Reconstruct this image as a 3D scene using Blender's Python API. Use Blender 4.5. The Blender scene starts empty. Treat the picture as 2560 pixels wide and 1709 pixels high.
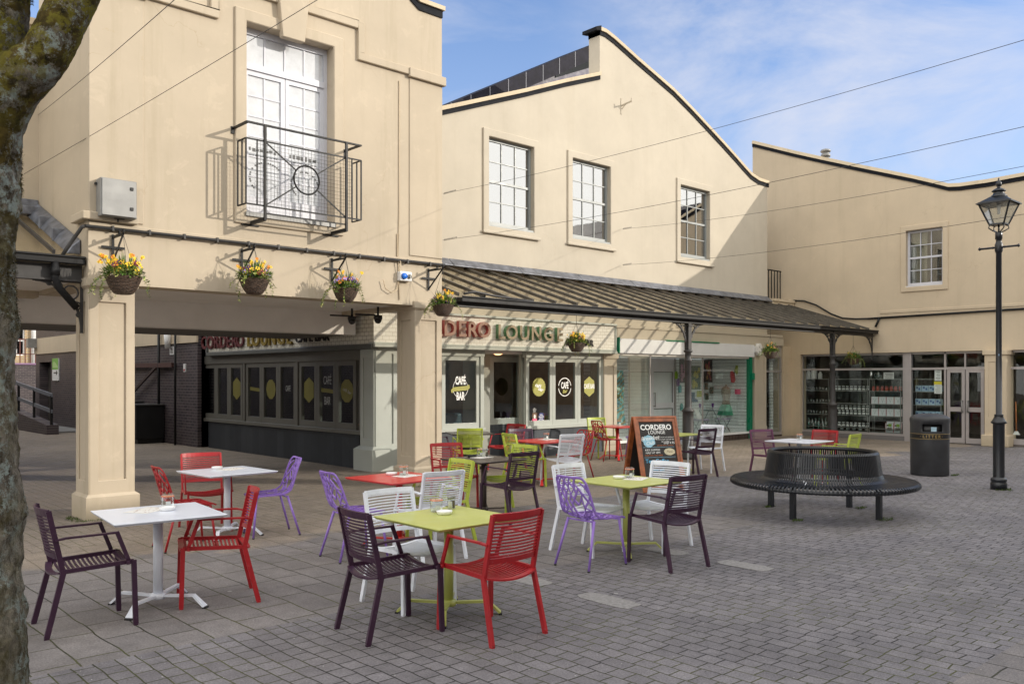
import bpy, math, random
from mathutils import Vector, Matrix
from mathutils.geometry import tessellate_polygon
random.seed(11)
sc = bpy.context.scene
COL = sc.collection
PI = math.pi
# ------------------------------------------------------------------ survey of the square (metres, camera stands over the origin)
F, CX, HV, CH = 2150.0, 1280.0, 945.0, 1.75
TH = math.atan2(2340, 2150)
CT, ST = math.cos(TH), math.sin(TH)
def ray(u): return (F*CT+(u-CX)*ST, F*ST-(u-CX)*CT)
def G(u, v, z=0.0):
    r = ray(u); t = (CH-z)/(v-HV); return (r[0]*t, r[1]*t)
def PY(u, v, Y):
    r = ray(u); t = Y/r[1]; return (r[0]*t, CH+t*(HV-v))
def PX(u, v, X):
    r = ray(u); t = X/r[0]; return (r[1]*t, CH+t*(HV-v))
def XY(u, Y): return PY(u, HV, Y)[0]
def YX(u, X): return PX(u, HV, X)[0]

# ------------------------------------------------------------------ mesh builder
class MB:
    def __init__(s): s.v=[]; s.f=[]; s.sm=[]; s.mi=[]
    def add(s, vs, fs, smooth=False, m=0):
        o=len(s.v); s.v.extend([tuple(p) for p in vs])
        for f in fs: s.f.append(tuple(i+o for i in f)); s.sm.append(smooth); s.mi.append(m)
        return s
    def box(s, x0,x1,y0,y1,z0,z1, m=0):
        v=[(x,y,z) for x in (x0,x1) for y in (y0,y1) for z in (z0,z1)]
        return s.add(v, [(0,1,3,2),(4,6,7,5),(0,4,5,1),(2,3,7,6),(0,2,6,4),(1,5,7,3)], False, m)
    def hexa(s, v, m=0):  # v: 8 verts, bottom loop 4 then top loop 4
        return s.add(v, [(3,2,1,0),(4,5,6,7),(0,1,5,4),(1,2,6,5),(2,3,7,6),(3,0,4,7)], False, m)
    def bar(s, p, q, w, h, up=(0,0,1), m=0, w2=None, h2=None):
        p=Vector(p); q=Vector(q); d=(q-p)
        if d.length<1e-6: return s
        d.normalize(); up=Vector(up)
        a=d.cross(up)
        if a.length<1e-4: a=d.cross(Vector((1,0,0)))
        a.normalize(); b=a.cross(d); b.normalize()
        w2=w if w2 is None else w2; h2=h if h2 is None else h2
        vs=[]
        for c,ww,hh in ((p,w,h),(q,w2,h2)):
            for i,j in ((-1,-1),(1,-1),(1,1),(-1,1)): vs.append(c+a*(i*ww/2)+b*(j*hh/2))
        return s.add(vs, [(0,1,2,3),(7,6,5,4),(0,4,5,1),(1,5,6,2),(2,6,7,3),(3,7,4,0)], False, m)
    def tube(s, pts, r, n=8, closed=False, m=0, cap=True):
        pts=[Vector(p) for p in pts]; N=len(pts)
        rs = r if isinstance(r,(list,tuple)) else [r]*N
        ref=None; rings=[]
        for i in range(N):
            if closed: t=pts[(i+1)%N]-pts[(i-1)%N]
            elif i==0: t=pts[1]-pts[0]
            elif i==N-1: t=pts[-1]-pts[-2]
            else: t=(pts[i+1]-pts[i]).normalized()+(pts[i]-pts[i-1]).normalized()
            if t.length<1e-9: t=Vector((0,0,1))
            t.normalize()
            if ref is None:
                ref=t.cross(Vector((0,0,1)))
                if ref.length<.05: ref=t.cross(Vector((1,0,0)))
            a=ref-t*ref.dot(t)
            if a.length<1e-6: a=t.cross(Vector((0.3,1,.2)))
            a.normalize(); ref=a; b=t.cross(a)
            rings.append([pts[i]+(a*math.cos(2*PI*k/n)+b*math.sin(2*PI*k/n))*rs[i] for k in range(n)])
        vs=[p for R in rings for p in R]; fs=[]
        M=N if closed else N-1
        for i in range(M):
            j=(i+1)%N
            for k in range(n):
                l=(k+1)%n; fs.append((i*n+k,i*n+l,j*n+l,j*n+k))
        s.add(vs,fs,n>4,m)
        if cap and not closed:
            s.add(rings[0],[tuple(range(n-1,-1,-1))],False,m); s.add(rings[-1],[tuple(range(n))],False,m)
        return s
    def lathe(s, prof, n=24, c=(0,0,0), m=0, smooth=True):
        vs=[];fs=[]
        for r,z in prof:
            for k in range(n): a=2*PI*k/n; vs.append((c[0]+r*math.cos(a),c[1]+r*math.sin(a),c[2]+z))
        for i in range(len(prof)-1):
            for k in range(n):
                l=(k+1)%n; fs.append((i*n+k,i*n+l,(i+1)*n+l,(i+1)*n+k))
        s.add(vs,fs,smooth,m)
        if prof[0][0]>1e-4: s.add(vs[:n],[tuple(range(n-1,-1,-1))],False,m)
        if prof[-1][0]>1e-4: s.add(vs[-n:],[tuple(range(n))],False,m)
        return s
    def plate(s, outer, holes, tf, m=0, sides=True):
        """polygon with holes; tf(a,b,k) gives the 3-D point, k=0 front, k=1 back"""
        loops=[[Vector((a,b,0)) for a,b in outer]]+[[Vector((a,b,0)) for a,b in h] for h in holes]
        flat=[p for L in loops for p in L]; n=len(flat)
        tris=tessellate_polygon(loops)
        vs=[tf(p.x,p.y,0) for p in flat]+[tf(p.x,p.y,1) for p in flat]
        fs=[tuple(t) for t in tris]+[tuple(n+i for i in reversed(t)) for t in tris]
        s.add(vs,fs,False,m)
        if sides:
            o=0
            for L in loops:
                k=len(L)
                vs=[tf(p.x,p.y,0) for p in L]+[tf(p.x,p.y,1) for p in L]
                s.add(vs,[(i,(i+1)%k,k+(i+1)%k,k+i) for i in range(k)],False,m)
        return s
    def build(s, name, mats, parent=None, world=False, fix=True, bevel=0, seg=1):
        me=bpy.data.meshes.new(name)
        off=Vector((0,0,0))
        if world and parent is not None:
            p=parent
            while p is not None: off+=p.location; p=p.parent
        me.from_pydata([tuple(Vector(p)-off) for p in s.v],[],s.f)
        for p,sm,mi in zip(me.polygons,s.sm,s.mi): p.use_smooth=sm; p.material_index=mi
        if not isinstance(mats,(list,tuple)): mats=[mats]
        for mt in mats: me.materials.append(mt)
        if fix:
            import bmesh
            bm=bmesh.new(); bm.from_mesh(me)
            bmesh.ops.remove_doubles(bm,verts=bm.verts,dist=1e-5)
            bmesh.ops.recalc_face_normals(bm,faces=bm.faces); bm.to_mesh(me); bm.free()
        me.update()
        o=bpy.data.objects.new(name,me); COL.objects.link(o)
        if parent is not None: o.parent=parent
        if bevel:
            b=o.modifiers.new('edge','BEVEL'); b.width=bevel; b.segments=seg; b.limit_method='ANGLE'; b.angle_limit=math.radians(50)
        return o
def tag(o,label=None,cat=None,group=None,kind=None):
    if label: o['label']=label
    if cat: o['category']=cat
    if group: o['group']=group
    if kind: o['kind']=kind
    return o
def empty(name, loc, rz=0.0, **k):
    o=bpy.data.objects.new(name,None); COL.objects.link(o); o.location=loc; o.rotation_euler=(0,0,rz); o.empty_display_size=.1
    return tag(o,**k)
KIDS={}
def kids(o): return [c for c in bpy.data.objects if c.parent is o]
def copy_tree(root, loc, rz, material=None, material2=None, **k):
    def cp(o,parent):
        c=o.copy(); COL.objects.link(c); c.parent=parent
        if material is not None and o.type=='MESH' and not o.get('keepmat'):
            for i,sl in enumerate(c.material_slots):
                if i==0: sl.link='OBJECT'; sl.material=material
        for ch in KIDS.setdefault(o.name,kids(o)): cp(ch,c)
        return c
    r=cp(root,None)
    r.location=loc; r.rotation_euler=(0,0,rz)
    for key in ('label','category','group','kind'):
        if key in r: del r[key]
    tag(r,k.get('label'),k.get('cat'),k.get('group'),k.get('kind'))
    return r
def ypoly(Y0,Y1):   # tf for walls facing -Y
    return lambda a,b,k: (a, Y1 if k else Y0, b)
def xpoly(X0,X1):   # tf for walls facing -X ; a = Y
    return lambda a,b,k: (X1 if k else X0, a, b)
def rect(a0,a1,b0,b1): return [(a0,b0),(a1,b0),(a1,b1),(a0,b1)]

# ------------------------------------------------------------------ materials
def newmat(name):
    m=bpy.data.materials.new(name); m.use_nodes=True
    nt=m.node_tree; nt.nodes.clear()
    out=nt.nodes.new('ShaderNodeOutputMaterial'); return m,nt,out
class N:
    def __init__(s,nt): s.nt=nt
    def __call__(s,t,**k):
        n=s.nt.nodes.new('ShaderNode'+t)
        for a,b in k.items():
            if a.startswith('i_'):
                key=a[2:]; key=int(key) if key.isdigit() else key.replace('_',' ')
                n.inputs[key].default_value=b
            else: setattr(n,a,b)
        return n
    def l(s,a,b): s.nt.links.new(a,b)
    def mix(s,f,a,b,blend='MIX'):
        n=s('Mix',data_type='RGBA',blend_type=blend)
        for i,x in ((0,f),(6,a),(7,b)):
            if hasattr(x,'links') or hasattr(x,'is_linked'): s.l(x,n.inputs[i])
            elif i==0: n.inputs[0].default_value=x
            else: n.inputs[i].default_value=tuple(x)+((1,) if len(x)==3 else ())
        return n.outputs[2]
    def math(s,op,a,b=None,c=None,clamp=False):
        n=s('Math',operation=op,use_clamp=clamp)
        for i,x in enumerate((a,b,c)):
            if x is None: continue
            if hasattr(x,'is_linked'): s.l(x,n.inputs[i])
            else: n.inputs[i].default_value=x
        return n.outputs[0]
    def ramp(s,f,stops):
        n=s('ValToRGB'); e=n.color_ramp.elements
        while len(e)<len(stops): e.new(0.5)
        for i,(p,c) in enumerate(stops):
            e[i].position=p; e[i].color=tuple(c)+((1,) if len(c)==3 else ()) if not isinstance(c,(int,float)) else (c,c,c,1)
        s.l(f,n.inputs[0]); return n.outputs[0]
    def noise(s,vec,scale,detail=3,rough=.5,out='Fac',dist=0):
        n=s('TexNoise'); n.inputs['Scale'].default_value=scale; n.inputs['Detail'].default_value=detail
        n.inputs['Roughness'].default_value=rough; n.inputs['Distortion'].default_value=dist
        s.l(vec,n.inputs['Vector']); return n.outputs[out]
    def vec(s,kind='Object',scale=(1,1,1),rot=(0,0,0)):
        t=s('TexCoord'); m=s('Mapping'); m.inputs['Scale'].default_value=scale; m.inputs['Rotation'].default_value=rot
        s.l(t.outputs[kind],m.inputs[0]); return m.outputs[0]
    def worldpos(s,scale=(1,1,1),rot=(0,0,0)):
        t=s('NewGeometry'); m=s('Mapping'); m.inputs['Scale'].default_value=scale; m.inputs['Rotation'].default_value=rot
        s.l(t.outputs['Position'],m.inputs[0]); return m.outputs[0]
    def bump(s,h,strength=.3,dist=.01):
        b=s('Bump'); b.inputs['Strength'].default_value=strength; b.inputs['Distance'].default_value=dist; s.l(h,b.inputs['Height']); return b.outputs[0]
def paint(name,col,rough=.45,metal=0.0,var=.08,vs=2.0,bump=0.0,bs=60,spec=.5,coat=0.0,dirt=None):
    m,nt,out=newmat(name); n=N(nt); p=n('BsdfPrincipled')
    v=n.worldpos()
    c=n.mix(n.ramp(n.noise(v,vs,4,.6),[(.3,0),(.7,1)]),[x*(1-var) for x in col],[min(1,x*(1+var)) for x in col])
    if dirt:
        f=n.ramp(n.noise(v,dirt[1],5,.7),[(dirt[2],0),(min(1,dirt[2]+.12),1)])
        c=n.mix(f,c,dirt[0])
    n.l(c,p.inputs['Base Color'])
    r=n.ramp(n.noise(v,vs*4,3,.6),[(.2,max(0,rough-.08)),(.8,min(1,rough+.1))]); n.l(r,p.inputs['Roughness'])
    p.inputs['Metallic'].default_value=metal; p.inputs['Specular IOR Level'].default_value=spec; p.inputs['Coat Weight'].default_value=coat
    if bump: n.l(n.bump(n.noise(v,bs,4,.6),bump,.004),p.inputs['Normal'])
    n.l(p.outputs[0],out.inputs[0]); return m
def render_plaster(name,col,stain=.5,grime=(.30,.25,.16)):
    m,nt,out=newmat(name); n=N(nt); p=n('BsdfPrincipled'); v=n.worldpos()
    big=n.ramp(n.noise(v,.55,6,.66),[(.3,0),(.72,1)])
    c=n.mix(big,[x*.88 for x in col],[min(1,x*1.06) for x in col])
    st=n.worldpos(scale=(2.2,2.2,.18)); f=n.ramp(n.noise(st,1.6,5,.65),[(.52,0),(.78,1)])
    c=n.mix(n.math('MULTIPLY',f,.42*stain),c,grime)
    f2=n.ramp(n.noise(v,3.3,6,.7,dist=.6),[(.58,0),(.66,1)])
    c=n.mix(n.math('MULTIPLY',f2,.22*stain),c,[x*1.25 if x<.75 else .95 for x in col])
    f3=n.ramp(n.noise(v,1.2,7,.75,dist=1.2),[(.66,0),(.70,1)])
    c=n.mix(n.math('MULTIPLY',f3,.34*stain),c,(.42,.32,.19))
    cr=n('TexVoronoi',feature='DISTANCE_TO_EDGE'); cr.inputs['Scale'].default_value=.42
    wv=n('VectorMath',operation='ADD'); nz=n('TexNoise'); nz.inputs['Scale'].default_value=2.5; nz.inputs['Detail'].default_value=6; n.l(v,nz.inputs[0]); n.l(nz.outputs['Color'],wv.inputs[1]); n.l(v,wv.inputs[0]); n.l(wv.outputs[0],cr.inputs['Vector'])
    ck=n.ramp(cr.outputs['Distance'],[(0,1),(.0045,0)]); gate=n.ramp(n.noise(v,.5,2),[(.50,0),(.56,1)])
    c=n.mix(n.math('MULTIPLY',n.math('MULTIPLY',ck,gate),.34*min(1,stain*1.3)),c,(.30,.21,.12))
    # splash grime at the foot of the wall
    z=n('SeparateXYZ'); g=n('NewGeometry'); n.l(g.outputs['Position'],z.inputs[0])
    lo=n.math('SUBTRACT',1.0,n.math('DIVIDE',z.outputs[2],n.math('ADD',.10,n.math('MULTIPLY',n.noise(v,4,3),.35))),clamp=True)
    c=n.mix(n.math('MULTIPLY',lo,.45),c,grime)
    n.l(c,p.inputs['Base Color']); p.inputs['Roughness'].default_value=.8; p.inputs['Specular IOR Level'].default_value=.3
    h=n.math('ADD',n.math('MULTIPLY',n.noise(v,2.5,4,.5),1.2),n.math('MULTIPLY',n.noise(v,70,3,.6),.10))
    n.l(n.bump(h,.35,.012),p.inputs['Normal'])
    n.l(p.outputs[0],out.inputs[0]); return m
def brick(name,axis,c1,c2,mor,bw=.225,bh=.075,ms=.010,rough=.85,bump=.5,spec=.3,offset=.5,freq=2,var=.25):
    m,nt,out=newmat(name); n=N(nt); p=n('BsdfPrincipled')
    g=n('NewGeometry'); s=n('SeparateXYZ'); n.l(g.outputs['Position'],s.inputs[0]); cb=n('CombineXYZ')
    if axis=='y': n.l(s.outputs[0],cb.inputs[0]); n.l(s.outputs[2],cb.inputs[1])      # wall faces y: run along x
    elif axis=='x': n.l(s.outputs[1],cb.inputs[0]); n.l(s.outputs[2],cb.inputs[1])
    else: n.l(s.outputs[1],cb.inputs[0]); n.l(s.outputs[0],cb.inputs[1])
    b=n('TexBrick'); n.l(cb.outputs[0],b.inputs['Vector']); b.offset=offset; b.offset_frequency=freq
    b.inputs['Scale'].default_value=1; b.inputs['Mortar Size'].default_value=ms; b.inputs['Mortar Smooth'].default_value=.25
    b.inputs['Brick Width'].default_value=bw; b.inputs['Row Height'].default_value=bh
    b.inputs['Color1'].default_value=tuple(c1)+(1,); b.inputs['Color2'].default_value=tuple(c2)+(1,); b.inputs['Mortar'].default_value=tuple(mor)+(1,)
    v=n.worldpos(); f=n.ramp(n.noise(v,1.3,5,.7),[(.3,1-var),(.7,1+var*.3)])
    c=n.mix(1.0,b.outputs['Color'],f,'MULTIPLY'); n.l(c,p.inputs['Base Color'])
    p.inputs['Roughness'].default_value=rough; p.inputs['Specular IOR Level'].default_value=spec
    h=n.math('SUBTRACT',n.math('MULTIPLY',n.noise(v,60,3),.2),b.outputs['Fac']); n.l(n.bump(h,bump,.006),p.inputs['Normal'])
    n.l(p.outputs[0],out.inputs[0]); return m
def glass(name,tint=(.8,.85,.85),refl=.12,rough=.01,edge=.6,milky=0.0,milkcol=(.8,.82,.82),trl=.5):
    m,nt,out=newmat(name); n=N(nt)
    tr=n('BsdfTransparent'); tr.inputs[0].default_value=tuple(tint)+(1,)
    gl=n('BsdfGlossy'); gl.inputs['Color'].default_value=(1,1,1,1); gl.inputs['Roughness'].default_value=rough
    lw=n('LayerWeight'); lw.inputs['Blend'].default_value=.25
    f=n.math('ADD',refl,n.math('MULTIPLY',lw.outputs['Fresnel'],edge),clamp=True)
    v=n.worldpos(); nn=n.bump(n.noise(v,1.7,2),.04,.02); n.l(nn,gl.inputs['Normal'])
    a=tr.outputs[0]
    if milky>0:
        df=n('BsdfDiffuse'); df.inputs[0].default_value=tuple(milkcol)+(1,)
        tl=n('BsdfTranslucent'); tl.inputs[0].default_value=tuple(milkcol)+(1,)
        m0=n('MixShader'); m0.inputs[0].default_value=trl; n.l(df.outputs[0],m0.inputs[1]); n.l(tl.outputs[0],m0.inputs[2])
        m1=n('MixShader'); fm=n.ramp(n.noise(v,5,6,.7),[(.3,milky-min(.15,milky)),(.7,min(1,milky+min(.15,milky)))]); n.l(fm,m1.inputs[0]); n.l(a,m1.inputs[1]); n.l(m0.outputs[0],m1.inputs[2]); a=m1.outputs[0]
    mx=n('MixShader'); n.l(f,mx.inputs[0]); n.l(a,mx.inputs[1]); n.l(gl.outputs[0],mx.inputs[2])
    n.l(mx.outputs[0],out.inputs[0]); return m
def emis(name,col,st):
    m,nt,out=newmat(name); n=N(nt); e=n('Emission'); e.inputs[0].default_value=tuple(col)+(1,); e.inputs[1].default_value=st; n.l(e.outputs[0],out.inputs[0]); return m

M={}
M['creamA']=render_plaster('cream_render_old',(.50,.425,.325),1.0)
M['creamB']=render_plaster('cream_render_fresh',(.520,.465,.378),.30)
M['creamC']=render_plaster('cream_render_plain',(.585,.485,.355),.45)
M['white_soffit']=paint('white_soffit',(.84,.82,.80),.7,var=.05)
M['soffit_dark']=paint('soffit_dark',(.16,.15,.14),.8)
M['iron']=paint('black_iron',(.010,.010,.011),.5,var=.3,bump=.15,dirt=((.07,.055,.045),9,.70),spec=.3)
M['iron_gloss']=paint('gloss_black_iron',(.007,.009,.014),.34,var=.3,bump=.08,dirt=((.12,.12,.12),22,.82),coat=.1)
M['iron_grey']=paint('weathered_iron',(.034,.032,.032),.5,var=.35,vs=6,bump=.2)
M['coping_black']=paint('bitumen_black',(.009,.010,.014),.75,bump=.4,bs=20,spec=.2)
M['coping']=render_plaster('coping_cream',(.60,.50,.36),1.1)
M['grey_joinery']=paint('grey_green_joinery',(.43,.455,.42),.42,var=.05)
M['grey_joinery2']=paint('grey_upvc_window',(.27,.29,.29),.4,var=.05)
M['white_wood']=paint('white_timber',(.56,.57,.63),.4,var=.05,dirt=((.32,.31,.30),14,.68))
M['white_pl']=paint('white_plastic',(.78,.78,.78),.4,var=.03)
M['slate']=brick('slate_cladding','y',(.045,.052,.065),(.075,.085,.10),(.13,.13,.13),.30,.60,.003,.45,.15)
M['slate_x']=brick('slate_cladding_side','x',(.035,.038,.045),(.05,.055,.062),(.02,.02,.02),.30,.60,.003,.5,.15)
M['metro']=brick('glazed_tiles','y',(.86,.84,.78),(.80,.78,.71),(.46,.41,.33),.15,.075,.0030,.15,.3,.6,var=.10)
M['metro_x']=brick('glazed_tiles_side','x',(.84,.81,.72),(.76,.73,.62),(.22,.18,.12),.15,.075,.0040,.12,.4,.6,var=.12)
M['brick_dark']=brick('dark_engineering_brick','x',(.035,.026,.035),(.075,.055,.062),(.15,.13,.12),.225,.075,.009,.5,.5,.5)
M['brick_darky']=brick('dark_engineering_brick_end','y',(.035,.026,.035),(.075,.055,.062),(.15,.13,.12),.225,.075,.009,.5,.5,.5)
M['brick_yellow']=brick('yellow_stock_brick','y',(.52,.37,.20),(.40,.27,.14),(.45,.40,.33),.225,.075,.012)
M['brick_brown']=brick('brown_brick','y',(.26,.16,.10),(.19,.12,.075),(.28,.25,.21),.225,.075,.012)
M['brown_tile']=brick('brown_glazed_strip','y',(.045,.028,.024),(.065,.04,.033),(.14,.12,.11),.075,.24,.006,.25,.3,.5,offset=0)
M['lead']=paint('lead_sheet',(.17,.18,.21),.38,metal=.5,var=.45,vs=7,bump=.5,bs=14)
M['roof_slate']=paint('roof_slate',(.014,.013,.022),.7,var=.4,vs=5,spec=.2)
M['roof_board']=paint('purple_boarding',(.030,.022,.065),.5,var=.2)
M['steel_grey']=paint('stainless_cabinet',(.27,.27,.265),.5,metal=.3,var=.18,vs=5,bump=.1,bs=8)
M['green_paint']=paint('green_shop_frame',(.0,.17,.085),.3,var=.08)
M['white_panel']=paint('white_fascia_board',(.74,.76,.80),.35,var=.04,dirt=((.45,.44,.42),5,.70))
M['alu']=paint('aluminium_frame',(.42,.39,.39),.35,metal=.4,var=.06)
M['dark_room']=paint('dark_interior',(.05,.042,.036),.8,var=.4)
M['dark_room2']=paint('brown_interior',(.13,.075,.045),.7,var=.5)
M['wood_floor']=paint('wooden_floor',(.12,.07,.04),.5,var=.3)
M['black_plastic']=paint('black_plastic',(.012,.012,.013),.38,var=.2)
M['bar_grey']=paint('weathered_glazing_bar',(.085,.076,.064),.55,var=.4,vs=5,bump=.2,dirt=((.22,.19,.14),8,.62))
M['bin_plastic']=paint('litter_bin_plastic',(.028,.029,.033),.48,var=.35,vs=4,bump=.12,bs=120,dirt=((.12,.11,.10),16,.74))
M['gold']=paint('gold_line',(.36,.25,.09),.35,metal=.3,var=.05)
M['white_txt']=paint('white_lettering',(.85,.85,.83),.5,var=.02)
M['black_txt']=paint('black_lettering',(.015,.013,.012),.4,var=.02)
M['chalk_board']=paint('chalkboard',(.016,.013,.012),.55,var=.3,vs=8)
M['blue_chalk']=paint('blue_chalk',(.10,.42,.68),.8)
M['blue_splash']=paint('pale_blue_chalk',(.30,.52,.64),.8,var=.15,vs=40)
M['orange_chalk']=paint('orange_chalk',(.50,.14,.045),.8)
M['cream_chalk']=paint('cream_chalk',(.55,.50,.34),.8,var=.2,vs=50)
M['red_wood']=paint('varnished_redwood',(.30,.085,.026),.38,var=.45,vs=9,coat=.3)
M['olive']=paint('olive_sticker',(.36,.34,.065),.5,var=.05)
M['navy']=paint('navy_sticker',(.02,.035,.20),.5)
M['pink']=paint('pink_sticker',(.85,.12,.25),.5)
M['let_red']=paint('letter_side_red',(.42,.10,.09),.5,var=.25,vs=12)
M['let_redf']=paint('letter_face_brown',(.30,.17,.125),.5,var=.12,vs=12)
M['let_green']=paint('letter_side_green',(.11,.24,.12),.5,var=.2,vs=12)
M['let_greenf']=paint('letter_face_tan',(.30,.23,.15),.5,var=.15,vs=12)
M['let_maroon']=paint('letter_maroon',(.10,.010,.012),.5)
M['let_yellow']=paint('letter_yellow',(.24,.165,.015),.5)
M['glass_shop']=glass('shop_glass',(.97,.995,.985),.02,.01,.35)
M['glass_cafe']=glass('cafe_glass',(.88,.92,.92),.07,.01,.5)
M['glass_up']=glass('upper_window_glass',(.25,.28,.30),.46,.015,.35)
M['glass_french']=glass('filmed_window_glass',(.8,.8,.8),.10,.05,.3,milky=.88,milkcol=(.74,.76,.80),trl=.12)
M['glass_roof']=glass('canopy_glass',(.97,.95,.90),.01,.15,.18,milky=.045,milkcol=(.62,.58,.48))
M['glass_lamp']=glass('lantern_glass',(.85,.86,.84),.04,.02,.3,milky=.15,milkcol=(.7,.7,.65))
M['glass_jar']=glass('jar_glass',(.93,.96,.95),.05,.02,.5)
M['glass_green']=glass('green_glassware',(.45,.85,.78),.14,.02,.6)
M['glass_ware']=glass('clear_glassware',(.75,.82,.82),.15,.02,.6)
CC={'purple':(.034,.009,.030),'red':(.34,.008,.013),'white':(.74,.77,.84),'green':(.42,.50,.065),'lilac':(.27,.155,.53),'mauve':(.12,.035,.085),'brown':(.035,.024,.020),'grape':(.05,.02,.05)}
for k,c in CC.items(): M['c_'+k]=paint('powder_coat_'+k,c,.45,var=.12,vs=7,bump=.05,bs=300,coat=.08,dirt=([.75*x+.045 for x in c],28,.60))
M['t_green']=paint('table_lime',(.46,.49,.125),.38,var=.05,coat=.2)
M['t_white']=paint('table_white',(.72,.75,.83),.35,var=.03,coat=.2)
M['t_red']=paint('table_red',(.60,.035,.032),.35,var=.04,coat=.2)
M['t_brown']=paint('table_brown',(.055,.040,.035),.38,var=.1,coat=.2)
M['paper']=paint('printed_paper',(.72,.70,.66),.7,var=.03)
M['rubber_orange']=paint('orange_rubber',(.75,.22,.10),.5)
M['wicker']=None
# ------------------------------------------------------------------ more materials
def wicker():
    m,nt,out=newmat('wicker'); n=N(nt); p=n('BsdfPrincipled'); v=n.vec('Object')
    w=n('TexWave',bands_direction='Z'); w.inputs['Scale'].default_value=20; w.inputs['Distortion'].default_value=5; w.inputs['Detail'].default_value=3; w.inputs['Detail Scale'].default_value=2.5; n.l(v,w.inputs[0])
    c=n.mix(n.math('MULTIPLY',w.outputs['Fac'],n.ramp(n.noise(v,45,3),[(.3,.4),(.7,1)])),(.018,.010,.007),(.20,.12,.075)); n.l(c,p.inputs['Base Color']); p.inputs['Roughness'].default_value=.6
    n.l(n.bump(w.outputs['Fac'],.9,.012),p.inputs['Normal']); n.l(p.outputs[0],out.inputs[0]); return m
M['wicker']=wicker()
def petal(name,c): return paint(name,c,.6,var=.25,vs=60)
M['leaf']=paint('basket_leaf',(.09,.17,.028),.5,var=.45,vs=35)
M['leaf2']=paint('variegated_ivy',(.42,.45,.14),.5,var=.35,vs=50)
M['pet_y']=petal('yellow_petal',(.85,.55,.02)); M['pet_o']=petal('orange_petal',(.75,.24,.01)); M['pet_p']=petal('purple_petal',(.09,.02,.17)); M['pet_l']=petal('lavender_petal',(.42,.28,.75)); M['pet_m']=petal('maroon_petal',(.16,.015,.03))
M['moss']=paint('kerb_moss',(.07,.11,.02),.9,var=.4,vs=30)

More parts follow.
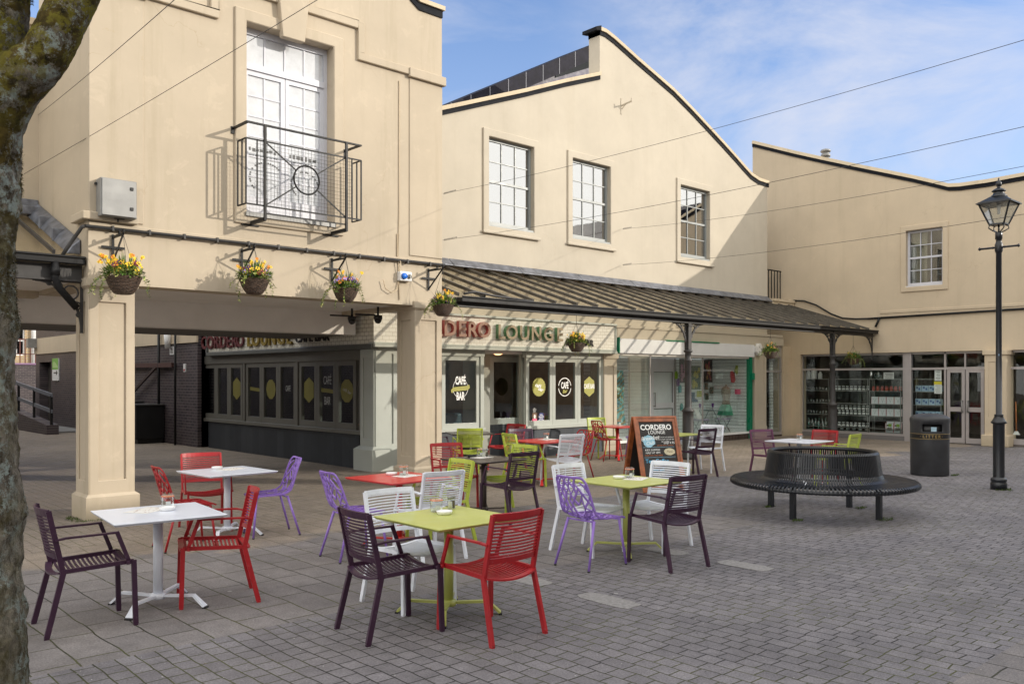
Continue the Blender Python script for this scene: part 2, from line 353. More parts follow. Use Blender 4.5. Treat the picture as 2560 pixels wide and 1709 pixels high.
def pavement():
    m,nt,out=newmat('block_paving'); n=N(nt); p=n('BsdfPrincipled')
    g=n('NewGeometry'); s=n('SeparateXYZ'); n.l(g.outputs['Position'],s.inputs[0])
    # slightly wandering joints
    wob=n('TexNoise'); wob.inputs['Scale'].default_value=1.5; wob.inputs['Detail'].default_value=3; n.l(g.outputs['Position'],wob.inputs[0])
    wv=n('VectorMath',operation='MULTIPLY_ADD'); n.l(wob.outputs['Color'],wv.inputs[0]); wv.inputs[1].default_value=(.07,.07,0); n.l(g.outputs['Position'],wv.inputs[2])
    s2=n('SeparateXYZ'); n.l(wv.outputs[0],s2.inputs[0]); cb=n('CombineXYZ'); n.l(s2.outputs[1],cb.inputs[0]); n.l(s2.outputs[0],cb.inputs[1])
    def br(bw,bh,ms,c1,c2,mor,off=.5):
        b=n('TexBrick'); b.offset=off; b.squash=1.35; b.squash_frequency=3; n.l(cb.outputs[0],b.inputs['Vector']); b.inputs['Scale'].default_value=1
        b.inputs['Brick Width'].default_value=bw; b.inputs['Row Height'].default_value=bh; b.inputs['Mortar Size'].default_value=ms; b.inputs['Mortar Smooth'].default_value=.4; b.inputs['Bias'].default_value=0
        b.inputs['Color1'].default_value=tuple(c1)+(1,); b.inputs['Color2'].default_value=tuple(c2)+(1,); b.inputs['Mortar'].default_value=tuple(mor)+(1,)
        return b
    A=br(.140,.122,.0052,(.158,.147,.156),(.200,.187,.196),(.022,.020,.015))
    B=br(.41,.275,.0062,(.172,.157,.154),(.212,.193,.188),(.034,.032,.022))
    x,y=s.outputs[0],s.outputs[1]
    def gt(a,b): return n.math('GREATER_THAN',a,b)
    slabs=n.math('MULTIPLY',n.math('MULTIPLY',gt(y,5.62),n.math('LESS_THAN',x,9.3)),n.math('LESS_THAN',y,9.6))
    s3=n.math('MULTIPLY',n.math('LESS_THAN',y,1.93),gt(x,4.2))
    zone=n.math('MAXIMUM',slabs,s3)
    col=n.mix(zone,A.outputs['Color'],B.outputs['Color']); fac=n.math('ADD',n.math('MULTIPLY',A.outputs['Fac'],n.math('SUBTRACT',1,zone)),n.math('MULTIPLY',B.outputs['Fac'],zone))
    v=g.outputs['Position']
    # ochre blocks close to the buildings, sunlight painted in as a paler, warmer colour
    sun_warm=n.ramp(n.math('ADD',n.math('MULTIPLY',y,.1),n.math('MULTIPLY',n.noise(v,.9,3),.25)),[(.98,0),(1.10,1)])
    col=n.mix(n.math('MULTIPLY',sun_warm,.66),col,n.mix(n.noise(v,1.9,4),(.25,.20,.155),(.36,.29,.21)))
    f=n.ramp(n.noise(v,.55,6,.65),[(.3,.74),(.7,1.18)]); col=n.mix(1,col,f,'MULTIPLY')
    f=n.ramp(n.noise(v,6,6,.75),[(.25,.70),(.75,1.22)]); col=n.mix(1,col,f,'MULTIPLY')
    f=n.ramp(n.noise(v,70,4,.75),[(.3,.55),(.7,1.38)]); col=n.mix(.9,col,n.mix(1,col,f,'MULTIPLY'))
    # moss in joints
    mo=n.math('MULTIPLY',fac,n.ramp(n.noise(v,.8,5,.7),[(.42,0),(.60,1)])); col=n.mix(n.math('MULTIPLY',mo,.8),col,(.095,.10,.025))
    # dark drips and stains
    st=n.ramp(n.noise(v,1.1,6,.72),[(.58,0),(.70,1)]); col=n.mix(n.math('MULTIPLY',st,.45),col,(.05,.047,.047))
    # chewing gum and litter specks
    vo=n('TexVoronoi',feature='F1'); vo.inputs['Scale'].default_value=2.6; vo.inputs['Randomness'].default_value=1; n.l(v,vo.inputs['Vector'])
    rad=n.math('MULTIPLY',n('SeparateColor').outputs[0],1) if False else None
    sp=n('SeparateColor'); n.l(vo.outputs['Color'],sp.inputs[0])
    gum=n.math('LESS_THAN',vo.outputs['Distance'],n.math('MULTIPLY',sp.outputs[0],.055)); gum=n.math('MULTIPLY',gum,gt(sp.outputs[1],.45))
    col=n.mix(n.math('MULTIPLY',gum,.75),col,(.33,.32,.31))
    vo2=n('TexVoronoi',feature='F1'); vo2.inputs['Scale'].default_value=9; n.l(v,vo2.inputs['Vector']); sp2=n('SeparateColor'); n.l(vo2.outputs['Color'],sp2.inputs[0])
    g2=n.math('MULTIPLY',n.math('LESS_THAN',vo2.outputs['Distance'],.06),gt(sp2.outputs[0],.80)); col=n.mix(n.math('MULTIPLY',g2,.6),col,(.30,.29,.28))
    n.l(col,p.inputs['Base Color'])
    n.l(n.ramp(n.noise(v,3,4),[(.3,.62),(.7,.85)]),p.inputs['Roughness']); p.inputs['Specular IOR Level'].default_value=.35
    h=n.math('ADD',n.math('MULTIPLY',fac,-1.4),n.math('ADD',n.math('MULTIPLY',n.noise(v,80,4,.7),.35),n.math('MULTIPLY',n.noise(v,2.2,3),.9)))
    n.l(n.bump(h,.8,.012),p.inputs['Normal'])
    n.l(p.outputs[0],out.inputs[0]); return m
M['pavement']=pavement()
def bark():
    m,nt,out=newmat('lichen_bark'); n=N(nt); p=n('BsdfPrincipled'); v=n.worldpos()
    vs=n.worldpos(scale=(1,1,.45))
    base=n.mix(n.ramp(n.noise(vs,20,8,.8),[(.40,0),(.60,1)]),(.085,.068,.045),(.46,.41,.33))
    z=n('SeparateXYZ'); n.l(v,z.inputs[0]); zz=z.outputs[2]
    up=n.ramp(n.math('MULTIPLY',zz,.25),[(.34,0),(.60,1)])
    # pale blue-grey lichen
    f=n.math('MULTIPLY',n.ramp(n.noise(v,26,8,.8),[(.50,0),(.54,1)]),n.ramp(n.noise(v,3.4,4),[(.42,0),(.50,1)]))
    c=n.mix(f,base,n.mix(n.noise(v,60,3),(.38,.47,.44),(.66,.72,.66)))
    # moss, brown green high up
    f=n.math('MULTIPLY',n.ramp(n.noise(v,7.5,8,.8),[(.47,0),(.52,1)]),n.math('ADD',n.math('MULTIPLY',up,.85),.15))
    c=n.mix(f,c,n.mix(n.ramp(n.noise(v,26,4),[(.3,0),(.7,1)]),(.028,.024,.008),(.20,.14,.03)))
    f=n.math('MULTIPLY',n.ramp(n.noise(v,9,8,.78),[(.49,0),(.54,1)]),n.ramp(n.math('MULTIPLY',zz,.25),[(.64,.12),(.74,1)]))
    c=n.mix(f,c,n.mix(n.noise(v,40,3),(.15,.13,.02),(.42,.37,.05)))
    lowg=n.ramp(n.math('MULTIPLY',zz,.25),[(.10,1),(.33,0)])
    c=n.mix(n.math('MULTIPLY',lowg,.40),c,(.11,.105,.035))
    n.l(c,p.inputs['Base Color']); p.inputs['Roughness'].default_value=.9; p.inputs['Specular IOR Level'].default_value=.2
    h=n.math('ADD',n.noise(vs,18,9,.8),n.math('MULTIPLY',n.noise(v,80,5,.8),.4)); n.l(n.bump(h,1,.06),p.inputs['Normal'])
    n.l(p.outputs[0],out.inputs[0]); return m
M['bark']=bark()
def slatwall(name,axis):
    m,nt,out=newmat(name); n=N(nt); p=n('BsdfPrincipled'); g=n('NewGeometry'); s=n('SeparateXYZ'); n.l(g.outputs['Position'],s.inputs[0])
    f=n.math('FRACT',n.math('DIVIDE',s.outputs[2],.095)); k=n.math('LESS_THAN',f,.10)
    c=n.mix(k,(.88,.92,.93),(.16,.18,.19)); n.l(c,p.inputs['Base Color']); p.inputs['Roughness'].default_value=.4
    n.l(p.outputs[0],out.inputs[0]); return m
M['slatwall']=slatwall('white_slatwall','x')

def textobj(name,s,size,origin,facing,mat,parent,extrude=.0,align='CENTER',bold=0.0,sx=1.0,shear=0.0,rot=0.0,mats=None,spacing=1.0,center=True):
    cu=bpy.data.curves.new(name,'FONT'); cu.body=s; cu.size=size; cu.align_x=align; cu.align_y='CENTER'
    cu.extrude=extrude; cu.offset=bold; cu.shear=shear; cu.space_character=spacing; cu.resolution_u=3
    t=bpy.data.objects.new('tmp',cu); COL.objects.link(t)
    me=bpy.data.meshes.new_from_object(t); bpy.data.objects.remove(t)
    R={'-y':Matrix.Rotation(PI/2,4,'X'),'-x':Matrix.Rotation(-PI/2,4,'Z')@Matrix.Rotation(PI/2,4,'X')}.get(facing) if isinstance(facing,str) else facing
    T=Matrix.Translation(Vector(origin))@R@Matrix.Rotation(rot,4,'Z')@Matrix.Diagonal((sx,1,1,1))
    me.transform(T)
    off=Vector((0,0,0)); p=parent
    while p is not None: off+=p.location; p=p.parent
    if not parent is None and parent.get('localtext'): pass
    else: me.transform(Matrix.Translation(-off))
    me.name=name; me.materials.clear()
    ms=mats or [mat]
    for x in ms: me.materials.append(x)
    if len(ms)>1:
        nrm=(R.to_3x3()@Vector((0,0,1)))
        for p_ in me.polygons: p_.material_index = 1 if p_.normal.dot(nrm)>.9 else 0
    else:
        for p_ in me.polygons: p_.material_index=0
    o=bpy.data.objects.new(name,me); COL.objects.link(o)
    if parent is not None: o.parent=parent
    return o

# ------------------------------------------------------------------ ground
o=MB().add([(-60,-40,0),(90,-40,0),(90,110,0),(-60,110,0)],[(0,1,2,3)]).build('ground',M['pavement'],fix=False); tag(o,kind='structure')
M['worn_patch']=paint('worn_concrete_patch',(.225,.215,.21),.85,var=.25,vs=30,bump=.3,bs=90)
patches=[(5.03,5.26,4.20,4.76),(6.93,7.16,4.18,4.72),(5.03,5.26,5.16,5.64),(6.93,7.16,5.12,5.60)]
for i,(a,b,c,d) in enumerate(patches):
    mb=MB(); n_=28; pts=[]
    cx,cy,hx,hy=(a+b)/2,(c+d)/2,(b-a)/2,(d-c)/2
    for k in range(n_):
        an=2*PI*k/n_; cs,sn=math.cos(an),math.sin(an); q=(abs(cs)**5+abs(sn)**5)**(-1/5)
        pts.append((cx+cs*q*hx*random.uniform(.93,1.03),cy+sn*q*hy*random.uniform(.95,1.02)))
    mb.plate(pts,[],lambda x,y,k:(x,y,.004 if k==0 else .001),sides=True)
    o=mb.build('paving_patch',M['worn_patch']); tag(o,kind='structure')

# ------------------------------------------------------------------ shared architecture helpers
def sash(parent, plane, facing, a0,a1,z0,z1, cols, rows, mat, gmat, depth=.06, fr=.06, bar=.022, mid=True, name='window', inset=0.0):
    """a window: frame with glazing bars as one mesh, the glass a mesh under it. facing '-y' or '-x'."""
    mb=MB()
    def B(p0,p1,q0,q1,d0,d1):
        if facing=='-y': mb.box(p0,p1,plane+d0,plane+d1,q0,q1)
        else: mb.box(plane+d0,plane+d1,p0,p1,q0,q1)
    B(a0,a0+fr,z0,z1,0,depth); B(a1-fr,a1,z0,z1,0,depth)
    B(a0+fr,a1-fr,z1-fr,z1,0,depth); B(a0+fr,a1-fr,z0,z0+fr*1.25,0,depth)
    ia0,ia1,iz0,iz1=a0+fr,a1-fr,z0+fr*1.25,z1-fr
    for i in range(1,cols):
        x=ia0+(ia1-ia0)*i/cols; B(x-bar/2,x+bar/2,iz0,iz1,.012,depth-.012)
    for j in range(1,rows):
        z=iz0+(iz1-iz0)*j/rows; w=bar/2
        if mid and j*2==rows: w=.026; B(ia0,ia1,z-w,z+w,.004,depth-.006)
        else: B(ia0,ia1,z-w,z+w,.015,depth-.015)
    f=mb.build(name,mat,parent,world=True)
    g=MB()
    if facing=='-y': g.box(ia0-.01,ia1+.01,plane+.030,plane+.036,iz0-.01,iz1+.01)
    else: g.box(plane+.030,plane+.036,ia0-.01,ia1+.01,iz0-.01,iz1+.01)
    go=MB(); go.v,go.f,go.sm,go.mi=g.v,g.f,g.sm,g.mi
    o=go.build('pane',gmat,f); 
    # pane vertices are in world coordinates: shift to the parent's frame
    off=Vector((0,0,0)); p=f.parent
    while p is not None: off+=p.location; p=p.parent
    for v in o.data.vertices: v.co-=off
    return f
def surround(parent,plane,facing,a0,a1,z0,z1,w,proud,mat,sill=None,wt=None,name='window_surround'):
    """moulded band round an opening a0..a1,z0..z1"""
    wt=w if wt is None else wt; wb=w
    out=rect(a0-w,a1+w,z0-wb,z1+wt); hole=rect(a0,a1,z0,z1)
    if facing=='-y': tf=ypoly(plane-proud,plane+.01)
    else: tf=xpoly(plane-proud,plane+.01)
    mb=MB(); mb.plate(out,[hole],tf)
    if sill:
        if facing=='-y': mb.box(a0-w-.03,a1+w+.03,plane-proud-.03,plane-proud,z0-wb,z0-wb+sill)
        else: mb.box(plane-proud-.03,plane-proud,a0-w-.03,a1+w+.03,z0-wb,z0-wb+sill)
    return mb.build(name,mat,parent,world=True,bevel=.012)
def dark_box(parent,x0,x1,y0,y1,z0,z1,name='room',mat=None,open_side='-y'):
    """inside of a room behind a window: five inward faces"""
    v=[(x,y,z) for x in (x0,x1) for y in (y0,y1) for z in (z0,z1)]
    F_={'x0':(0,1,3,2),'x1':(4,6,7,5),'y0':(0,4,5,1),'y1':(2,3,7,6),'z0':(0,2,6,4),'z1':(1,5,7,3)}
    skip={'-y':'y0','-x':'x0'}[open_side]
    return MB().add(v,[f for k,f in F_.items() if k!=skip]).build(name,mat or M['dark_room'],parent,world=True,fix=False)
# ================================================================== A : arcade building with french window
YA, YB, XC = 11.35, 13.70, 24.2
A=empty('arcade_building',(6.0,YA,0),label='cream rendered arcade building with french window and two square pillars',cat='building')
XL,XR=3.33,8.84
zc=2.93
# front wall with curved parapet
par=[(XL,zc),(XR,zc),(XR,7.76),(8.36,7.76),(8.20,7.86),(8.05,8.05),(7.85,8.45),(7.5,8.9),(6.9,9.25),(6.08,9.4),(5.2,9.25),(4.6,8.9),(4.25,8.45),(4.1,8.0),(3.9,7.8),(XL,7.76)]
wx0,wx1,wz0,wz1=5.385,6.77,4.07,6.72
mb=MB(); mb.plate(par,[rect(wx0,wx1,wz0,wz1)],ypoly(YA,YA+.35))
mb.build('front_wall',M['creamA'],A,world=True)
# side wall facing left + right return
mb=MB(); mb.plate([(YA+.35,zc),(13.6,zc),(13.6,7.6),(YA+.35,7.6)],[],xpoly(XL,XL+.3)); mb.build('side_wall',M['creamA'],A,world=True)
mb=MB(); mb.box(XR-.3,XR,YA+.35,YB+2.4,zc,7.6); mb.build('side_wall',M['creamA'],A,world=True)
mb=MB(); mb.box(XL+.3,XR-.3,YA+.36,16.4,7.2,7.35); mb.build('roof',M['roof_slate'],A,world=True)
mb=MB(); mb.box(XL-9,XR-.3,16.1,16.4,2.93,7.2); mb.build('rear_wall',M['creamA'],A,world=True)
# coping on the visible right shoulder and over the curve
cop=[p for p in par if p[1]>7.7]
mb=MB(); mb2=MB()
for (x0,z0),(x1,z1) in zip(cop[:-1],cop[1:]):
    ex=.03 if x0==XR else 0
    mb.hexa([(x0+ex,YA-.06,z0+.10),(x1,YA-.06,z1+.10),(x1,YA+.40,z1+.10),(x0+ex,YA+.40,z0+.10),(x0+ex,YA-.06,z0+.17),(x1,YA-.06,z1+.17),(x1,YA+.40,z1+.17),(x0+ex,YA+.40,z0+.17)])
    mb2.hexa([(x0,YA-.025,z0-.02),(x1,YA-.025,z1-.02),(x1,YA+.37,z1-.02),(x0,YA+.37,z0-.02),(x0,YA-.025,z0+.10),(x1,YA-.025,z1+.10),(x1,YA+.37,z1+.10),(x0,YA+.37,z0+.10)])
mb.build('coping',M['coping'],A,world=True); mb2.build('coping_band',M['coping_black'],A,world=True)
# raised string course stepping over the window, joined to a keystone
hw=.115; pr=.05
mb=MB()
def band(x0,x1,z0,z1,d=pr): mb.box(x0,x1,YA-d,YA+.01,z0,z1)
band(7.19,8.14,6.635,6.635+hw); band(7.19,7.19+hw,6.635+hw,7.11+hw); band(6.24,7.19,7.11,7.11+hw)
band(8.14,XR+.04,6.60,6.60+hw+.03,.075); band(8.17,XR,zc+.8,6.60,.018)
band(4.02,4.98,6.635,6.635+hw); band(4.98-hw,4.98,6.635+hw,7.11+hw); band(4.98,5.90,7.11,7.11+hw)
band(XL-.04,4.02,6.60,6.60+hw+.03,.075); band(XL,3.99,3.72,6.60,.018)
mb.build('string_course',M['creamA'],A,world=True,bevel=.008)
mb=MB(); mb.add([(5.90,YA-.10,6.63),(6.25,YA-.10,6.63),(6.34,YA-.10,7.42),(5.82,YA-.10,7.42),(5.90,YA+.01,6.63),(6.25,YA+.01,6.63),(6.34,YA+.01,7.42),(5.82,YA+.01,7.42)],[(0,1,2,3),(4,5,6,7),(0,1,5,4),(1,2,6,5),(2,3,7,6),(3,0,4,7)])
mb.build('keystone',M['creamA'],A,world=True,bevel=.008)
surround(A,YA,'-y',wx0,wx1,wz0,wz1,.17,.035,M['creamA'])
# french window : frame, transom, two leaves
fw=MB(); yy=YA+.17
def fb(x0,x1,z0,z1,d0=0,d1=.07): fw.box(x0,x1,yy+d0,yy+d1,z0,z1)
fb(wx0,wx0+.06,wz0,wz1); fb(wx1-.06,wx1,wz0,wz1); fb(wx0+.06,wx1-.06,wz1-.09,wz1); fb(wx0+.06,wx1-.06,wz0,wz0+.06)
fb(wx0+.06,wx1-.06,6.13,6.22,-.02)
for i in range(1,4):
    x=wx0+.06+(wx1-wx0-.12)*i/4; fb(x-.012,x+.012,6.22,wz1-.09,.015,.055)
cx_=(wx0+wx1)/2
leaf=MB()
for a,b in ((wx0+.06,cx_-.005),(cx_+.005,wx1-.06)):
    def lb(x0,x1,z0,z1,d0=.005,d1=.055): leaf.box(x0,x1,yy+d0,yy+d1,z0,z1)
    lb(a,a+.055,wz0+.06,6.13); lb(b-.065,b,wz0+.06,6.13); lb(a+.055,b-.065,6.06,6.13); lb(a+.055,b-.065,wz0+.06,wz0+.27)
    m_=(a+.055+b-.065)/2; lb(m_-.010,m_+.010,wz0+.27,6.06,.015,.045)
    for j in range(1,6):
        z=wz0+.27+(6.06-wz0-.27)*j/6; lb(a+.055,b-.065,z-.010,z+.010,.018,.042)
W=fw.build('french_window',M['white_wood'],A,world=True)
leaf.build('window_leaf',M['white_wood'],W,world=True)
MB().box(wx0+.05,wx1-.05,yy+.028,yy+.034,wz0+.2,wz1-.08).build('pane',M['glass_french'],W,world=True)
mb=MB(); mb.box(wx0-.02,wx1+.02,YA-.06,YA+.17,wz0-.06,wz0-.003); mb.build('window_sill',M['steel_grey'],A,world=True)
# soft scribbles on the film
mb=MB()
for sgn,(a,b) in enumerate(((wx0+.14,cx_-.09),(cx_+.08,wx1-.14))):
    for z,h in ((5.02,.035),(4.93,.012)):
        x=a
        while x<b-.05:
            w=random.uniform(.02,.06); mb.box(x,x+w,yy+.024,yy+.0265,z-h*random.uniform(.3,1)-.01*sgn,z+h*random.uniform(.2,.8)); x+=w+random.uniform(.008,.03)
for r_,cx2 in ((.26,cx_-.28),(.22,cx_+.33)):
    for k in range(34):
        an=k/34*PI*1.5-.6
        if random.random()<.3: continue
        x=cx2+math.cos(an)*r_; z=4.62+math.sin(an)*r_*.9
        if wx0+.12<x<wx1-.14: mb.box(x-.012,x+.012,yy+.024,yy+.0262,z-.010,z+.010)
mb.build('window_lettering',paint('faded_black',(.12,.12,.12),.7),W,world=True)
dark_box(A,XL+.35,XR-.35,YA+.36,13.5,3.2,7.1,mat=paint('pale_room',(.30,.28,.25),.8))
# beam, ledge over the openings, soffits
mb=MB(); mb.box(XL,XR,YA-.02,YA+.008,3.62,3.68); mb.build('string_course',M['creamA'],A,world=True,bevel=.006)
mb=MB(); mb.box(XL-.02,3.9,YA-.09,YA-.005,3.70,3.80); mb.box(XL-.09,XL-.002,YA-.09,YA+.42,3.70,3.80); mb.build('pilaster_cap',M['creamA'],A,world=True,bevel=.01)
# horizontal soffit just above the opening, then deep white beam
mb=MB(); mb.box(XL-6.5,XR-.302,YA+.352,14.0,2.99,3.05); mb.build('soffit',M['white_soffit'],A,world=True)
mb=MB(); mb.box(XL-6.5,XR,14.0,14.35,2.57,3.05); mb.build('beam',M['white_soffit'],A,world=True)
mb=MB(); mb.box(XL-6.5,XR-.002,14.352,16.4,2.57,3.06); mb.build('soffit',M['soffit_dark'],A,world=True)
# pillars
def panelled_pillar(parent,x0,x1,y0,y1,ztop,mat,plinth=.305,name='pillar',faces=('y','x'),zcap=2.86,pp=.05):
    mb=MB()
    mb.box(x0+.002,x1-.002,y0+.012,y1-.002,plinth-.01,ztop)       # core
    t=.014
    pz0,pz1=plinth+.17,zcap-.16
    w=x1-x0; mx=.11
    mb.plate(rect(x0,x1,plinth-.005,ztop),[rect(x0+mx,x1-mx,pz0,pz1)],ypoly(y0-t,y0+.013))
    d=y1-y0
    mb.plate(rect(y0-t,y1,plinth-.005,ztop),[rect(y0+.11,y1-.11,pz0,pz1)],xpoly(x0-t,x0+.003))
    p=mb.build(name,mat,parent,world=True,bevel=.006)
    mb=MB(); mb.box(x0-pp,x1+pp,y0-pp,y1+pp,0,plinth-.03)
    mb.hexa([(x0-pp,y0-pp,plinth-.03),(x1+pp,y0-pp,plinth-.03),(x1+pp,y1+pp,plinth-.03),(x0-pp,y1+pp,plinth-.03),(x0-.016,y0-.016,plinth+.005),(x1+.005,y0-.016,plinth+.005),(x1+.005,y1,plinth+.005),(x0-.016,y1,plinth+.005)])
    mb.build('plinth',mat,p,world=True)
    mb=MB(); q=.045; mb.box(x0-q,x1+q*.8,y0-q,y1+q*.5,zcap+.035,ztop+.002); mb.hexa([(x0-.016,y0-.016,zcap),(x1+.002,y0-.016,zcap),(x1+.002,y1,zcap),(x0-.016,y1,zcap),(x0-q,y0-q,zcap+.035),(x1+q*.8,y0-q,zcap+.035),(x1+q*.8,y1+q*.5,zcap+.035),(x0-q,y1+q*.5,zcap+.035)])
    mb.build('capital',mat,p,world=True); return p
panelled_pillar(A,XL+.012,3.885,YA+.012,YA+.50,2.99,M['creamA'])
panelled_pillar(A,8.30,8.84,YA+.012,YA+.50,2.99,M['creamA'])
# left wing, set back
mb=MB(); mb.plate([(-6,2.9),(XL-.001,2.9),(XL-.001,6.75),(-6,6.75)],[],ypoly(13.6,13.9)); mb.build('wing_wall',M['creamA'],A,world=True)
mb=MB(); mb.box(-6,XL,13.55,13.95,6.75,6.85); mb.build('coping',M['coping'],A,world=True)

# ---- things fixed to A
# control cabinet
def wallbox():
    a,z0=PY(250,538,YA-.18)
    e=empty('control_cabinet',(3.63,YA,3.98),label='grey steel control cabinet on the wall above the corner pillar',cat='cabinet')
    MB().box(-.215,.215,-.19,-.0,-.235,.235).build('body',M['steel_grey'],e,bevel=.006)
    MB().box(-.205,.205,-.212,-.192,-.225,.225).build('door',M['steel_grey'],e,bevel=.005)
    for z in (.13,-.12): MB().box(.125,.165,-.224,-.213,z-.02,z+.02).build('latch',M['black_plastic'],e,bevel=.004)
    MB().box(-.24,-.216,-.06,-.03,.16,.19).box(-.03,.09,-.13,-.05,-.245,-.236).tube([(.02,-.09,-.236),(.02,-.09,-.28)],.012).build('gland',M['iron_grey'],e)
    return e
wallbox()
# conduit
def tagt(o,label,cat,group=None,kind=None): return tag(o,label,cat,group,kind)
o=MB(); o.tube([(3.28,YA-.05,3.615),(8.86,YA-.05,3.63)],.022,8); o.tube([(3.28,YA-.05,3.615),(3.25,YA-.02,3.60),(3.12,YA+.14,3.34),(3.06,YA+.2,3.20)],.024,8)
for i in range(12): x=3.6+i*.45; o.box(x-.012,x+.012,YA-.078,YA,3.588,3.652)
ob=o.build('wall_conduit',M['iron_grey']); tag(ob,'long dark grey conduit running along the arcade wall over the flower baskets','pipe')
o=MB(); o.tube([(7.93,YA-.012,4.05),(7.93,YA-.012,3.66),(7.95,YA-.08,3.60),(7.95,YA-.015,3.3),(7.92,YA-.03,3.16),(7.80,YA-.05,3.10),(7.68,YA-.05,3.16),(7.64,YA-.05,3.29)],.008,6); o.tube([(7.97,YA-.012,6.5),(7.97,YA-.014,4.4),(7.95,YA-.012,3.66),(7.97,YA-.012,3.0)],.007,6)
tag(o.build('wall_cable',paint('cream_cable',(.50,.40,.27),.5)),'thin cream cable down the wall to the blue socket','cable')
# blue commando socket
sx_,sz_=PY(1012,691,YA-.05)
e=empty('wall_socket',(sx_,YA,sz_),label='white outdoor power socket with blue cover on the arcade wall',cat='socket')
MB().box(-.115,.115,-.09,0,-.075,.075).build('housing',M['white_pl'],e,bevel=.012,seg=2)
mb=MB(); mb.lathe([(.001,.035),(.045,.033),(.05,.02),(.052,0)],20); 
for v in range(len(mb.v)): x,y,z=mb.v[v]; mb.v[v]=(x-.045,-.092-z,y)
mb.build('blue_cover',paint('socket_blue',(.01,.14,.62),.35),e)
mb=MB(); mb.lathe([(.001,.02),(.036,.02),(.038,0)],20)
for v in range(len(mb.v)): x,y,z=mb.v[v]; mb.v[v]=(x+.06,-.091-z,y)
mb.box(.052,.068,-.125,-.11,-.03,.03); mb.build('switch',M['steel_grey'],e)
# balcony railing
def railing():
    e=empty('balcony_railing',((wx0+wx1)/2,YA,4.0),label='black iron balcony railing with mesh and ring across the french window',cat='railing')
    x0,x1=-.83,.86; d=.42; zt=1.20; z1=.98; z0=.10
    fr=MB()
    fr.bar((x0-.04,-.015,zt),(x0-.04,-d,zt),.045,.02); fr.bar((x0-.06,-d,zt),(x1+.06,-d,zt),.045,.02); fr.bar((x1+.04,-.015,zt),(x1+.04,-d,zt),.045,.02)
    fr.box(x0-.08,x0-.0,-.015,0,zt-.08,zt+.02); fr.box(x1+.0,x1+.08,-.015,0,zt-.08,zt+.02)
    for z in (z1,z0): fr.bar((x0-.06,-d,z),(x1+.06,-d,z),.016,.02); fr.bar((x0-.06,-d,z),(x0-.06,-.17,z),.02,.016); fr.bar((x1+.06,-d,z),(x1+.06,-.17,z),.02,.016)
    for x in (x0-.06,x1+.06):
        for y in (-d,-.30,-.17): fr.bar((x,y,z0),(x,y,z1),.018,.018)
    fr.bar((x0+.10,-d,z0),(x0+.10,-d,z1),.016,.016); fr.bar((x1-.10,-d,z0),(x1-.10,-d,z1),.016,.016)
    fr.build('frame',M['iron'],e)
    for x in (-.62,.66):
        p=MB(); p.bar((x,-d-.012,-.10),(x,-d-.012,zt),.032,.032); p.bar((x,-d,-.08),(x-.0,-.02,-.08),.05,.045); p.box(x-.14,x+.12,-.02,0,-.12,-.05); p.build('post',M['iron'],e)
    c=(.02,-d,.55); r=.20
    mb=MB(); mb.tube([(c[0]+r*math.cos(a*PI/20),c[1],c[2]+r*math.sin(a*PI/20)) for a in range(40)],.013,8,closed=True); mb.build('ring',M['iron'],e)
    mb=MB()
    for sx2,sz2 in ((-1,1),(1,1),(-1,-1),(1,-1)):
        ex=(-.62 if sx2<0 else .66); ez=(z1 if sz2>0 else z0); v=Vector((ex-c[0],0,ez-c[2])).normalized()
        mb.bar((c[0]+v.x*r,-d,c[2]+v.z*r),(ex,-d,ez),.012,.018)
    mb.build('brace',M['iron'],e)
    mb=MB(); st=.052
    x=-.73
    while x<.78: mb.bar((x,-d+.012,z0),(x,-d+.012,z1),.003,.003); x+=st
    z=z0+st
    while z<z1: mb.bar((-.75,-d+.012,z),(.78,-d+.012,z),.003,.003); z+=st
    mb.build('wire_mesh',M['iron'],e); MB().bar((-.62,-d,-.0),(.66,-d,-.0),.018,.018).build('bottom_rail',M['iron'],e)
railing()
# cctv domes under the beam end
for i,(u,v,Y,lab) in enumerate(((945,798,12.6,'dark dome camera beside the pillar in front of the tiled sign'),(880,800,13.2,'dark dome camera hanging nearest the white beam end'))):
    x,z=PY(u,v,Y)
    e=empty('security_camera',(x,Y,z),label=lab,cat='camera',group='dome cameras under the arcade')
    MB().lathe([(.001,.075),(.07,.07),(.078,.03),(.072,0)],20).build('housing',M['black_plastic'],e)
    MB().lathe([(.068,-.002),(.06,-.04),(.035,-.068),(.001,-.078)],20).build('dome',paint('smoked_dome',(.02,.02,.022),.08),e)
    MB().tube([(-.02,0,.06),(-.05,.05,.075),(-.28,.28,.09)],.016,8).tube([(0,0,.07),(0,0,2.99-z)],.02,8).build('arm',M['black_plastic'],e)

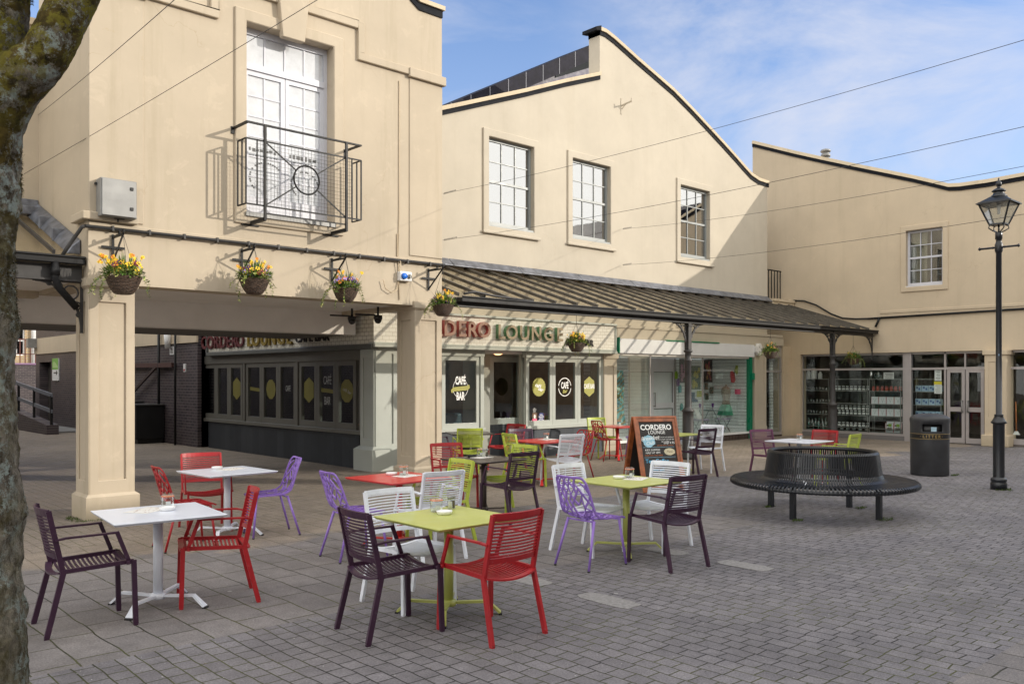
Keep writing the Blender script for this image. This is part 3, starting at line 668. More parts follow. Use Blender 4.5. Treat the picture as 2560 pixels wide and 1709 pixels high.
# ---- left lean-to canopy against A
e=empty('side_canopy',(0.5,12.5,3.0),label='lean-to canopy with lead flashing and cast iron bracket beside the corner pillar',cat='canopy')
xe=XL-.012; ye=11.52; zt0,zt1=3.27,4.02
mb=MB(); mb.hexa([(-5,ye,zt0-.02),(xe-.05,ye,zt0-.02),(xe-.05,13.58,zt1-.02),(-5,13.58,zt1-.02),(-5,ye,zt0),(xe-.05,ye,zt0),(xe-.05,13.58,zt1),(-5,13.58,zt1)]); mb.build('glazing',M['glass_roof'],e,world=True)
mb=MB(); x=-5
while x<xe-.1: mb.bar((x,ye-.03,zt0+.02),(x,13.58,zt1+.02),.03,.05); x+=.57
mb.build('glazing_bars',M['iron_grey'],e,world=True)
mb=MB(); 
vv=Vector((0,13.55-ye,zt1-zt0)); 
mb.hexa([(xe-.16,ye+.1,zt0+.03),(xe,ye+.1,zt0+.03),(xe,13.59,zt1+.03),(xe-.16,13.59,zt1+.03),(xe-.10,ye+.1,zt0+.13),(xe,ye+.1,zt0+.22),(xe,13.59,zt1+.22),(xe-.10,13.59,zt1+.13)])
mb.box(-5,xe,13.42,13.59,zt1+.02,zt1+.14); mb.box(-5,xe,13.56,13.594,zt1+.14,zt1+.26)
for f in (.3,.62): 
    y=ye+.1+(13.49-ye)*f; z=zt0+(zt1-zt0)*f; mb.box(xe-.18,xe-.0,y-.01,y+.012,z+.03,z+.20)
mb.build('flashing',M['lead'],e,world=True,bevel=.02,seg=2)
mb=MB(); mb.box(-5,xe-.0,ye-.12,ye-.0,zt0-.12,zt0-.04); mb.box(-5,xe,ye-.14,ye+.02,zt0-.05,zt0-.02); mb.build('gutter',M['iron'],e,world=True,bevel=.01)
mb=MB(); mb.box(-5,xe-.01,ye+.0,ye+.07,2.97,zt0-.12); mb.box(-5,xe-.01,ye-.03,ye+.1,2.945,2.97); mb.build('beam',M['iron_grey'],e,world=True)
mb=MB(); mb.tube([(2.98,ye-.08,3.17),(2.98,ye-.08,2.96),(3.02,ye-.06,2.86),(3.24,ye-.02,2.62)],.045,12); mb.tube([(2.98,ye-.08,3.10),(2.98,ye-.08,3.0)],.055,12); mb.build('downpipe',M['iron'],e,world=True)
def spandrel(cx,cy,ztop,sx,w=.52,h=.62,dirv=(1,0),name='bracket',parent=None):
    """cast-iron quarter bracket with rings; sx=+1 spreads along dirv"""
    mb=MB(); d=Vector((dirv[0]*sx,dirv[1]*sx,0)); up=Vector((0,0,1)); o=Vector((cx,cy,ztop))
    def P(a,b): return o+d*a-up*b
    pts=[P(w*(1-math.sin(t)) ,h*(1-math.cos(t)) ) for t in [i/14*PI/2 for i in range(15)]]
    for p,q in zip(pts[:-1],pts[1:]): mb.bar(p,q,.03,.026,up=(d.y,-d.x,0))
    mb.bar(P(0,0),P(w+.03,0),.035,.018); mb.bar(P(0,0),P(0,h+.03),.018,.035,up=(d.x,d.y,0))
    for a,b,r in ((.125,.135,.085),(.055,.30,.045),(.27,.055,.045),(.035,.415,.025),(.37,.030,.022)):
        a*=w/.52;b*=h/.62
        ring=[P(a+r*math.cos(k/8*PI),b+r*math.sin(k/8*PI)) for k in range(16)]
        mb.tube(ring,.011,6,closed=True)
    return mb.build(name,M['iron_grey'],parent,world=True)
spandrel(XL-.02,ye+.03,2.94,-1,.52,.60,parent=e)

# ================================================================== B : gabled building
B=empty('gabled_building',(16,YB,0),label='cream rendered gabled building with three grey sash windows above the cafe',cat='building')
T=lambda u,v: PY(u,v,YB)
prof_l=[T(1105.4,276),T(1212,253),T(1314,231),T(1412,207),T(1499.5,189)]
prof_r=[T(1499.5,78),T(1512,83),T(1533,99),T(1560,123),T(1592,152),T(1636,190),T(1682,230),T(1728,277),T(1770,322),T(1808,363),T(1836,394),T(1856,417),T(1876,439),T(1895,452),T(1919,460)]
xl0=8.86; zl0=prof_l[0][1]-(prof_l[0][0]-xl0)*(prof_l[1][1]-prof_l[0][1])/(prof_l[1][0]-prof_l[0][0])
XBR=22.9
outer=[(xl0,3.05),(XBR,3.05),(XBR,prof_r[-1][1])]+list(reversed(prof_r[:-1]))+list(reversed(prof_l))+[(xl0,zl0)]
wins=[]
for (ul,vl),(ur,vr),(ub,vb) in (((1220.5,342.5),(1332.6,368),(1332.6,577.5)),((1429.6,395),(1524,418),(1520,606)),((1699.5,461.8),(1772,479.5),(1772,649))):
    a,z1a=T(ul,vl); b,z1b=T(ur,vr); _,z0=T(ub,vb); wins.append((a,b,z0,(z1a+z1b)/2))
mb=MB(); mb.plate(outer,[rect(*w) for w in wins],ypoly(YB,YB+.35)); mb.build('gable_wall',M['creamB'],B,world=True)
MB().box(XBR-.35,XBR,YB+.351,24,3.05,7.0).build('side_wall',M['creamB'],B,world=True)
MB().box(xl0+.1,XBR-.35,21.4,21.7,0,7).build('rear_wall',M['brick_darky'],B,world=True)
for a,b,z0,z1 in wins:
    sash(B,YB+.075,'-y',a,b,z0,z1,3,4,M['grey_joinery2'],M['glass_up'])
    MB().box(a-.0,b+.0,YB-.02,YB+.075,z0-.04,z0-.002).build('window_sill',M['grey_joinery2'],B,world=True)
    surround(B,YB,'-y',a,b,z0-.045,z1,.16,.04,M['creamB'],sill=.06)
    dark_box(B,a-.4,b+.4,YB+.36,YB+2.2,z0-.3,z1+.2)
def copings(pts,parent,y0,y1,t=.085,band=.10,over=.055,n1='coping',n2='coping_band'):
    m1=MB(); m2=MB()
    for (x0,z0),(x1,z1) in zip(pts[:-1],pts[1:]):
        L=math.hypot(x1-x0,z1-z0); nx,nz=-(z1-z0)/L,(x1-x0)/L
        def q(x,z,k,y): return (x+nx*k,y,z+nz*k)
        m1.hexa([(x0,y0-over,z0),(x1,y0-over,z1),(x1,y1+over,z1),(x0,y1+over,z0),(x0,y0-over,z0+t),(x1,y0-over,z1+t),(x1,y1+over,z1+t),(x0,y1+over,z0+t)])
        m2.hexa([(x0,y0-.022,z0-band),(x1,y0-.022,z1-band),(x1,y1+.02,z1-band),(x0,y1+.02,z0-band),(x0,y0-.022,z0),(x1,y0-.022,z1),(x1,y1+.02,z1),(x0,y1+.02,z0)])
    m1.build(n1,M['coping'],parent,world=True); m2.build(n2,M['coping_black'],parent,world=True)
copings([(xl0,zl0)]+prof_l,B,YB,YB+.35)
copings(prof_r[:-1]+[(XBR+.06,prof_r[-1][1])],B,YB,YB+.35)
xk,zk=prof_r[0]; xk2,zk2=prof_l[-1]
MB().hexa([(xk-.16,YB-.04,zk-.02),(xk+.0,YB-.055,zk+.0),(xk+.0,YB+.42,zk+.0),(xk-.16,YB+.42,zk-.02),(xk-.16,YB-.04,zk+.06),(xk+.0,YB-.055,zk+.12),(xk+.0,YB+.42,zk+.12),(xk-.16,YB+.42,zk+.06)]).build('kneeler_cap',M['coping_black'],B,world=True)
# clerestory roof behind the left slope
YR=16.2
p0=PY(1050,290,YR); p1=PY(1495,106,YR)
sl=(p1[1]-p0[1])/(p1[0]-p0[0])
mb=MB(); mb.hexa([(p0[0],YR,p0[1]-.42),(p1[0]+.6,YR,p1[1]+.6*sl-.42),(p1[0]+.6,YR+2,p1[1]+.6*sl-.42),(p0[0],YR+2,p0[1]-.42),(p0[0],YR,p0[1]),(p1[0]+.6,YR,p1[1]+.6*sl),(p1[0]+.6,YR+2,p1[1]+.6*sl),(p0[0],YR+2,p0[1])])
k=MB()
rf=mb.build('clerestory_roof',M['roof_slate'],B,world=True)
x=p0[0]+.3; jt=MB()
while x<p1[0]+.5:
    z=p0[1]+(x-p0[0])*sl; jt.bar((x,YR-.006,z-.42),(x,YR-.006,z+.002),.022,.010,up=(0,1,0)); x+=.62
jt.build('tile_joints',paint('pale_joint',(.22,.22,.25),.7),rf,world=True)
MB().hexa([(p0[0],YR+.12,p0[1]-2.4),(p1[0]+.6,YR+.12,p1[1]-2.4),(p1[0]+.6,YR+1.6,p1[1]-2.4),(p0[0],YR+1.6,p0[1]-2.4),(p0[0],YR+.12,p0[1]-.42),(p1[0]+.6,YR+.12,p1[1]+.6*sl-.42),(p1[0]+.6,YR+1.6,p1[1]+.6*sl-.42),(p0[0],YR+1.6,p0[1]-.42)]).build('clerestory_wall',M['roof_board'],B,world=True)
MB().hexa([(p1[0]-1.6,YR+.10,p1[1]-1.35),(p1[0]-.25,YR+.10,p1[1]-.75),(p1[0]-.25,YR+.119,p1[1]-.75),(p1[0]-1.6,YR+.119,p1[1]-1.35),(p1[0]-1.6,YR+.10,p1[1]-1.22),(p1[0]-.25,YR+.10,p1[1]-.52),(p1[0]-.25,YR+.119,p1[1]-.52),(p1[0]-1.6,YR+.119,p1[1]-1.22)]).build('clerestory_window',glass('roof_glass',(.05,.12,.16),.03,.05,.1),B,world=True)
# ground-floor lintel beam of B and pillars
MB().box(8.9,23.66,YB-.07,YB+.4,2.98,3.049).build('lintel',M['creamB'],B,world=True)
XS0,XS1=16.03,22.08         # gift shop bay
MB().box(XS0-.02,23.75,YB-.05,YB+.38,2.72,2.979).build('lintel',M['creamB'],B,world=True,bevel=.008)
panelled_pillar(B,15.55,16.01,YB-.03,YB+.4,2.34,M['creamB'],plinth=.16,zcap=2.20,pp=.004)
panelled_pillar(B,22.12,22.73,YB-.06,YB+.4,2.719,M['creamB'],plinth=.35,zcap=2.6,pp=.02)
# flag bracket high on the gable
x,z=T(1553,263)
e=empty('flag_bracket',(x,YB,z),label='small cream metal flag bracket high on the gable wall',cat='bracket')
MB().box(-.025,.025,-.02,0,-.30,.22).build('back_plate',M['creamB'],e); e.scale=(.75,.75,.75); MB().bar((0,-.02,-.02),(.02,-.42,.04),.04,.04).bar((.02,-.42,-.0),(.02,-.42,.14),.03,.03).bar((0,-.02,-.14),(.01,-.2,-.0),.02,.02).build('arm',M['creamB'],e)

# ================================================================== main glazed canopy in front of B
YE=11.10; ZG=3.12; ZW=3.98
cn=empty('glazed_canopy',(16,12.4,0),label='long glazed canopy with dark bars on iron posts in front of the cafe',cat='canopy')
x0c,x1c=8.93,XC-.04
def roofz(y): return ZG+(ZW-ZG)*(y-YE)/(YB-YE)
v=[(x0c,YE,ZG-.012),(x1c,YE,ZG-.012),(x1c,YB-.02,ZW-.012),(x0c,YB-.02,ZW-.012),(x0c,YE,ZG),(x1c,YE,ZG),(x1c,YB-.02,ZW),(x0c,YB-.02,ZW)]
MB().hexa(v).build('glazing',M['glass_roof'],cn,world=True)
mb=MB(); x=x0c+.02; k=0
while x<x1c:
    mb.bar((x,YE-.05,ZG+.016),(x,YB-.03,ZW+.020),.045,.055); x+=.572
    k+=1
mb.build('glazing_bars',M['bar_grey'],cn,world=True)
mb=MB(); mb.box(x0c,x1c,YE-.17,YE-.03,ZG-.115,ZG-.04); mb.box(x0c,x1c,YE-.19,YE-.165,ZG-.045,ZG-.015); mb.build('gutter',M['iron'],cn,world=True,bevel=.012,seg=2)
mb=MB(); mb.box(x0c,x1c,YE-.02,YE+.05,2.955,ZG-.03); mb.box(x0c,x1c,YE-.055,YE+.085,2.935,2.955); mb.build('eaves_beam',M['iron_grey'],cn,world=True)
mb=MB(); x=x0c
while x<XBR:
    w=min(1.9,XBR-x); mb.hexa([(x,YB-.20,ZW+.02),(x+w-.01,YB-.20,ZW+.02),(x+w-.01,YB-.0,ZW+.04),(x,YB-.0,ZW+.04),(x,YB-.20,ZW+.04),(x+w-.01,YB-.20,ZW+.04),(x+w-.01,YB-.012,ZW+.20),(x,YB-.012,ZW+.20)]); x+=w
mb.build('flashing',M['lead'],cn,world=True,bevel=.012)
mb=MB(); mb.box(XBR+.005,XC-.004,YB-.16,YB+.25,ZW-.02,ZW+.06); mb.box(XBR+.03,XC-.006,YB-.2,YB+.3,ZW+.06,ZW+.14); mb.build('wall_cap',M['coping'],cn,world=True)
MB().tube([(9.0,YE-.14,ZG+.02),(9.25,YE-.12,ZG+.07),(9.7,YE-.11,ZG+.03),(10.6,YE-.11,ZG-.01)],.02,8).build('overflow_pipe',M['iron_grey'],cn,world=True)
def post(x):
    p=MB(); c=(x,YE+.02,0)
    p.lathe([(.15,0),(.15,.06),(.125,.10),(.118,.9),(.118,1.02),(.135,1.03),(.135,1.06),(.085,1.10),(.075,1.14),(.070,2.10),(.085,2.12),(.085,2.15),(.068,2.17),(.066,2.30),(.095,2.32),(.095,2.35),(.06,2.37)],20,c)
    p.box(x-.055,x+.055,YE-.035,YE+.075,2.37,2.936); p.box(x-.075,x+.075,YE-.055,YE+.095,2.87,2.90)
    p.box(x-.03,x+.03,YE-.035,YE-.02,2.956,ZG-.03)
    po=p.build('post',M['iron_grey'],cn,world=True)
    for s in (-1,1): spandrel(x+s*.056,YE+.02,2.93,s,.46,.56,parent=po)
for u in (1722,2083): post(XY(u,YE))
spandrel(XC-.02,YE+.02,2.93,-1,.46,.56,parent=cn)
# lower connection railing between B and C
e=empty('roof_railing',(23.7,14.0,4.0),label='thin dark railing in the gap between the gabled building and its neighbour',cat='railing')
mb=MB(); 
for i in range(6): mb.bar((23.30+i*.17,14.0,3.9),(23.30+i*.17,14.0,5.05),.022,.022)
mb.bar((23.28,14.0,5.05),(24.18,14.0,5.05),.04,.03); mb.build('bars',M['iron'],e,world=True)
MB().box(22.9,24.19,15.0,18,2.6,3.95).build('link_block',M['creamB'],B,world=True)
# alarm box, hand dryer shaped lamp
x,z=PY(1901,873,YB-.2)
e=empty('alarm_box',(x,YB-.076,z),label='white hexagonal alarm box on the pillar beside the gift shop',cat='alarm')
mb=MB(); hx=[(.14*math.cos(PI/8+k*PI/4),.19*math.sin(PI/8+k*PI/4)) for k in range(8)]; mb.plate(hx,[],lambda a,b,k:(a,-.12+.12*k,b)); mb.build('housing',M['white_pl'],e,bevel=.015,seg=2)
mb=MB(); 
for a,b in ((-.03,.06),(.05,.01),(-.04,-.07)): mb.lathe([(.001,0),(.018,0)],10,(a,b,0)); 
for i in range(len(mb.v)): a,b,c_=mb.v[i]; mb.v[i]=(a,-.1215,b)
mb.build('lamps',M['black_plastic'],e,fix=False)
# ================================================================== C : building on the right
C_=empty('corner_shop_building',(XC,11,0),label='shaded cream building on the right with dipping parapet and a white sash window',cat='building')
prof=[PX(u,v,XC) for u,v in ((1886,360),(1935,372),(1988,385),(2060,401),(2136,417),(2210,432),(2284,447),(2335,459),(2372,468),(2400,467),(2469,457.5),(2560,441))]
prof=[(15.0,prof[0][1]+.01)]+prof+[(7.0,prof[-1][1]+.03)]
Yw1,zt_=PX(2265.5,578,XC); Yw0,zt2=PX(2357,567,XC); _,zb_=PX(2357,708,XC)
yo=[YX(2001,XC),YX(2462,XC)]; zh=2.47
open1=rect(yo[1]+.02,yo[0],.0,zh)        # Y decreasing to the right
Ypil1=YX(2522,XC)
outer=[(15.0,-.01),(15.0,prof[0][1])]+prof[1:-1]+[(7.0,prof[-1][1]),(7.0,zh),(Ypil1,zh),(Ypil1,-.01),(yo[1],-.01),(yo[1],zh),(yo[0],zh),(yo[0],-.01)]
mb=MB(); mb.plate(outer,[rect(Yw0,Yw1,zb_,(zt_+zt2)/2)],xpoly(XC,XC+.35)); mb.build('front_wall',M['creamC'],C_,world=True)
MB().box(XC+.351,XC+9,14.7,15.0,0,8.9).build('side_wall',M['creamC'],C_,world=True)
MB().box(XC+.351,XC+9,7.0,7.3,0,6.7).build('side_wall',M['creamC'],C_,world=True)
MB().box(XC+.355,XC+8.9,7.31,14.69,6.3,6.4).build('roof',M['roof_slate'],C_,world=True)
m1=MB();m2=MB()
for (y0,z0),(y1,z1) in zip(prof[:-1],prof[1:]):
    m1.hexa([(XC-.06,y0,z0),(XC-.06,y1,z1),(XC+.42,y1,z1),(XC+.42,y0,z0),(XC-.03,y0,z0+.10),(XC-.03,y1,z1+.10),(XC+.42,y1,z1+.10),(XC+.42,y0,z0+.10)])
    m2.hexa([(XC-.03,y0,z0-.10),(XC-.03,y1,z1-.10),(XC+.37,y1,z1-.10),(XC+.37,y0,z0-.10),(XC-.03,y0,z0),(XC-.03,y1,z1),(XC+.37,y1,z1),(XC+.37,y0,z0)])
m1.build('coping',M['coping'],C_,world=True); m2.build('coping_band',M['coping_black'],C_,world=True)
zw=(zt_+zt2)/2
sash(C_,XC+.10,'-x',Yw0,Yw1,zb_,zw,3,4,M['white_wood'],glass('sash_glass',(.75,.78,.78),.10,.01,.5),bar=.02)
surround(C_,XC,'-x',Yw0,Yw1,zb_-.03,zw,.14,.035,M['creamC'],sill=.0)
MB().box(XC-.02,XC+.10,Yw0,Yw1,zb_-.03,zb_-.002).build('window_sill',M['white_wood'],C_,world=True)
dark_box(C_,XC+.36,XC+2.5,Yw0-.6,Yw1+.6,zb_-.5,zw+.3,open_side='-x',mat=paint('dim_room',(.16,.13,.10),.8))
cu=MB(); 
for i in range(9):
    y=Yw1-.09-i*.045; cu.tube([(XC+.24,y,zb_),(XC+.24,y,zw)],.026,8)
cu.build('curtain',paint('cream_curtain',(.62,.55,.40),.8),C_,world=True)
o=MB(); zc0=PX(2139.7,797.3,XC)[1]; zc1=PX(2560,771.4,XC)[1]
o.tube([(XC-.04,YX(2170,XC),zc0-.01),(XC-.04,7.0,zc1)],.028,8); o.tube([(XC-.05,)+PX(u_,v_,XC-.05) for u_,v_ in ((1972,756),(1985,751),(2010,752),(2040,762),(2077,784),(2106,795),(2140,797),(2175,796))],.024,8)
o.tube([(XC-.04,10.9,zc0),(XC-.08,11.0,3.2)],.03,8)
tag(o.build('wall_conduit',M['iron']),'black conduit curving off the canopy and along the shaded building','pipe')
MB().box(XC-.018,XC+.005,7.0,YX(2200,XC),zc0+.11,zc0+.19).build('string_course',M['creamC'],C_,world=True,bevel=.006)
# flue
x_=26.5; r_=ray(2064); t_=x_/r_[0]
e=empty('chimney_flue',(x_,r_[1]*t_,CH+t_*(HV-397)),label='short steel chimney flue poking above the right parapet',cat='chimney')
MB().lathe([(.11,-1.2),(.11,.06)],16).build('pipe',M['steel_grey'],e); MB().lathe([(.15,.06),(.15,.14),(.11,.15),(.11,.20),(.15,.21),(.17,.25),(.14,.29),(.02,.33)],16).build('cowl',M['steel_grey'],e)
# pillar between shopfronts
def xpillar(y0,y1,x0=XC-.22,x1=XC+.3):
    mb=MB(); mb.box(x0+.014,x1,y0,y1,.30,zh-.12)
    mb.plate(rect(y0,y1,.29,zh-.12),[rect(y0+.10,y1-.10,.75,zh-.30)],xpoly(x0,x0+.016))
    p=mb.build('pillar',M['creamC'],C_,world=True,bevel=.006)
    MB().box(x0-.07,x1,y0-.06,y1+.06,0,.30).build('plinth',M['creamC'],p,world=True,bevel=.012)
    MB().box(x0-.04,x1,y0-.04,y1+.04,zh-.12,zh-.002).build('capital',M['creamC'],p,world=True,bevel=.006)
yp0=YX(2516,XC-.22); yp1=YX(2461,XC-.22)
xpillar(yp0,yp1)
# shopfront of C
sf=empty('homeware_shopfront',(XC,10,0),label='homeware shop window and glazed double doors under the shaded wall',cat='shopfront')
XG=XC+.12
def xb(mb,y0,y1,z0,z1,d0=0,d1=.07): mb.box(XG+d0,XG+d1,min(y0,y1),max(y0,y1),z0,z1)
Y=lambda u:YX(u,XG)
fr=MB(); ya,yb,yc,yd,ye_,yf=Y(2003),Y(2262),Y(2279),Y(2365),Y(2372),Y(2462)
xb(fr,ya,ya-.06,.0,zh-.004); xb(fr,yb+.05,yb,.13,zh-.004,-.01); xb(fr,yb-.002,yc+.0,0,zh-.004,-.03,.1); xb(fr,yd+.05,yd,0,zh-.004)
zt=2.02; xb(fr,ya-.06,yb+.05,zt-.04,zt+.02,.0,.05); xb(fr,yc,yd+.05,zt-.04,zt+.02,0,.05); xb(fr,yd,yf,zt-.04,zt+.03,0,.06)
xb(fr,ya-.06,yb+.05,zh-.06,zh-.005); xb(fr,yc,yf,zh-.06,zh-.005)
xb(fr,ya-.06,yb+.05,.13,.19); xb(fr,yc,yd+.05,.05,.12)
xb(fr,(yd+yf)/2+.02,(yd+yf)/2-.02,zt+.03,zh-.06)
fr.build('frame',M['alu'],sf,world=True)
MB().box(XG-.02,XG+.12,yb+.0,ya,0,.13).build('stallriser',paint('grey_riser',(.16,.15,.15),.6),sf,world=True)
# doors
ym=(yd+yf)/2
for y0,y1 in ((yd-.02,ym+.01),(ym-.01,yf+.02)):
    d=MB(); xb(d,y0,y0-.08,.02,zt-.04,.01,.05); xb(d,y1+.08,y1,.02,zt-.04,.01,.05); xb(d,y0-.08,y1+.08,.02,.16,.01,.05); xb(d,y0-.08,y1+.08,zt-.12,zt-.04,.01,.05); xb(d,y0-.08,y1+.08,.86,.98,.01,.05)
    dd=d.build('door',M['alu'],sf,world=True)
    g=MB(); xb(g,y0-.07,y1+.07,.15,zt-.10,.025,.031); g.build('pane',M['glass_shop'],dd,world=True)
    h=MB(); yh=ym+(.07 if y0>ym+.1 else -.07); h.tube([(XG-.05,yh,.85),(XG-.05,yh,1.15)],.014,8); h.box(XG-.05,XG+.01,yh-.02,yh+.02,.84,.87); h.box(XG-.05,XG+.01,yh-.02,yh+.02,1.13,1.16); h.build('handle',M['steel_grey'],dd,world=True)
g=MB(); xb(g,ya-.05,yb+.04,.17,zh-.05,.025,.031); g.build('pane',M['glass_shop'],sf,world=True)
g=MB(); xb(g,yc-.0,yd+.04,.10,zh-.05,.025,.031); g.build('pane',M['glass_shop'],sf,world=True)
g=MB(); xb(g,yd,yf,zt+.02,zh-.05,.025,.031); g.build('pane',M['glass_shop'],sf,world=True)
dark_box(sf,XC+.36,XC+5,7.35,ya+.05,.01,zh+.05,open_side='-x')
# next shop at the right edge
nf=empty('right_shopfront',(XC,7.3,0),label='dark shop window at the right edge with a broom inside the glass',cat='shopfront')
f2=MB(); y7=YX(2523,XG); xb(f2,7.0,y7,.06,.2); xb(f2,7.0,y7,zt-.04,zt+.02); xb(f2,7.0,y7,zh-.06,zh-.005); xb(f2,y7,y7-.03,.2,zh-.06); f2.build('frame',M['alu'],nf,world=True)
g=MB(); xb(g,7.0,y7,.2,zh-.06,.025,.031); g.build('pane',M['glass_shop'],nf,world=True)
MB().box(XG-.02,XG+.1,7.0,y7,0,.06).build('riser',M['brown_tile'],nf,world=True)
yy_=YX(2541,XC+.3)
e=empty('broom',(XC+.3,yy_,0),label='orange wooden broom handle leaning behind the right shop glass',cat='broom')
MB().tube([(0,0,.38),(.02,.02,1.15)],.016,8).build('handle',paint('orange_wood',(.42,.13,.03),.5),e); MB().hexa([(-.04,-.08,.3),(.04,-.08,.3),(.04,.08,.3),(-.04,.08,.3),(-.02,-.03,.39),(.02,-.03,.39),(.02,.03,.39),(-.02,.03,.39)]).build('head',M['white_pl'],e)
# ---- goods on the shelves
SX=XC+.62
def shelfunit(y0,y1,zs,lab):
    e=empty('display_shelf',(SX,(y0+y1)/2,0),label=lab,cat='shelf',group='glass display shelves in the homeware shop')
    mb=MB()
    for z in zs: mb.box(SX-.17,SX+.17,y0,y1,z-.012,z)
    mb.build('shelf_boards',glass('shelf_glass',(.35,.50,.48),.12,.05,.5),e,world=True)
    mb=MB()
    for y in (y0,y1):
        for x in (SX-.17,SX+.17): mb.bar((x,y,.14),(x,y,zs[-1]+.02),.016,.016)
    for z in zs: mb.box(SX-.178,SX-.170,y0,y1,z-.014,z+.004)
    mb.build('uprights',M['steel_grey'],e,world=True); return e
def yz(u,v,X=SX-.1): return PX(u,v,X)
zs=[.19]+[yz(2100,v)[1] for v in (1066,1036,1007,976,947)]
sh=[(yz(2005,1000)[0],yz(2074,1000)[0]),(yz(2078,1000)[0],yz(2172,1000)[0]),(yz(2176,1000)[0],yz(2254,1000)[0]),(yz(2281,1000)[0],yz(2355,1000)[0])]
labs=['glass shelves of drinking glasses at the left end of the homeware window','glass shelves of white labelled jars behind the canopy post','glass shelves of white gift boxes in the homeware window','glass shelves of pale blue boxes beside the shop doors']
for (a,b),l in zip(sh,labs): shelfunit(min(a,b),max(a,b),zs,l)
jar=empty('storage_jar',(SX,10,-5)); MB().lathe([(.001,.002),(.04,.002),(.045,.01),(.045,.095),(.036,.11),(.036,.125)],12).build('jar_body',M['glass_ware'],jar); MB().lathe([(.04,.120),(.04,.14),(.001,.142)],12).build('lid',M['white_pl'],jar); MB().lathe([(.0455,.025),(.0462,.028),(.0462,.07),(.0455,.073)],12).build('jar_label',M['white_pl'],jar)
cup=empty('glass_tumbler',(SX,10,-5)); MB().lathe([(.026,.001),(.03,.01),(.036,.12),(.034,.12),(.028,.014),(.001,.012)],10).build('tumbler',M['glass_ware'],cup)
gob=empty('green_glass_bottle',(SX,10,-5)); MB().lathe([(.001,.001),(.042,.003),(.045,.02),(.045,.12),(.016,.17),(.014,.24),(.018,.245)],10).build('bottle',M['glass_green'],gob)
bx=empty('gift_box',(SX,10,-5)); MB().box(-.02,.06,-.105,.105,.001,.205).build('carton',M['white_panel'],bx); MB().box(-.0215,-.0202,-.108,-.101,.0,.206).box(-.0215,-.0202,.101,.108,.0,.206).build('red_edge',paint('box_red',(.5,.03,.06),.5),bx); MB().bar((-.0215,-.04,.16),(-.0215,0,.05),.004,.003).bar((-.0215,.04,.16),(-.0215,0,.05),.004,.003).bar((-.0215,0,.05),(-.0215,0,.03),.004,.003).build('printed_glass',paint('print_grey',(.12,.2,.2),.6),bx)
bb=empty('blue_box',(SX,10,-5)); MB().box(-.02,.06,-.085,.085,.001,.17).build('carton',paint('pale_blue_card',(.38,.55,.70),.5),bb); MB().box(-.0212,-.0202,-.05,-.005,.04,.10).box(-.0212,-.0202,.01,.06,.08,.13).build('print',paint('blue_print',(.05,.12,.35),.5),bb)
protos=[jar,cup,gob,bx,bb]
def line(proto,a,b,z,step,label,cat,group,dx=0,mt=None):
    y=min(a,b)+step*.6
    while y<max(a,b)-step*.3:
        copy_tree(proto,(SX+dx,y,z),random.uniform(-.1,.1) if proto is not bx else 0,material=mt,label=label,cat=cat,group=group); y+=step
rowsn=['bottom','second lowest','third','fourth','fifth','top']
a,b=sh[0]
for i in (5,4,3,2):
    line(cup,a,b,zs[i-1] if i<5 else zs[4],.10,'clear tumbler on the %s shelf at the left end of the homeware window'%rowsn[i-1],'glass','tumblers on the homeware shelves')
line(gob,a,b,zs[1],.11,'green glass bottle on the second lowest homeware shelf','bottle','green bottles in the homeware window')
line(gob,a,b,zs[0],.16,'green glass bottle on the bottom homeware shelf','bottle','green bottles in the homeware window')
a,b=sh[1]
for i in (4,2,1,0):
    line(jar,a,b,zs[i],.125 if i else .19,'white lidded jar on the %s shelf behind the canopy post'%rowsn[i],'jar','lidded jars on the homeware shelves')
line(jar,a,b,zs[2]+.145,.13,'white lidded jar stacked on the third shelf behind the canopy post','jar','lidded jars on the homeware shelves')
a,b=sh[2]
line(bx,a,b,zs[3],.225,'white gift box with red edge on the fourth homeware shelf','box','white gift boxes with printed glasses')
line(bx,a,b,zs[2],.225,'white gift box with red edge on the third homeware shelf','box','white gift boxes with printed glasses')
line(jar,a,b,zs[4],.13,'bright jar with white label above the gift boxes','jar','lidded jars above the gift boxes',mt=paint('red_jar',(.40,.07,.05),.4))
for k,(y,w) in enumerate(((min(a,b)+.13,.2),(min(a,b)+.36,.2))):
    e=copy_tree(bx,(SX,y,zs[1]),0,label='small blender box on the second shelf under the gift boxes',cat='box',group='blender boxes with green picture'); 
    mb=MB(); mb.lathe([(.001,0),(.03,0)],10,(0,0,.10)); g_=MB().bar((-.023,-.04,.10),(-.023,.04,.10),.04,.08); g_.build('green_picture',paint('lime_print',(.25,.45,.05),.5),e)
    e=copy_tree(bx,(SX,y+.02,zs[0]),0,label='large dark printed box on the bottom shelf under the gift boxes',cat='box',group='large printed boxes on the bottom shelf'); e.scale=(1,1.15,1.25)
    MB().bar((-.023,-.06,.08),(-.023,.05,.08),.03,.05).bar((-.023,.02,.16),(-.023,.07,.16),.03,.03).build('dark_picture',M['dark_room2'],e)
a,b=sh[3]
for i in (4,3,2): line(bb,a,b,zs[i],.185,'pale blue box on the %s shelf beside the shop doors'%rowsn[i],'box','pale blue boxes beside the shop doors')
a,b=sh[0]
for k in range(3):
    e=empty('stoneware_jar',(SX,max(a,b)-.15-k*.2,zs[5]),label='tall white stoneware jar on the top shelf, %s of three'%(['left','middle','right'][k]),cat='jar',group='stoneware jars on the top shelf'); 
    s_=[1,1.15,.8][k]; MB().lathe([(.001,.001),(.075*s_,.002),(.08*s_,.02),(.08*s_,.2*s_),(.04*s_,.25*s_),(.035*s_,.28*s_)],16).build('jar_body',M['white_pl'],e); MB().lathe([(.04*s_,.28*s_),(.04*s_,.30*s_),(.001,.305*s_)],12).build('lid',M['steel_grey'],e)
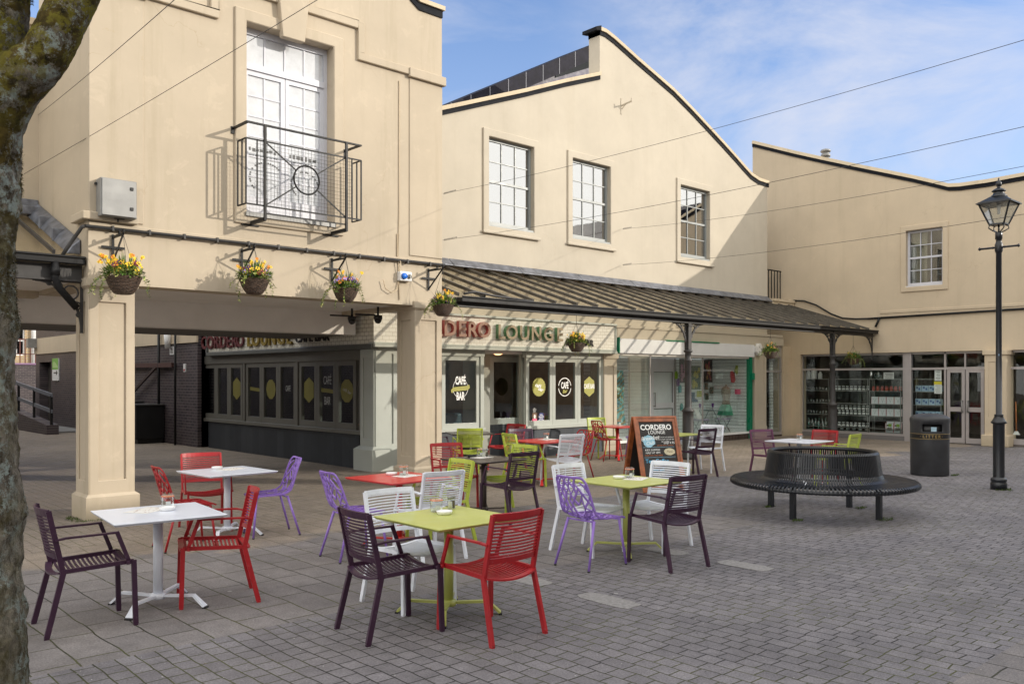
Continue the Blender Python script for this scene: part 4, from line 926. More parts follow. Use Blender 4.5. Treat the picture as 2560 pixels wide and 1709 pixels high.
a,b=sh[2]
e=empty('glass_jug',(SX,max(a,b)-.2,zs[5]),label='silver lidded jug on the top shelf of the homeware window',cat='jug'); MB().lathe([(.06,.001),(.085,.05),(.08,.16),(.06,.18),(.07,.22)],16).build('body',M['glass_ware'],e); MB().tube([(0,.08,.17),(0,.13,.14),(0,.12,.06),(0,.08,.05)],.008,6).build('handle',M['steel_grey'],e)
e=empty('cocktail_shaker',(SX,max(a,b)+.02,zs[5]),label='shiny steel shaker on the top homeware shelf',cat='shaker'); MB().lathe([(.001,.001),(.045,.003),(.055,.14),(.03,.2),(.022,.24),(.001,.25)],16).build('body',paint('polished_steel',(.7,.7,.72),.15,metal=1),e); MB().lathe([(.022,.24),(.022,.27),(.001,.275)],12).build('cap',M['steel_grey'],e)
def card(name,label,x,y0,y1,z0,z1,mat=None,lines=0,colr=None):
    e=empty(name,(x,(y0+y1)/2,z0),label=label,cat='notice')
    MB().box(x,x+.004,min(y0,y1),max(y0,y1),z0,z1).build('sheet',mat or M['white_pl'],e,world=True)
    mb=MB()
    for i in range(lines):
        z=z1-(z1-z0)*(i+1)/(lines+1); mb.box(x-.002,x,min(y0,y1)+.03,max(y0,y1)-.03-random.uniform(0,.04),z-.006,z+.004)
    if lines: mb.build('print',M['black_txt'],e,world=True)
    return e
ynn,znn=PX(2233,938,SX-.15); card('notice_card','white notice card on the top homeware shelf',SX-.15,ynn-.02,ynn+.28,zs[5],zs[5]+.19,lines=4)
yn,zn=PX(2345,938,XG+.05); card('notice_sheet','white notice taped inside the glass beside the shop doors, upper one',XG+.05,yn-.09,yn+.09,1.68,2.0,lines=7)
card('notice_sheet','notice with yellow heading taped inside the glass, lower one',XG+.05,yn-.1,yn+.1,1.33,1.66,lines=5)
tag(MB().box(XG+.045,XG+.0475,yn-.1,yn+.1,1.58,1.66).build('yellow_heading',paint('yellow_card',(.75,.6,.03),.5)),'yellow heading strip taped across the lower notice','sign')
for p in protos:
    for c in kids(p): bpy.data.objects.remove(c)
    bpy.data.objects.remove(p)
KIDS.clear()
# ================================================================== cafe shopfront (front Y=13.70, side X=9.06)
XK=9.06; XE=15.86
cf=empty('cafe_shopfront',(12,YB,0),label='cafe shopfront on the corner with tiled sign band and folding grey windows',cat='shopfront')
gj=M['grey_joinery']
SZ0,SZ1=2.33,3.05
YS=YB-.14          # face of the sign
mb=MB(); mb.box(XK-.10,XE-.04,YS,YB-.0,SZ0+.10,SZ1-.05); mb.build('tiled_sign_band',M['metro'],cf,world=True)
mb=MB(); mb.box(XK-.12,XE+.0,YS-.06,YB,SZ0,SZ0+.06); mb.box(XK-.12,XE+.0,YS-.035,YB,SZ0+.06,SZ0+.10)
mb.box(XK-.05,XE,YS-.05,YB,SZ1-.05,SZ1+.0); mb.box(XE-.05,XE,YS-.03,YB-.001,SZ0+.10,SZ1-.05)
mb.build('sign_frame',gj,cf,world=True,bevel=.01)
# side band
mb=MB(); mb.box(XK-.105,XK,YS+.001,20.95,SZ0+.06,2.95); mb.build('tiled_sign_band',M['metro_x'],cf,world=True)
mb=MB(); mb.box(XK-.16,XK,YS+.002,21.0,SZ0-.03,SZ0+.06); mb.box(XK-.15,XK,20.951,21.05,SZ0+.06,2.95); mb.box(XK-.15,XK,YS+.003,21.0,2.951,3.0); mb.build('sign_frame',paint('dark_grey_joinery',(.10,.105,.10),.4),cf,world=True,bevel=.01)
# raised letters, front
def letters(s,x,y,z,size,facing,mats,extr,sx=1.0,bold=.012,label=None,name='sign_letter',spacing=1.0):
    return textobj(name,s,size,(x,y,z),facing,None,cf,extrude=extr,bold=bold,sx=sx,mats=mats,spacing=spacing)
def fxy(u): return XY(u,YS)
zL=2.73
xs=[fxy(u) for u in (1047,1082,1107.5,1133,1161,1182)]
word=[('C',9.55),('O',10.03),('R',10.50),('D',10.97),('E',11.46),('R',11.86),('O',12.36)]
uu={'D':1121,'E':1148,'R':1175,'O':1205}
px=[fxy(u) for u in (1125,1149,1174,1205)]
stp=(px[3]-px[0])/3
allx=[px[0]-3*stp*1.06,px[0]-2*stp*1.06,px[0]-stp*1.1]+px
for ch,x in zip('CORDERO',[fxy(u) for u in (1022,1054,1085,1118,1148.5,1174,1203.6)]): letters(ch,x,YS-.06,zL,.44,'-y',[M['let_red'],M['let_redf']],.042,sx=1.03,bold=.009)
for ch,u in zip('LOUNGE',(1246,1272,1304,1333.5,1364,1392)): letters(ch,fxy(u),YS-.06,zL-.02,.42,'-y',[M['let_green'],M['let_greenf']],.042,sx=1.03,bold=.009)
letters('CAFE BAR',fxy(1448),YS-.02,zL-.17,.21,'-y',[M['black_txt']],.012,bold=.004,name='small_sign_text')
# letters, side : reads from far (left) to near (right)
def sy(u): return YX(u,XK-.105)
for ch,u in zip('CORDERO',(514,529,545,561,576,590,604)): letters(ch,XK-.14,sy(u),2.62,.44,'-x',[M['let_maroon'],M['let_maroon']],.018,sx=1.12,bold=.008)
for ch,u in zip('LOUNGE',(627,643,664,684,706,727)): letters(ch,XK-.14,sy(u),2.62,.44,'-x',[M['let_yellow'],M['let_yellow']],.018,sx=1.1,bold=.008)
letters('CAFE BAR',XK-.12,sy(781),2.585,.27,'-x',[M['black_txt']],.012,bold=.004,name='small_sign_text',sx=1.15)
# corner pilaster
mb=MB(); mb.box(XK,XK+.62,YB-.02,YB+.3,.42,SZ0); mb.box(XK-.02,XK-.001,YB-.018,YB+.42,.42,SZ0-.03)
mb.plate(rect(XK+.0,XK+.62,.42,SZ0-.0),[rect(XK+.36,XK+.40,.5,SZ0-.12)],ypoly(YB-.045,YB-.021)); mb.plate(rect(YB-.045,YB+.42,.42,SZ0-.03),[rect(YB+.06,YB+.32,.6,SZ0-.2)],xpoly(XK-.045,XK-.021))
mb.build('corner_pilaster',gj,cf,world=True,bevel=.008)
MB().box(XK-.13,XK+.50,YB-.13,YB+.52,0,.40).hexa([(XK-.13,YB-.13,.40),(XK+.50,YB-.13,.40),(XK+.50,YB+.52,.40),(XK-.13,YB+.52,.40),(XK-.05,YB-.05,.46),(XK+.42,YB-.05,.46),(XK+.42,YB+.44,.46),(XK-.05,YB+.44,.46)]).build('pilaster_plinth',gj,cf,world=True)
# slate plinths
MB().box(XK+.51,11.10,YB-.0,YB+.15,0,.66).build('slate_plinth',M['slate'],cf,world=True)
MB().box(12.98,15.54,YB-.0,YB+.15,0,.62).build('slate_plinth',M['slate'],cf,world=True)
MB().box(XK-.0,XK+.15,YB+.53,21.2,0,.66).build('slate_plinth',M['slate_x'],cf,world=True)
# front bays
YF=YB+.01
def panes(cx0,cx1,n_,z0,z1,parent=cf,y=YF,name='folding_window',fac='-y',plane=None,gm=None,jm=None,gap=0.0):
    res=[]
    for i in range(n_):
        a=cx0+(cx1-cx0)*i/n_; b=cx0+(cx1-cx0)*(i+1)/n_
        if fac=='-y': w=sash(parent,y,'-y',a+.004,b-.004,z0,z1,1,1,jm or gj,gm or M['glass_cafe'],depth=.06,fr=.085,name=name)
        else: w=sash(parent,plane,'-x',a+.004,b-.004,z0,z1,1,1,jm or gj,gm or M['glass_cafe'],depth=.06,fr=.10,name=name)
        res.append((a,b,w))
    return res
fr=MB()
def fbx(x0,x1,z0,z1,d0=-.02,d1=.12): fr.box(x0,x1,YB+d0,YB+d1,z0,z1)
xa0,xa1=XK+.62,XY(1200,YB); xb0,xb1=XY(1338-22,YB),XY(1505,YB)
fbx(xa0,xa1+.12,2.20,SZ0); fbx(xa0,xa1+.12,.66,.72,-.05); fbx(xa1,xa1+.10,.72,2.20)
fbx(xb0-.02,15.545,2.20,SZ0); fbx(xb0-.02,15.545,.62,.70,-.05); fbx(xb1,15.545,.70,2.20); 
fr.build('joinery',gj,cf,world=True,bevel=.006)
L=panes(xa0,xa1,2,.72,2.20)
R=panes(xb0,xb1,3,.70,2.20)
# recessed entrance between bays: splayed window, ceiling, door
en=cf
xe0,xe1=xa1+.10,xb0-.02
MB().box(xe0,13.7,YB+.125,YB+1.6,2.28,2.34).build('lobby_ceiling',M['white_soffit'],en,world=True)
sash(en,YB+.62,'-y',12.5,13.46,.72,2.22,1,1,gj,M['glass_cafe'],depth=.07,fr=.11,name='lobby_window')
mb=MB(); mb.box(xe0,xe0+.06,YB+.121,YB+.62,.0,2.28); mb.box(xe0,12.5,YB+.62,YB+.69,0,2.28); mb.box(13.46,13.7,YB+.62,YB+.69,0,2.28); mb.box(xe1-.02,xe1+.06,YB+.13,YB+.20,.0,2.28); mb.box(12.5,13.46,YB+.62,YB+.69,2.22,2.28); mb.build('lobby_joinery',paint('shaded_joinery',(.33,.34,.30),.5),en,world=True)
MB().box(12.5,13.46,YB+.62,YB+.72,0,.72).build('lobby_plinth',M['slate'],en,world=True)
x,z=PY(1245,883,YB+.3)
lt=MB(); lt.lathe([(.11,.05),(.12,.0),(.05,-.035),(.001,-.04)],16,(x,YB+.3,z)); lt.build('lobby_lamp',emis('warm_lamp',(1,.45,.2),2.2),en,world=True)
# stickers on the glass (flat vinyl)
YV=YF+.024
def vinyl(name,pts,x,z,mat,d=0,parent=None):
    mb=MB(); mb.plate([(x+a,z+b) for a,b in pts],[],lambda a,b,k:(a,YV-d-.0006+.0006*k,b)); return mb.build(name,mat,parent or cf,world=True)
def ringpts(r,n_=36,sy_=1.0,sc_=0.0,k=0): return [((r+sc_*math.cos(k*t))*math.cos(t),(r+sc_*math.cos(k*t))*math.sin(t)*sy_) for t in [2*PI*i/n_ for i in range(n_)]]
def vring(x,z,r,w,mat,name,arc=None):
    mb=MB(); seg=40
    for i in range(seg):
        if arc and not arc(i/seg): continue
        a0,a1=2*PI*i/seg,2*PI*(i+1)/seg
        mb.add([(x+(r-w)*math.cos(a0),YV-.001,z+(r-w)*math.sin(a0)),(x+r*math.cos(a0),YV-.001,z+r*math.sin(a0)),(x+r*math.cos(a1),YV-.001,z+r*math.sin(a1)),(x+(r-w)*math.cos(a1),YV-.001,z+(r-w)*math.sin(a1))],[(0,1,2,3)])
    return mb.build(name,mat,cf,world=True,fix=False)
def vt(s,size,x,z,mat,d=.002,**k): return textobj('window_text',s,size,(x,YV-d,z),'-y',mat,cf,**k)
# left bay right pane
a,b,_=L[1]; xm=(a+b)/2
_,zm=PY(1160,970,YB)
vring(xm,zm,.20,.010,M['white_txt'],'sticker_ring'); 
vinyl('ribbon_sticker',[(-.24,-.09),(-.19,-.09),(-.19,-.065),(.21,-.04),(.21,-.02),(.25,.0),(.24,.07),(.19,.07),(.19,.05),(-.20,.02),(-.21,.0),(-.25,-.03)],xm,zm,M['olive'],.002)
vt('CAF\u00c9',.225,xm,zm+.15,M['white_txt'],bold=.008,sx=.52); vt('BAR',.225,xm,zm-.17,M['white_txt'],bold=.008,sx=.52)
a,b,_=R[0]; xm=(a+b)/2; _,zm=PY(1354,967,YB)
vinyl('round_sticker',ringpts(.205,96,1.0,.010,20),xm,zm,M['olive'],.001); vt('caf\u00e9',.115,xm-.03,zm+.03,M['white_txt'],rot=-.3,bold=.004,shear=.3,d=.003); vt('bar',.115,xm+.05,zm-.05,M['white_txt'],rot=-.3,bold=.004,shear=.3,d=.003)
_,zb=PY(1340,1052,YB)
vinyl('pink_sticker',rect(-.20,-.06,-.02,.05),xm,zb,M['pink']); vinyl('brown_sticker',rect(-.20,-.06,.051,.18),xm,zb,M['dark_room2']); vinyl('white_shape',[(-.15,.06),(-.11,.05),(-.10,.12),(-.13,.15),(-.16,.12)],xm,zb,M['white_txt'],.002)
vinyl('blue_sticker',[(.0+.075+.075*math.cos(t)*(abs(math.cos(t))**4+abs(math.sin(t))**4)**-.25,.06+.115*math.sin(t)*(abs(math.cos(t))**4+abs(math.sin(t))**4)**-.25) for t in [i*PI/16 for i in range(32)]],xm,zb,M['navy'])
for i,s in enumerate(('WELL','BEHAVED','DOGS','WELCOME')): vt(s,.038,xm+.075,zb+.13-i*.042,M['white_txt'],bold=.001)
for i,s in enumerate(('BIG','GARDEN','OPEN','DAILY')): vt(s,.03,xm-.14,zb+.28-i*.026,M['white_txt'])
a,b,_=R[1]; xm=(a+b)/2; _,zm=PY(1410,967,YB)
vring(xm,zm,.215,.02,M['white_txt'],'sticker_ring',arc=lambda f:int(f*40)%10 not in (0,9) or 0.2<f<.3 or .7<f<.8)
vt('CAF\u00c9',.20,xm,zm+.03,M['white_txt'],bold=.007,sx=.52); vt('Bar',.11,xm,zm-.10,M['olive'],rot=.15,shear=.3,bold=.004)
a,b,_=R[2]; xm=(a+b)/2; _,zm=PY(1466,966,YB)
vinyl('hexagon_sticker',[(0,.24),(.175,.13),(.175,-.13),(0,-.24),(-.175,-.13),(-.175,.13)],xm,zm,M['olive'],.001); vt('CAF\u00c9 BAR',.15,xm,zm,M['white_txt'],bold=.005,sx=.56,d=.003)
# side windows: three groups of three
XP=XK+.01
fs=MB(); 
ys0,ys1=YB+.60,YX(508,XK)
fs.box(XK-.02,XK+.10,ys0-.18,ys1,2.10,2.30); fs.box(XK-.04,XK+.10,ys0-.18,ys1,.66,.74); 
g3=[YX(u,XK) for u in (893,744,742,612,608,507)]
for y in (ys0-.18,g3[1]-.02,g3[3]-.02,ys1-.05): fs.box(XK-.015,XK+.09,y,y+.10,.74,2.10)
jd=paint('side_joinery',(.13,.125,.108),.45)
shade_ol=paint('shade_darkened_olive_sticker',(.17,.15,.03),.5); shade_wt=paint('shade_darkened_lettering',(.42,.42,.40),.5)  # sticker olive and white darkened, passage shade put into the colour
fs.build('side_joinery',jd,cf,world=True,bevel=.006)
SW=[]
for k in range(3):
    y1_,y0_=g3[2*k+1],g3[2*k]
    lo,hi=min(y0_,y1_)+.06,max(y0_,y1_)-.04
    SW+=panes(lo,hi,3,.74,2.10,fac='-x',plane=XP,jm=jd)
def sv(s,size,y,z,mat,**k): return textobj('window_text',s,size,(XP+.026,y,z),'-x',mat,cf,**k)
def sdisc(y,z,r,mat,pts=None):
    pts=pts or ringpts(r,40,1.0,.006,10); mb=MB(); mb.plate([(y+a,z+b) for a,b in pts],[],lambda a,b,k:(XP+.028-.0006*(1-k),a,b)); return mb.build('window_sticker',mat,cf,world=True)
zc_=1.50
order=sorted(SW,key=lambda t:t[0])      # near -> far
mid=lambda i:(order[i][0]+order[i][1])/2
hexp=[(0,.27),(.20,.15),(.20,-.15),(0,-.27),(-.20,-.15),(-.20,.15)]
sdisc(mid(0),zc_,.23,shade_ol); sv('caf\u00e9 bar',.10,mid(0),zc_,shade_wt,rot=-.3,shear=.3)
sv('CAF\u00c9',.24,mid(1),zc_+.20,shade_wt,sx=.55); sv('BAR',.24,mid(1),zc_-.22,shade_wt,sx=.55); sdisc(mid(1),zc_,.2,shade_ol,[(-.24,-.06),(.24,-.03),(.24,.05),(-.24,.02)])
sdisc(mid(2),zc_,.2,shade_ol,hexp)
sv('CAF\u00c9',.17,mid(3),zc_+.02,shade_wt,sx=.55); sdisc(mid(4),zc_,.22,shade_ol); sdisc(mid(5),zc_,.2,shade_ol,[(-.24,-.06),(.24,-.03),(.24,.05),(-.24,.02)])
sdisc(mid(6),zc_,.2,shade_ol,hexp)
# interior : room with a few seats seen through the glass
mb=MB(); mb.add([(XK+.16,YB+.16,.01),(15.2,YB+.16,.01),(15.2,21.2,.01),(XK+.16,21.2,.01)],[(0,1,2,3)]); mb.build('cafe_floor',M['wood_floor'],cf,world=True,fix=False)
mb=MB(); mb.box(XK+.16,15.2,YB+.16,21.2,2.62,2.7); mb.build('cafe_ceiling',M['dark_room2'],cf,world=True)
MB().box(15.2,15.3,YB+.4,21.2,0,2.7).build('cafe_wall',paint('cafe_warm_wall',(.30,.19,.12),.7,var=.4),cf,world=True); MB().box(12.3,12.4,17.5,21.2,0,2.7).build('cafe_wall',M['dark_room'],cf,world=True)
MB().box(XK+.16,15.2,21.2,21.3,0,2.7).build('cafe_wall',M['dark_room'],cf,world=True)
def simplechair(name,x,y,rz,mat,label):
    e=empty(name,(x,y,.01),rz,label=label,cat='chair')
    MB().box(-.22,.22,-.22,.22,.44,.48).build('seat',mat,e,bevel=.02,seg=2); MB().hexa([(-.22,-.2,.5),(-.20,-.2,.5),(-.20,.2,.5),(-.22,.2,.5),(-.3,-.18,.9),(-.28,-.18,.9),(-.28,.18,.9),(-.3,.18,.9)]).build('backrest',mat,e,bevel=.02,seg=2)
    for x_ in (-.18,.18):
        for y_ in (-.18,.18): MB().bar((x_,y_,.44),(x_*1.2,y_*1.1,0),.03,.03).build('leg',M['dark_room2'],e)
def simpletable(x,y,mat,label):
    e=empty('indoor_table',(x,y,.01),label=label,cat='table'); MB().box(-.35,.35,-.35,.35,.72,.75).build('tabletop',mat,e,bevel=.006); MB().tube([(0,0,0),(0,0,.72)],.03,10).lathe([(.22,0),(.22,.02),(.03,.04)],20).build('pedestal',M['iron'],e)
ow=paint('orange_seat',(.45,.10,.03),.5); tl=paint('teal_leather',(.05,.12,.15),.45)
simplechair('indoor_chair',9.9,14.7,2.6,ow,'orange indoor chair behind the front cafe glass beside the pillar'); simpletable(13.6,14.7,ow,'orange indoor table behind the right cafe windows'); simpletable(9.9,16.0,ow,'orange indoor table behind the near side window')
simplechair('indoor_chair',14.3,14.9,3.0,ow,'orange indoor chair behind the hexagon sticker window')
e=empty('indoor_sofa',(11.9,15.0,.01),label='teal sofa inside the cafe behind the entrance window',cat='sofa'); MB().box(-.6,.6,-.3,.35,.15,.48).build('seat',tl,e,bevel=.05,seg=3); MB().box(-.6,.6,.25,.42,.45,.95).build('backrest',tl,e,bevel=.05,seg=3)
e=empty('hanging_lamp',(13.55,15.0,2.25),label='small glowing globe lamp hanging inside the right cafe window',cat='lamp'); MB().lathe([(.001,-.07),(.05,-.05),(.07,0),(.05,.05),(.001,.07)],16).build('globe',emis('globe_glow',(1,.40,.12),1.0),e); MB().tube([(0,0,.06),(0,0,.37)],.006,6).build('cord',M['iron'],e)
e=empty('chalk_menu_board',(12.25,17.3,1.1),label='dark menu board inside the cafe behind the entrance window',cat='board'); MB().box(-.5,.5,0,.04,0,1.0).build('board',M['chalk_board'],e)
mb=MB(); 
for i in range(9): w=random.uniform(.15,.38); mb.box(-w,w,-.004,0,.9-i*.09,.915-i*.09)
mb.build('chalk_lines',paint('chalk_grey',(.35,.35,.35),.8),e)

# ================================================================== gift shop
gs=empty('gift_shop_front',(19,YB,0),label='white fronted gift shop with green edges and slatted white display walls',cat='shopfront')
z0g,z1g=2.36,2.72
MB().box(XS0+.02,XS1-.03,YB-.10,YB+.05,z0g,z1g-.005).build('fascia',M['white_panel'],gs,world=True,bevel=.006)
MB().box(XS0+.02,XS1-.03,YB-.03,YB+1.2,z0g-.05,z0g-.003).build('fascia_soffit',M['white_soffit'],gs,world=True)
mb=MB(); mb.box(XS0-.015,XS0+.018,YB-.11,YB+.05,z0g,2.74); mb.box(XY(1658,YB),XY(1790,YB),YB-.115,YB-.04,2.70,2.735); mb.box(21.86,22.0,YB-.06,YB+.05,.02,z0g); mb.build('green_trim',M['green_paint'],gs,world=True)
MB().box(21.92,22.04,YB-.12,YB-.06,1.70,1.90).build('green_box',M['green_paint'],gs,world=True,bevel=.008)
def gx(u): return XY(u,YB)
xg=[XS0+.03,gx(1575),gx(1623),gx(1685),21.86]
MB().box(xg[0],XY(1626,YB),YB-.02,YB+.06,0,.16).build('stallriser',M['brown_tile'],gs,world=True); MB().box(XY(1758,YB),xg[4],YB-.02,YB+.06,0,.16).build('stallriser',M['brown_tile'],gs,world=True)
MB().box(xg[0],XY(1626,YB),YB-.04,YB+.08,.161,.215).build('sill',M['white_pl'],gs,world=True); MB().box(XY(1758,YB),xg[4],YB-.04,YB+.08,.161,.215).build('sill',M['white_pl'],gs,world=True)
# glazing: left window returns into a lobby with double doors, right window
yd_=YB+1.25; xl_,xr_=XY(1626,YB),XY(1758,YB); xlb,xrb=18.0,20.05
MB().box(xg[0],xl_,YB+.01,YB+.016,.215,z0g-.05).build('pane',M['glass_shop'],gs,world=True)
MB().box(xr_,xg[4],YB+.01,YB+.016,.215,z0g-.05).build('pane',M['glass_shop'],gs,world=True)
MB().bar((xl_,YB+.02,1.26),(xlb,yd_,1.26),.006,2.09).build('pane',M['glass_shop'],gs,world=True)
MB().bar((xr_,YB+.02,1.26),(xrb,yd_,1.26),.006,2.09).build('pane',M['glass_shop'],gs,world=True)
mb=MB(); 
for x,x2 in ((xl_,xlb),(xr_,xrb)): mb.box(x-.012,x+.012,YB,YB+.04,.215,z0g-.05); mb.box(x2-.03,x2+.03,yd_-.03,yd_+.03,0,z0g-.05)
mb.build('frame',M['alu'],gs,world=True)
MB().box(xlb+.03,xrb-.03,yd_,yd_+.04,2.02,z0g-.05).build('transom_panel',M['white_panel'],gs,world=True)
xm_=(xlb+xrb)/2
for a,b in ((xlb+.03,xm_),(xm_,xrb-.03)):
    d=MB(); d.box(a,a+.07,yd_,yd_+.05,.02,2.02); d.box(b-.07,b,yd_,yd_+.05,.02,2.02); 
    for z0_,z1_ in ((1.93,2.02),(.90,1.06),(.02,.2)): d.box(a+.07,b-.07,yd_,yd_+.05,z0_,z1_)
    dd=d.build('shop_door',M['white_panel'],gs,world=True,bevel=.004)
    for z0_,z1_ in ((1.06,1.93),(.2,.90)): MB().box(a+.07,b-.07,yd_+.022,yd_+.028,z0_,z1_).build('panel',paint('pale_blind',(.72,.80,.82),.4),dd,world=True)
    jm=MB(); 
    for z0_,z1_ in ((1.06,1.93),(.2,.90)): jm.box(b-.085,b-.07,yd_-.002,yd_+.01,z0_,z1_); jm.box(a+.07,b-.07,yd_-.002,yd_+.01,z1_-.012,z1_)
    jm.build('gasket',M['black_plastic'],dd,world=True)
h=MB(); h.tube([(xm_+.06,yd_-.06,.95),(xm_+.06,yd_-.06,1.35)],.014,8); h.box(xm_+.05,xm_+.07,yd_-.06,yd_,.96,.98); h.box(xm_+.05,xm_+.07,yd_-.06,yd_,1.32,1.34); h.build('door_handle',M['steel_grey'],gs,world=True)
# slat walls inside the window displays
sw=slatwall('white_slatwall_panels','y')
MB().box(xrb+.03,xg[4]+.1,yd_-.02,yd_+.04,.2,2.3).build('display_back',sw,gs,world=True); MB().box(21.88,21.93,YB+.06,yd_,.2,2.3).build('display_side',sw,gs,world=True)
MB().box(xg[0]-.05,xlb-.03,yd_-.02,yd_+.04,.2,2.3).build('display_back',sw,gs,world=True); MB().box(xg[0]-.08,xg[0]-.03,YB+.06,yd_,.2,2.3).build('display_side',sw,gs,world=True)
MB().hexa([(xr_,YB+.05,.18),(21.88,YB+.05,.18),(21.88,yd_,.18),(xrb,yd_,.18),(xr_,YB+.05,.2),(21.88,YB+.05,.2),(21.88,yd_,.2),(xrb,yd_,.2)]).build('display_floor',M['white_panel'],gs,world=True); MB().hexa([(xg[0]-.03,YB+.05,.18),(xl_,YB+.05,.18),(xlb,yd_,.18),(xg[0]-.03,yd_,.18),(xg[0]-.03,YB+.05,.2),(xl_,YB+.05,.2),(xlb,yd_,.2),(xg[0]-.03,yd_,.2)]).build('display_floor',M['white_panel'],gs,world=True)
MB().hexa([(xl_,YB,.002),(xr_,YB,.002),(xrb,yd_,.002),(xlb,yd_,.002),(xl_,YB,.01),(xr_,YB,.01),(xrb,yd_,.01),(xlb,yd_,.01)]).build('lobby_floor',M['alu'],gs,world=True)
yw=yd_-.03
def flowerposter(u0,u1,v0,v1,cols,label):
    x0,z1_=PY(u0,v0,yw); x1,z0_=PY(u1,v1,yw)
    e=empty('flower_poster',((x0+x1)/2,yw,z0_),label=label,cat='poster')
    MB().box(x0,x1,yw-.004,yw,z0_,z1_).build('sheet',paint('poster_ground_'+label[:5],cols[0],.5,var=.4,vs=12),e,world=True)
    for k,c in enumerate(cols[1:]):
        mb=MB()
        for i in range(7):
            cx=random.uniform(x0+.08,x1-.08); cz=random.uniform(z0_+.07,z1_-.1); r=random.uniform(.04,.085)
            pts=[]
            for t in range(14):
                an=2*PI*t/14; rr=r*(1+.25*math.cos(5*an+i)); pts.append((min(x1-.004,max(x0+.004,cx+rr*math.cos(an)*.75)),min(z1_-.004,max(z0_+.004,cz+rr*math.sin(an)*1.15))))
            mb.plate(pts,[],lambda a,b,kk:(a,yw-.0055-.0006*i-.0045*k+.0004*kk,b))
        mb.build('blossoms',paint('poster_bloom',c,.5,var=.3,vs=20),e,world=True)
flowerposter(1698,1716,895,956,[(.07,.06,.05),(.55,.13,.35),(.60,.30,.45)],'tall pink blossom poster behind the first canopy post')
flowerposter(1727,1751,914,973,[(.05,.10,.04),(.62,.55,.04),(.50,.42,.03)],'yellow tulip poster on the slatted shop wall')
flowerposter(1759,1781,898,955,[(.06,.03,.03),(.45,.09,.10),(.55,.30,.12)],'dark red tulip poster on the slatted shop wall')
def hung(name,label,cat,u,v,outline,mat,th=.03,Yp=None):
    Yp=yw-.03 if Yp is None else Yp
    x,z=PY(u,v,Yp); e=empty(name,(x,Yp,z),label=label,cat=cat)
    mb=MB(); mb.plate([(a,b) for a,b in outline],[],lambda a,b,k:(a,-th/2+th*k,b)); mb.build('body',mat,e,bevel=.008,seg=2); return e
e=hung('oven_glove','red oven glove hanging on the slatted shop wall','glove',1832,942,[(-.10,-.14),(.02,-.18),(.10,-.12),(.10,.10),(.02,.18),(-.08,.18),(-.12,.05)],paint('red_cloth',(.38,.02,.03),.8),Yp=YB+.42); e.rotation_euler=(0,-.25,0)
e=hung('oven_glove','lime green oven glove overlapping the red one','glove',1842,925,[(-.12,-.02),(0,-.14),(.13,.02),(.03,.14),(-.03,.14)],paint('lime_cloth',(.30,.35,.05),.8),Yp=YB+.36)
hung('gift_bag','small pink gift tin on a wall bracket beside the green shop frame','tin',1845,978,rect(-.11,.11,-.08,.07),M['pink'],.08,Yp=YB+.30)
hung('picture_tray','dark floral tray standing behind the pink tin','tray',1852,968,rect(-.15,.15,-.12,.15),paint('dark_floral',(.07,.05,.05),.5,dirt=((.4,.25,.03),16,.55)),.02,Yp=YB+.40)
for i,(u,v,c,l) in enumerate(((1691,938,(.25,.45,.03),'lime'),(1695,955,(.16,.06,.25),'violet'),(1700,972,(.02,.35,.40),'turquoise'),(1704,1018,(.03,.32,.30),'teal'))):
    hung('hanging_bag',l+' bag hanging on the slatted wall left of the canopy post','bag',u,v,[(-.05,-.10),(.05,-.10),(.06,.05),(.02,.12),(-.02,.12),(-.06,.05)],paint('bag_'+l,c,.6),.04)
hung('apron_pack','yellow and green garden pack under the tulip poster','pack',1748,984,rect(-.11,.11,-.09,.09),paint('yellow_pack',(.50,.50,.04),.5,dirt=((.05,.25,.05),14,.5)),.03)
hung('wellington_boot','blue ankle boot on a wall bracket below the tulip poster','boot',1733,992,[(-.07,-.14),(.17,-.14),(.18,-.09),(.03,-.04),(.03,.14),(-.07,.14)],paint('blue_rubber',(.03,.10,.22),.4),.09)
for u,v in ((1766,965),(1779,975),(1767,990)): 
    hung('plant_pack','small dark plant pack pinned under the red tulip poster','pack',u,v,rect(-.08,.08,-.10,.10),paint('plant_pack',(.10,.12,.09),.5,dirt=((.45,.25,.18),20,.5)),.03)['group']='plant packs under the red poster'
# dress form
x,z=PY(1817,1060,YB+.75)
e=empty('dress_form',(x,YB+.75,.2),label='dressmaker dummy wearing a floral top and green skirt in the gift shop window',cat='mannequin')
fl=paint('floral_cloth',(.50,.44,.36),.8,var=.2,vs=25,dirt=((.14,.05,.06),26,.55))
MB().lathe([(.155,.72),(.13,.86),(.12,.94),(.155,1.08),(.165,1.18),(.13,1.27),(.05,1.31),(.045,1.33)],20).build('bodice',fl,e)
mb=MB(); prof_=[]; n_=48; vs=[];fs=[]
for j,(r,z_,a_) in enumerate(((.13,.80,0),(.19,.70,.012),(.225,.60,.02),(.25,.46,.03))):
    for k in range(n_): t=2*PI*k/n_; rr=r+a_*math.cos(12*t); vs.append((rr*math.cos(t),rr*math.sin(t),z_))
for j in range(3):
    for k in range(n_): l=(k+1)%n_; fs.append((j*n_+k,j*n_+l,(j+1)*n_+l,(j+1)*n_+k))
mb.add(vs,fs,True); mb.build('skirt',paint('mint_frill',(.10,.42,.27),.8,var=.2,vs=15),e,fix=False)
MB().tube([(0,0,.05),(0,0,.72)],.02,8).tube([(0,0,.12),(.2,.05,.0)],.015,6).tube([(0,0,.12),(-.12,.17,.0)],.015,6).tube([(0,0,.12),(-.1,-.17,.0)],.015,6).build('stand',paint('pine_stand',(.35,.2,.08),.5),e)
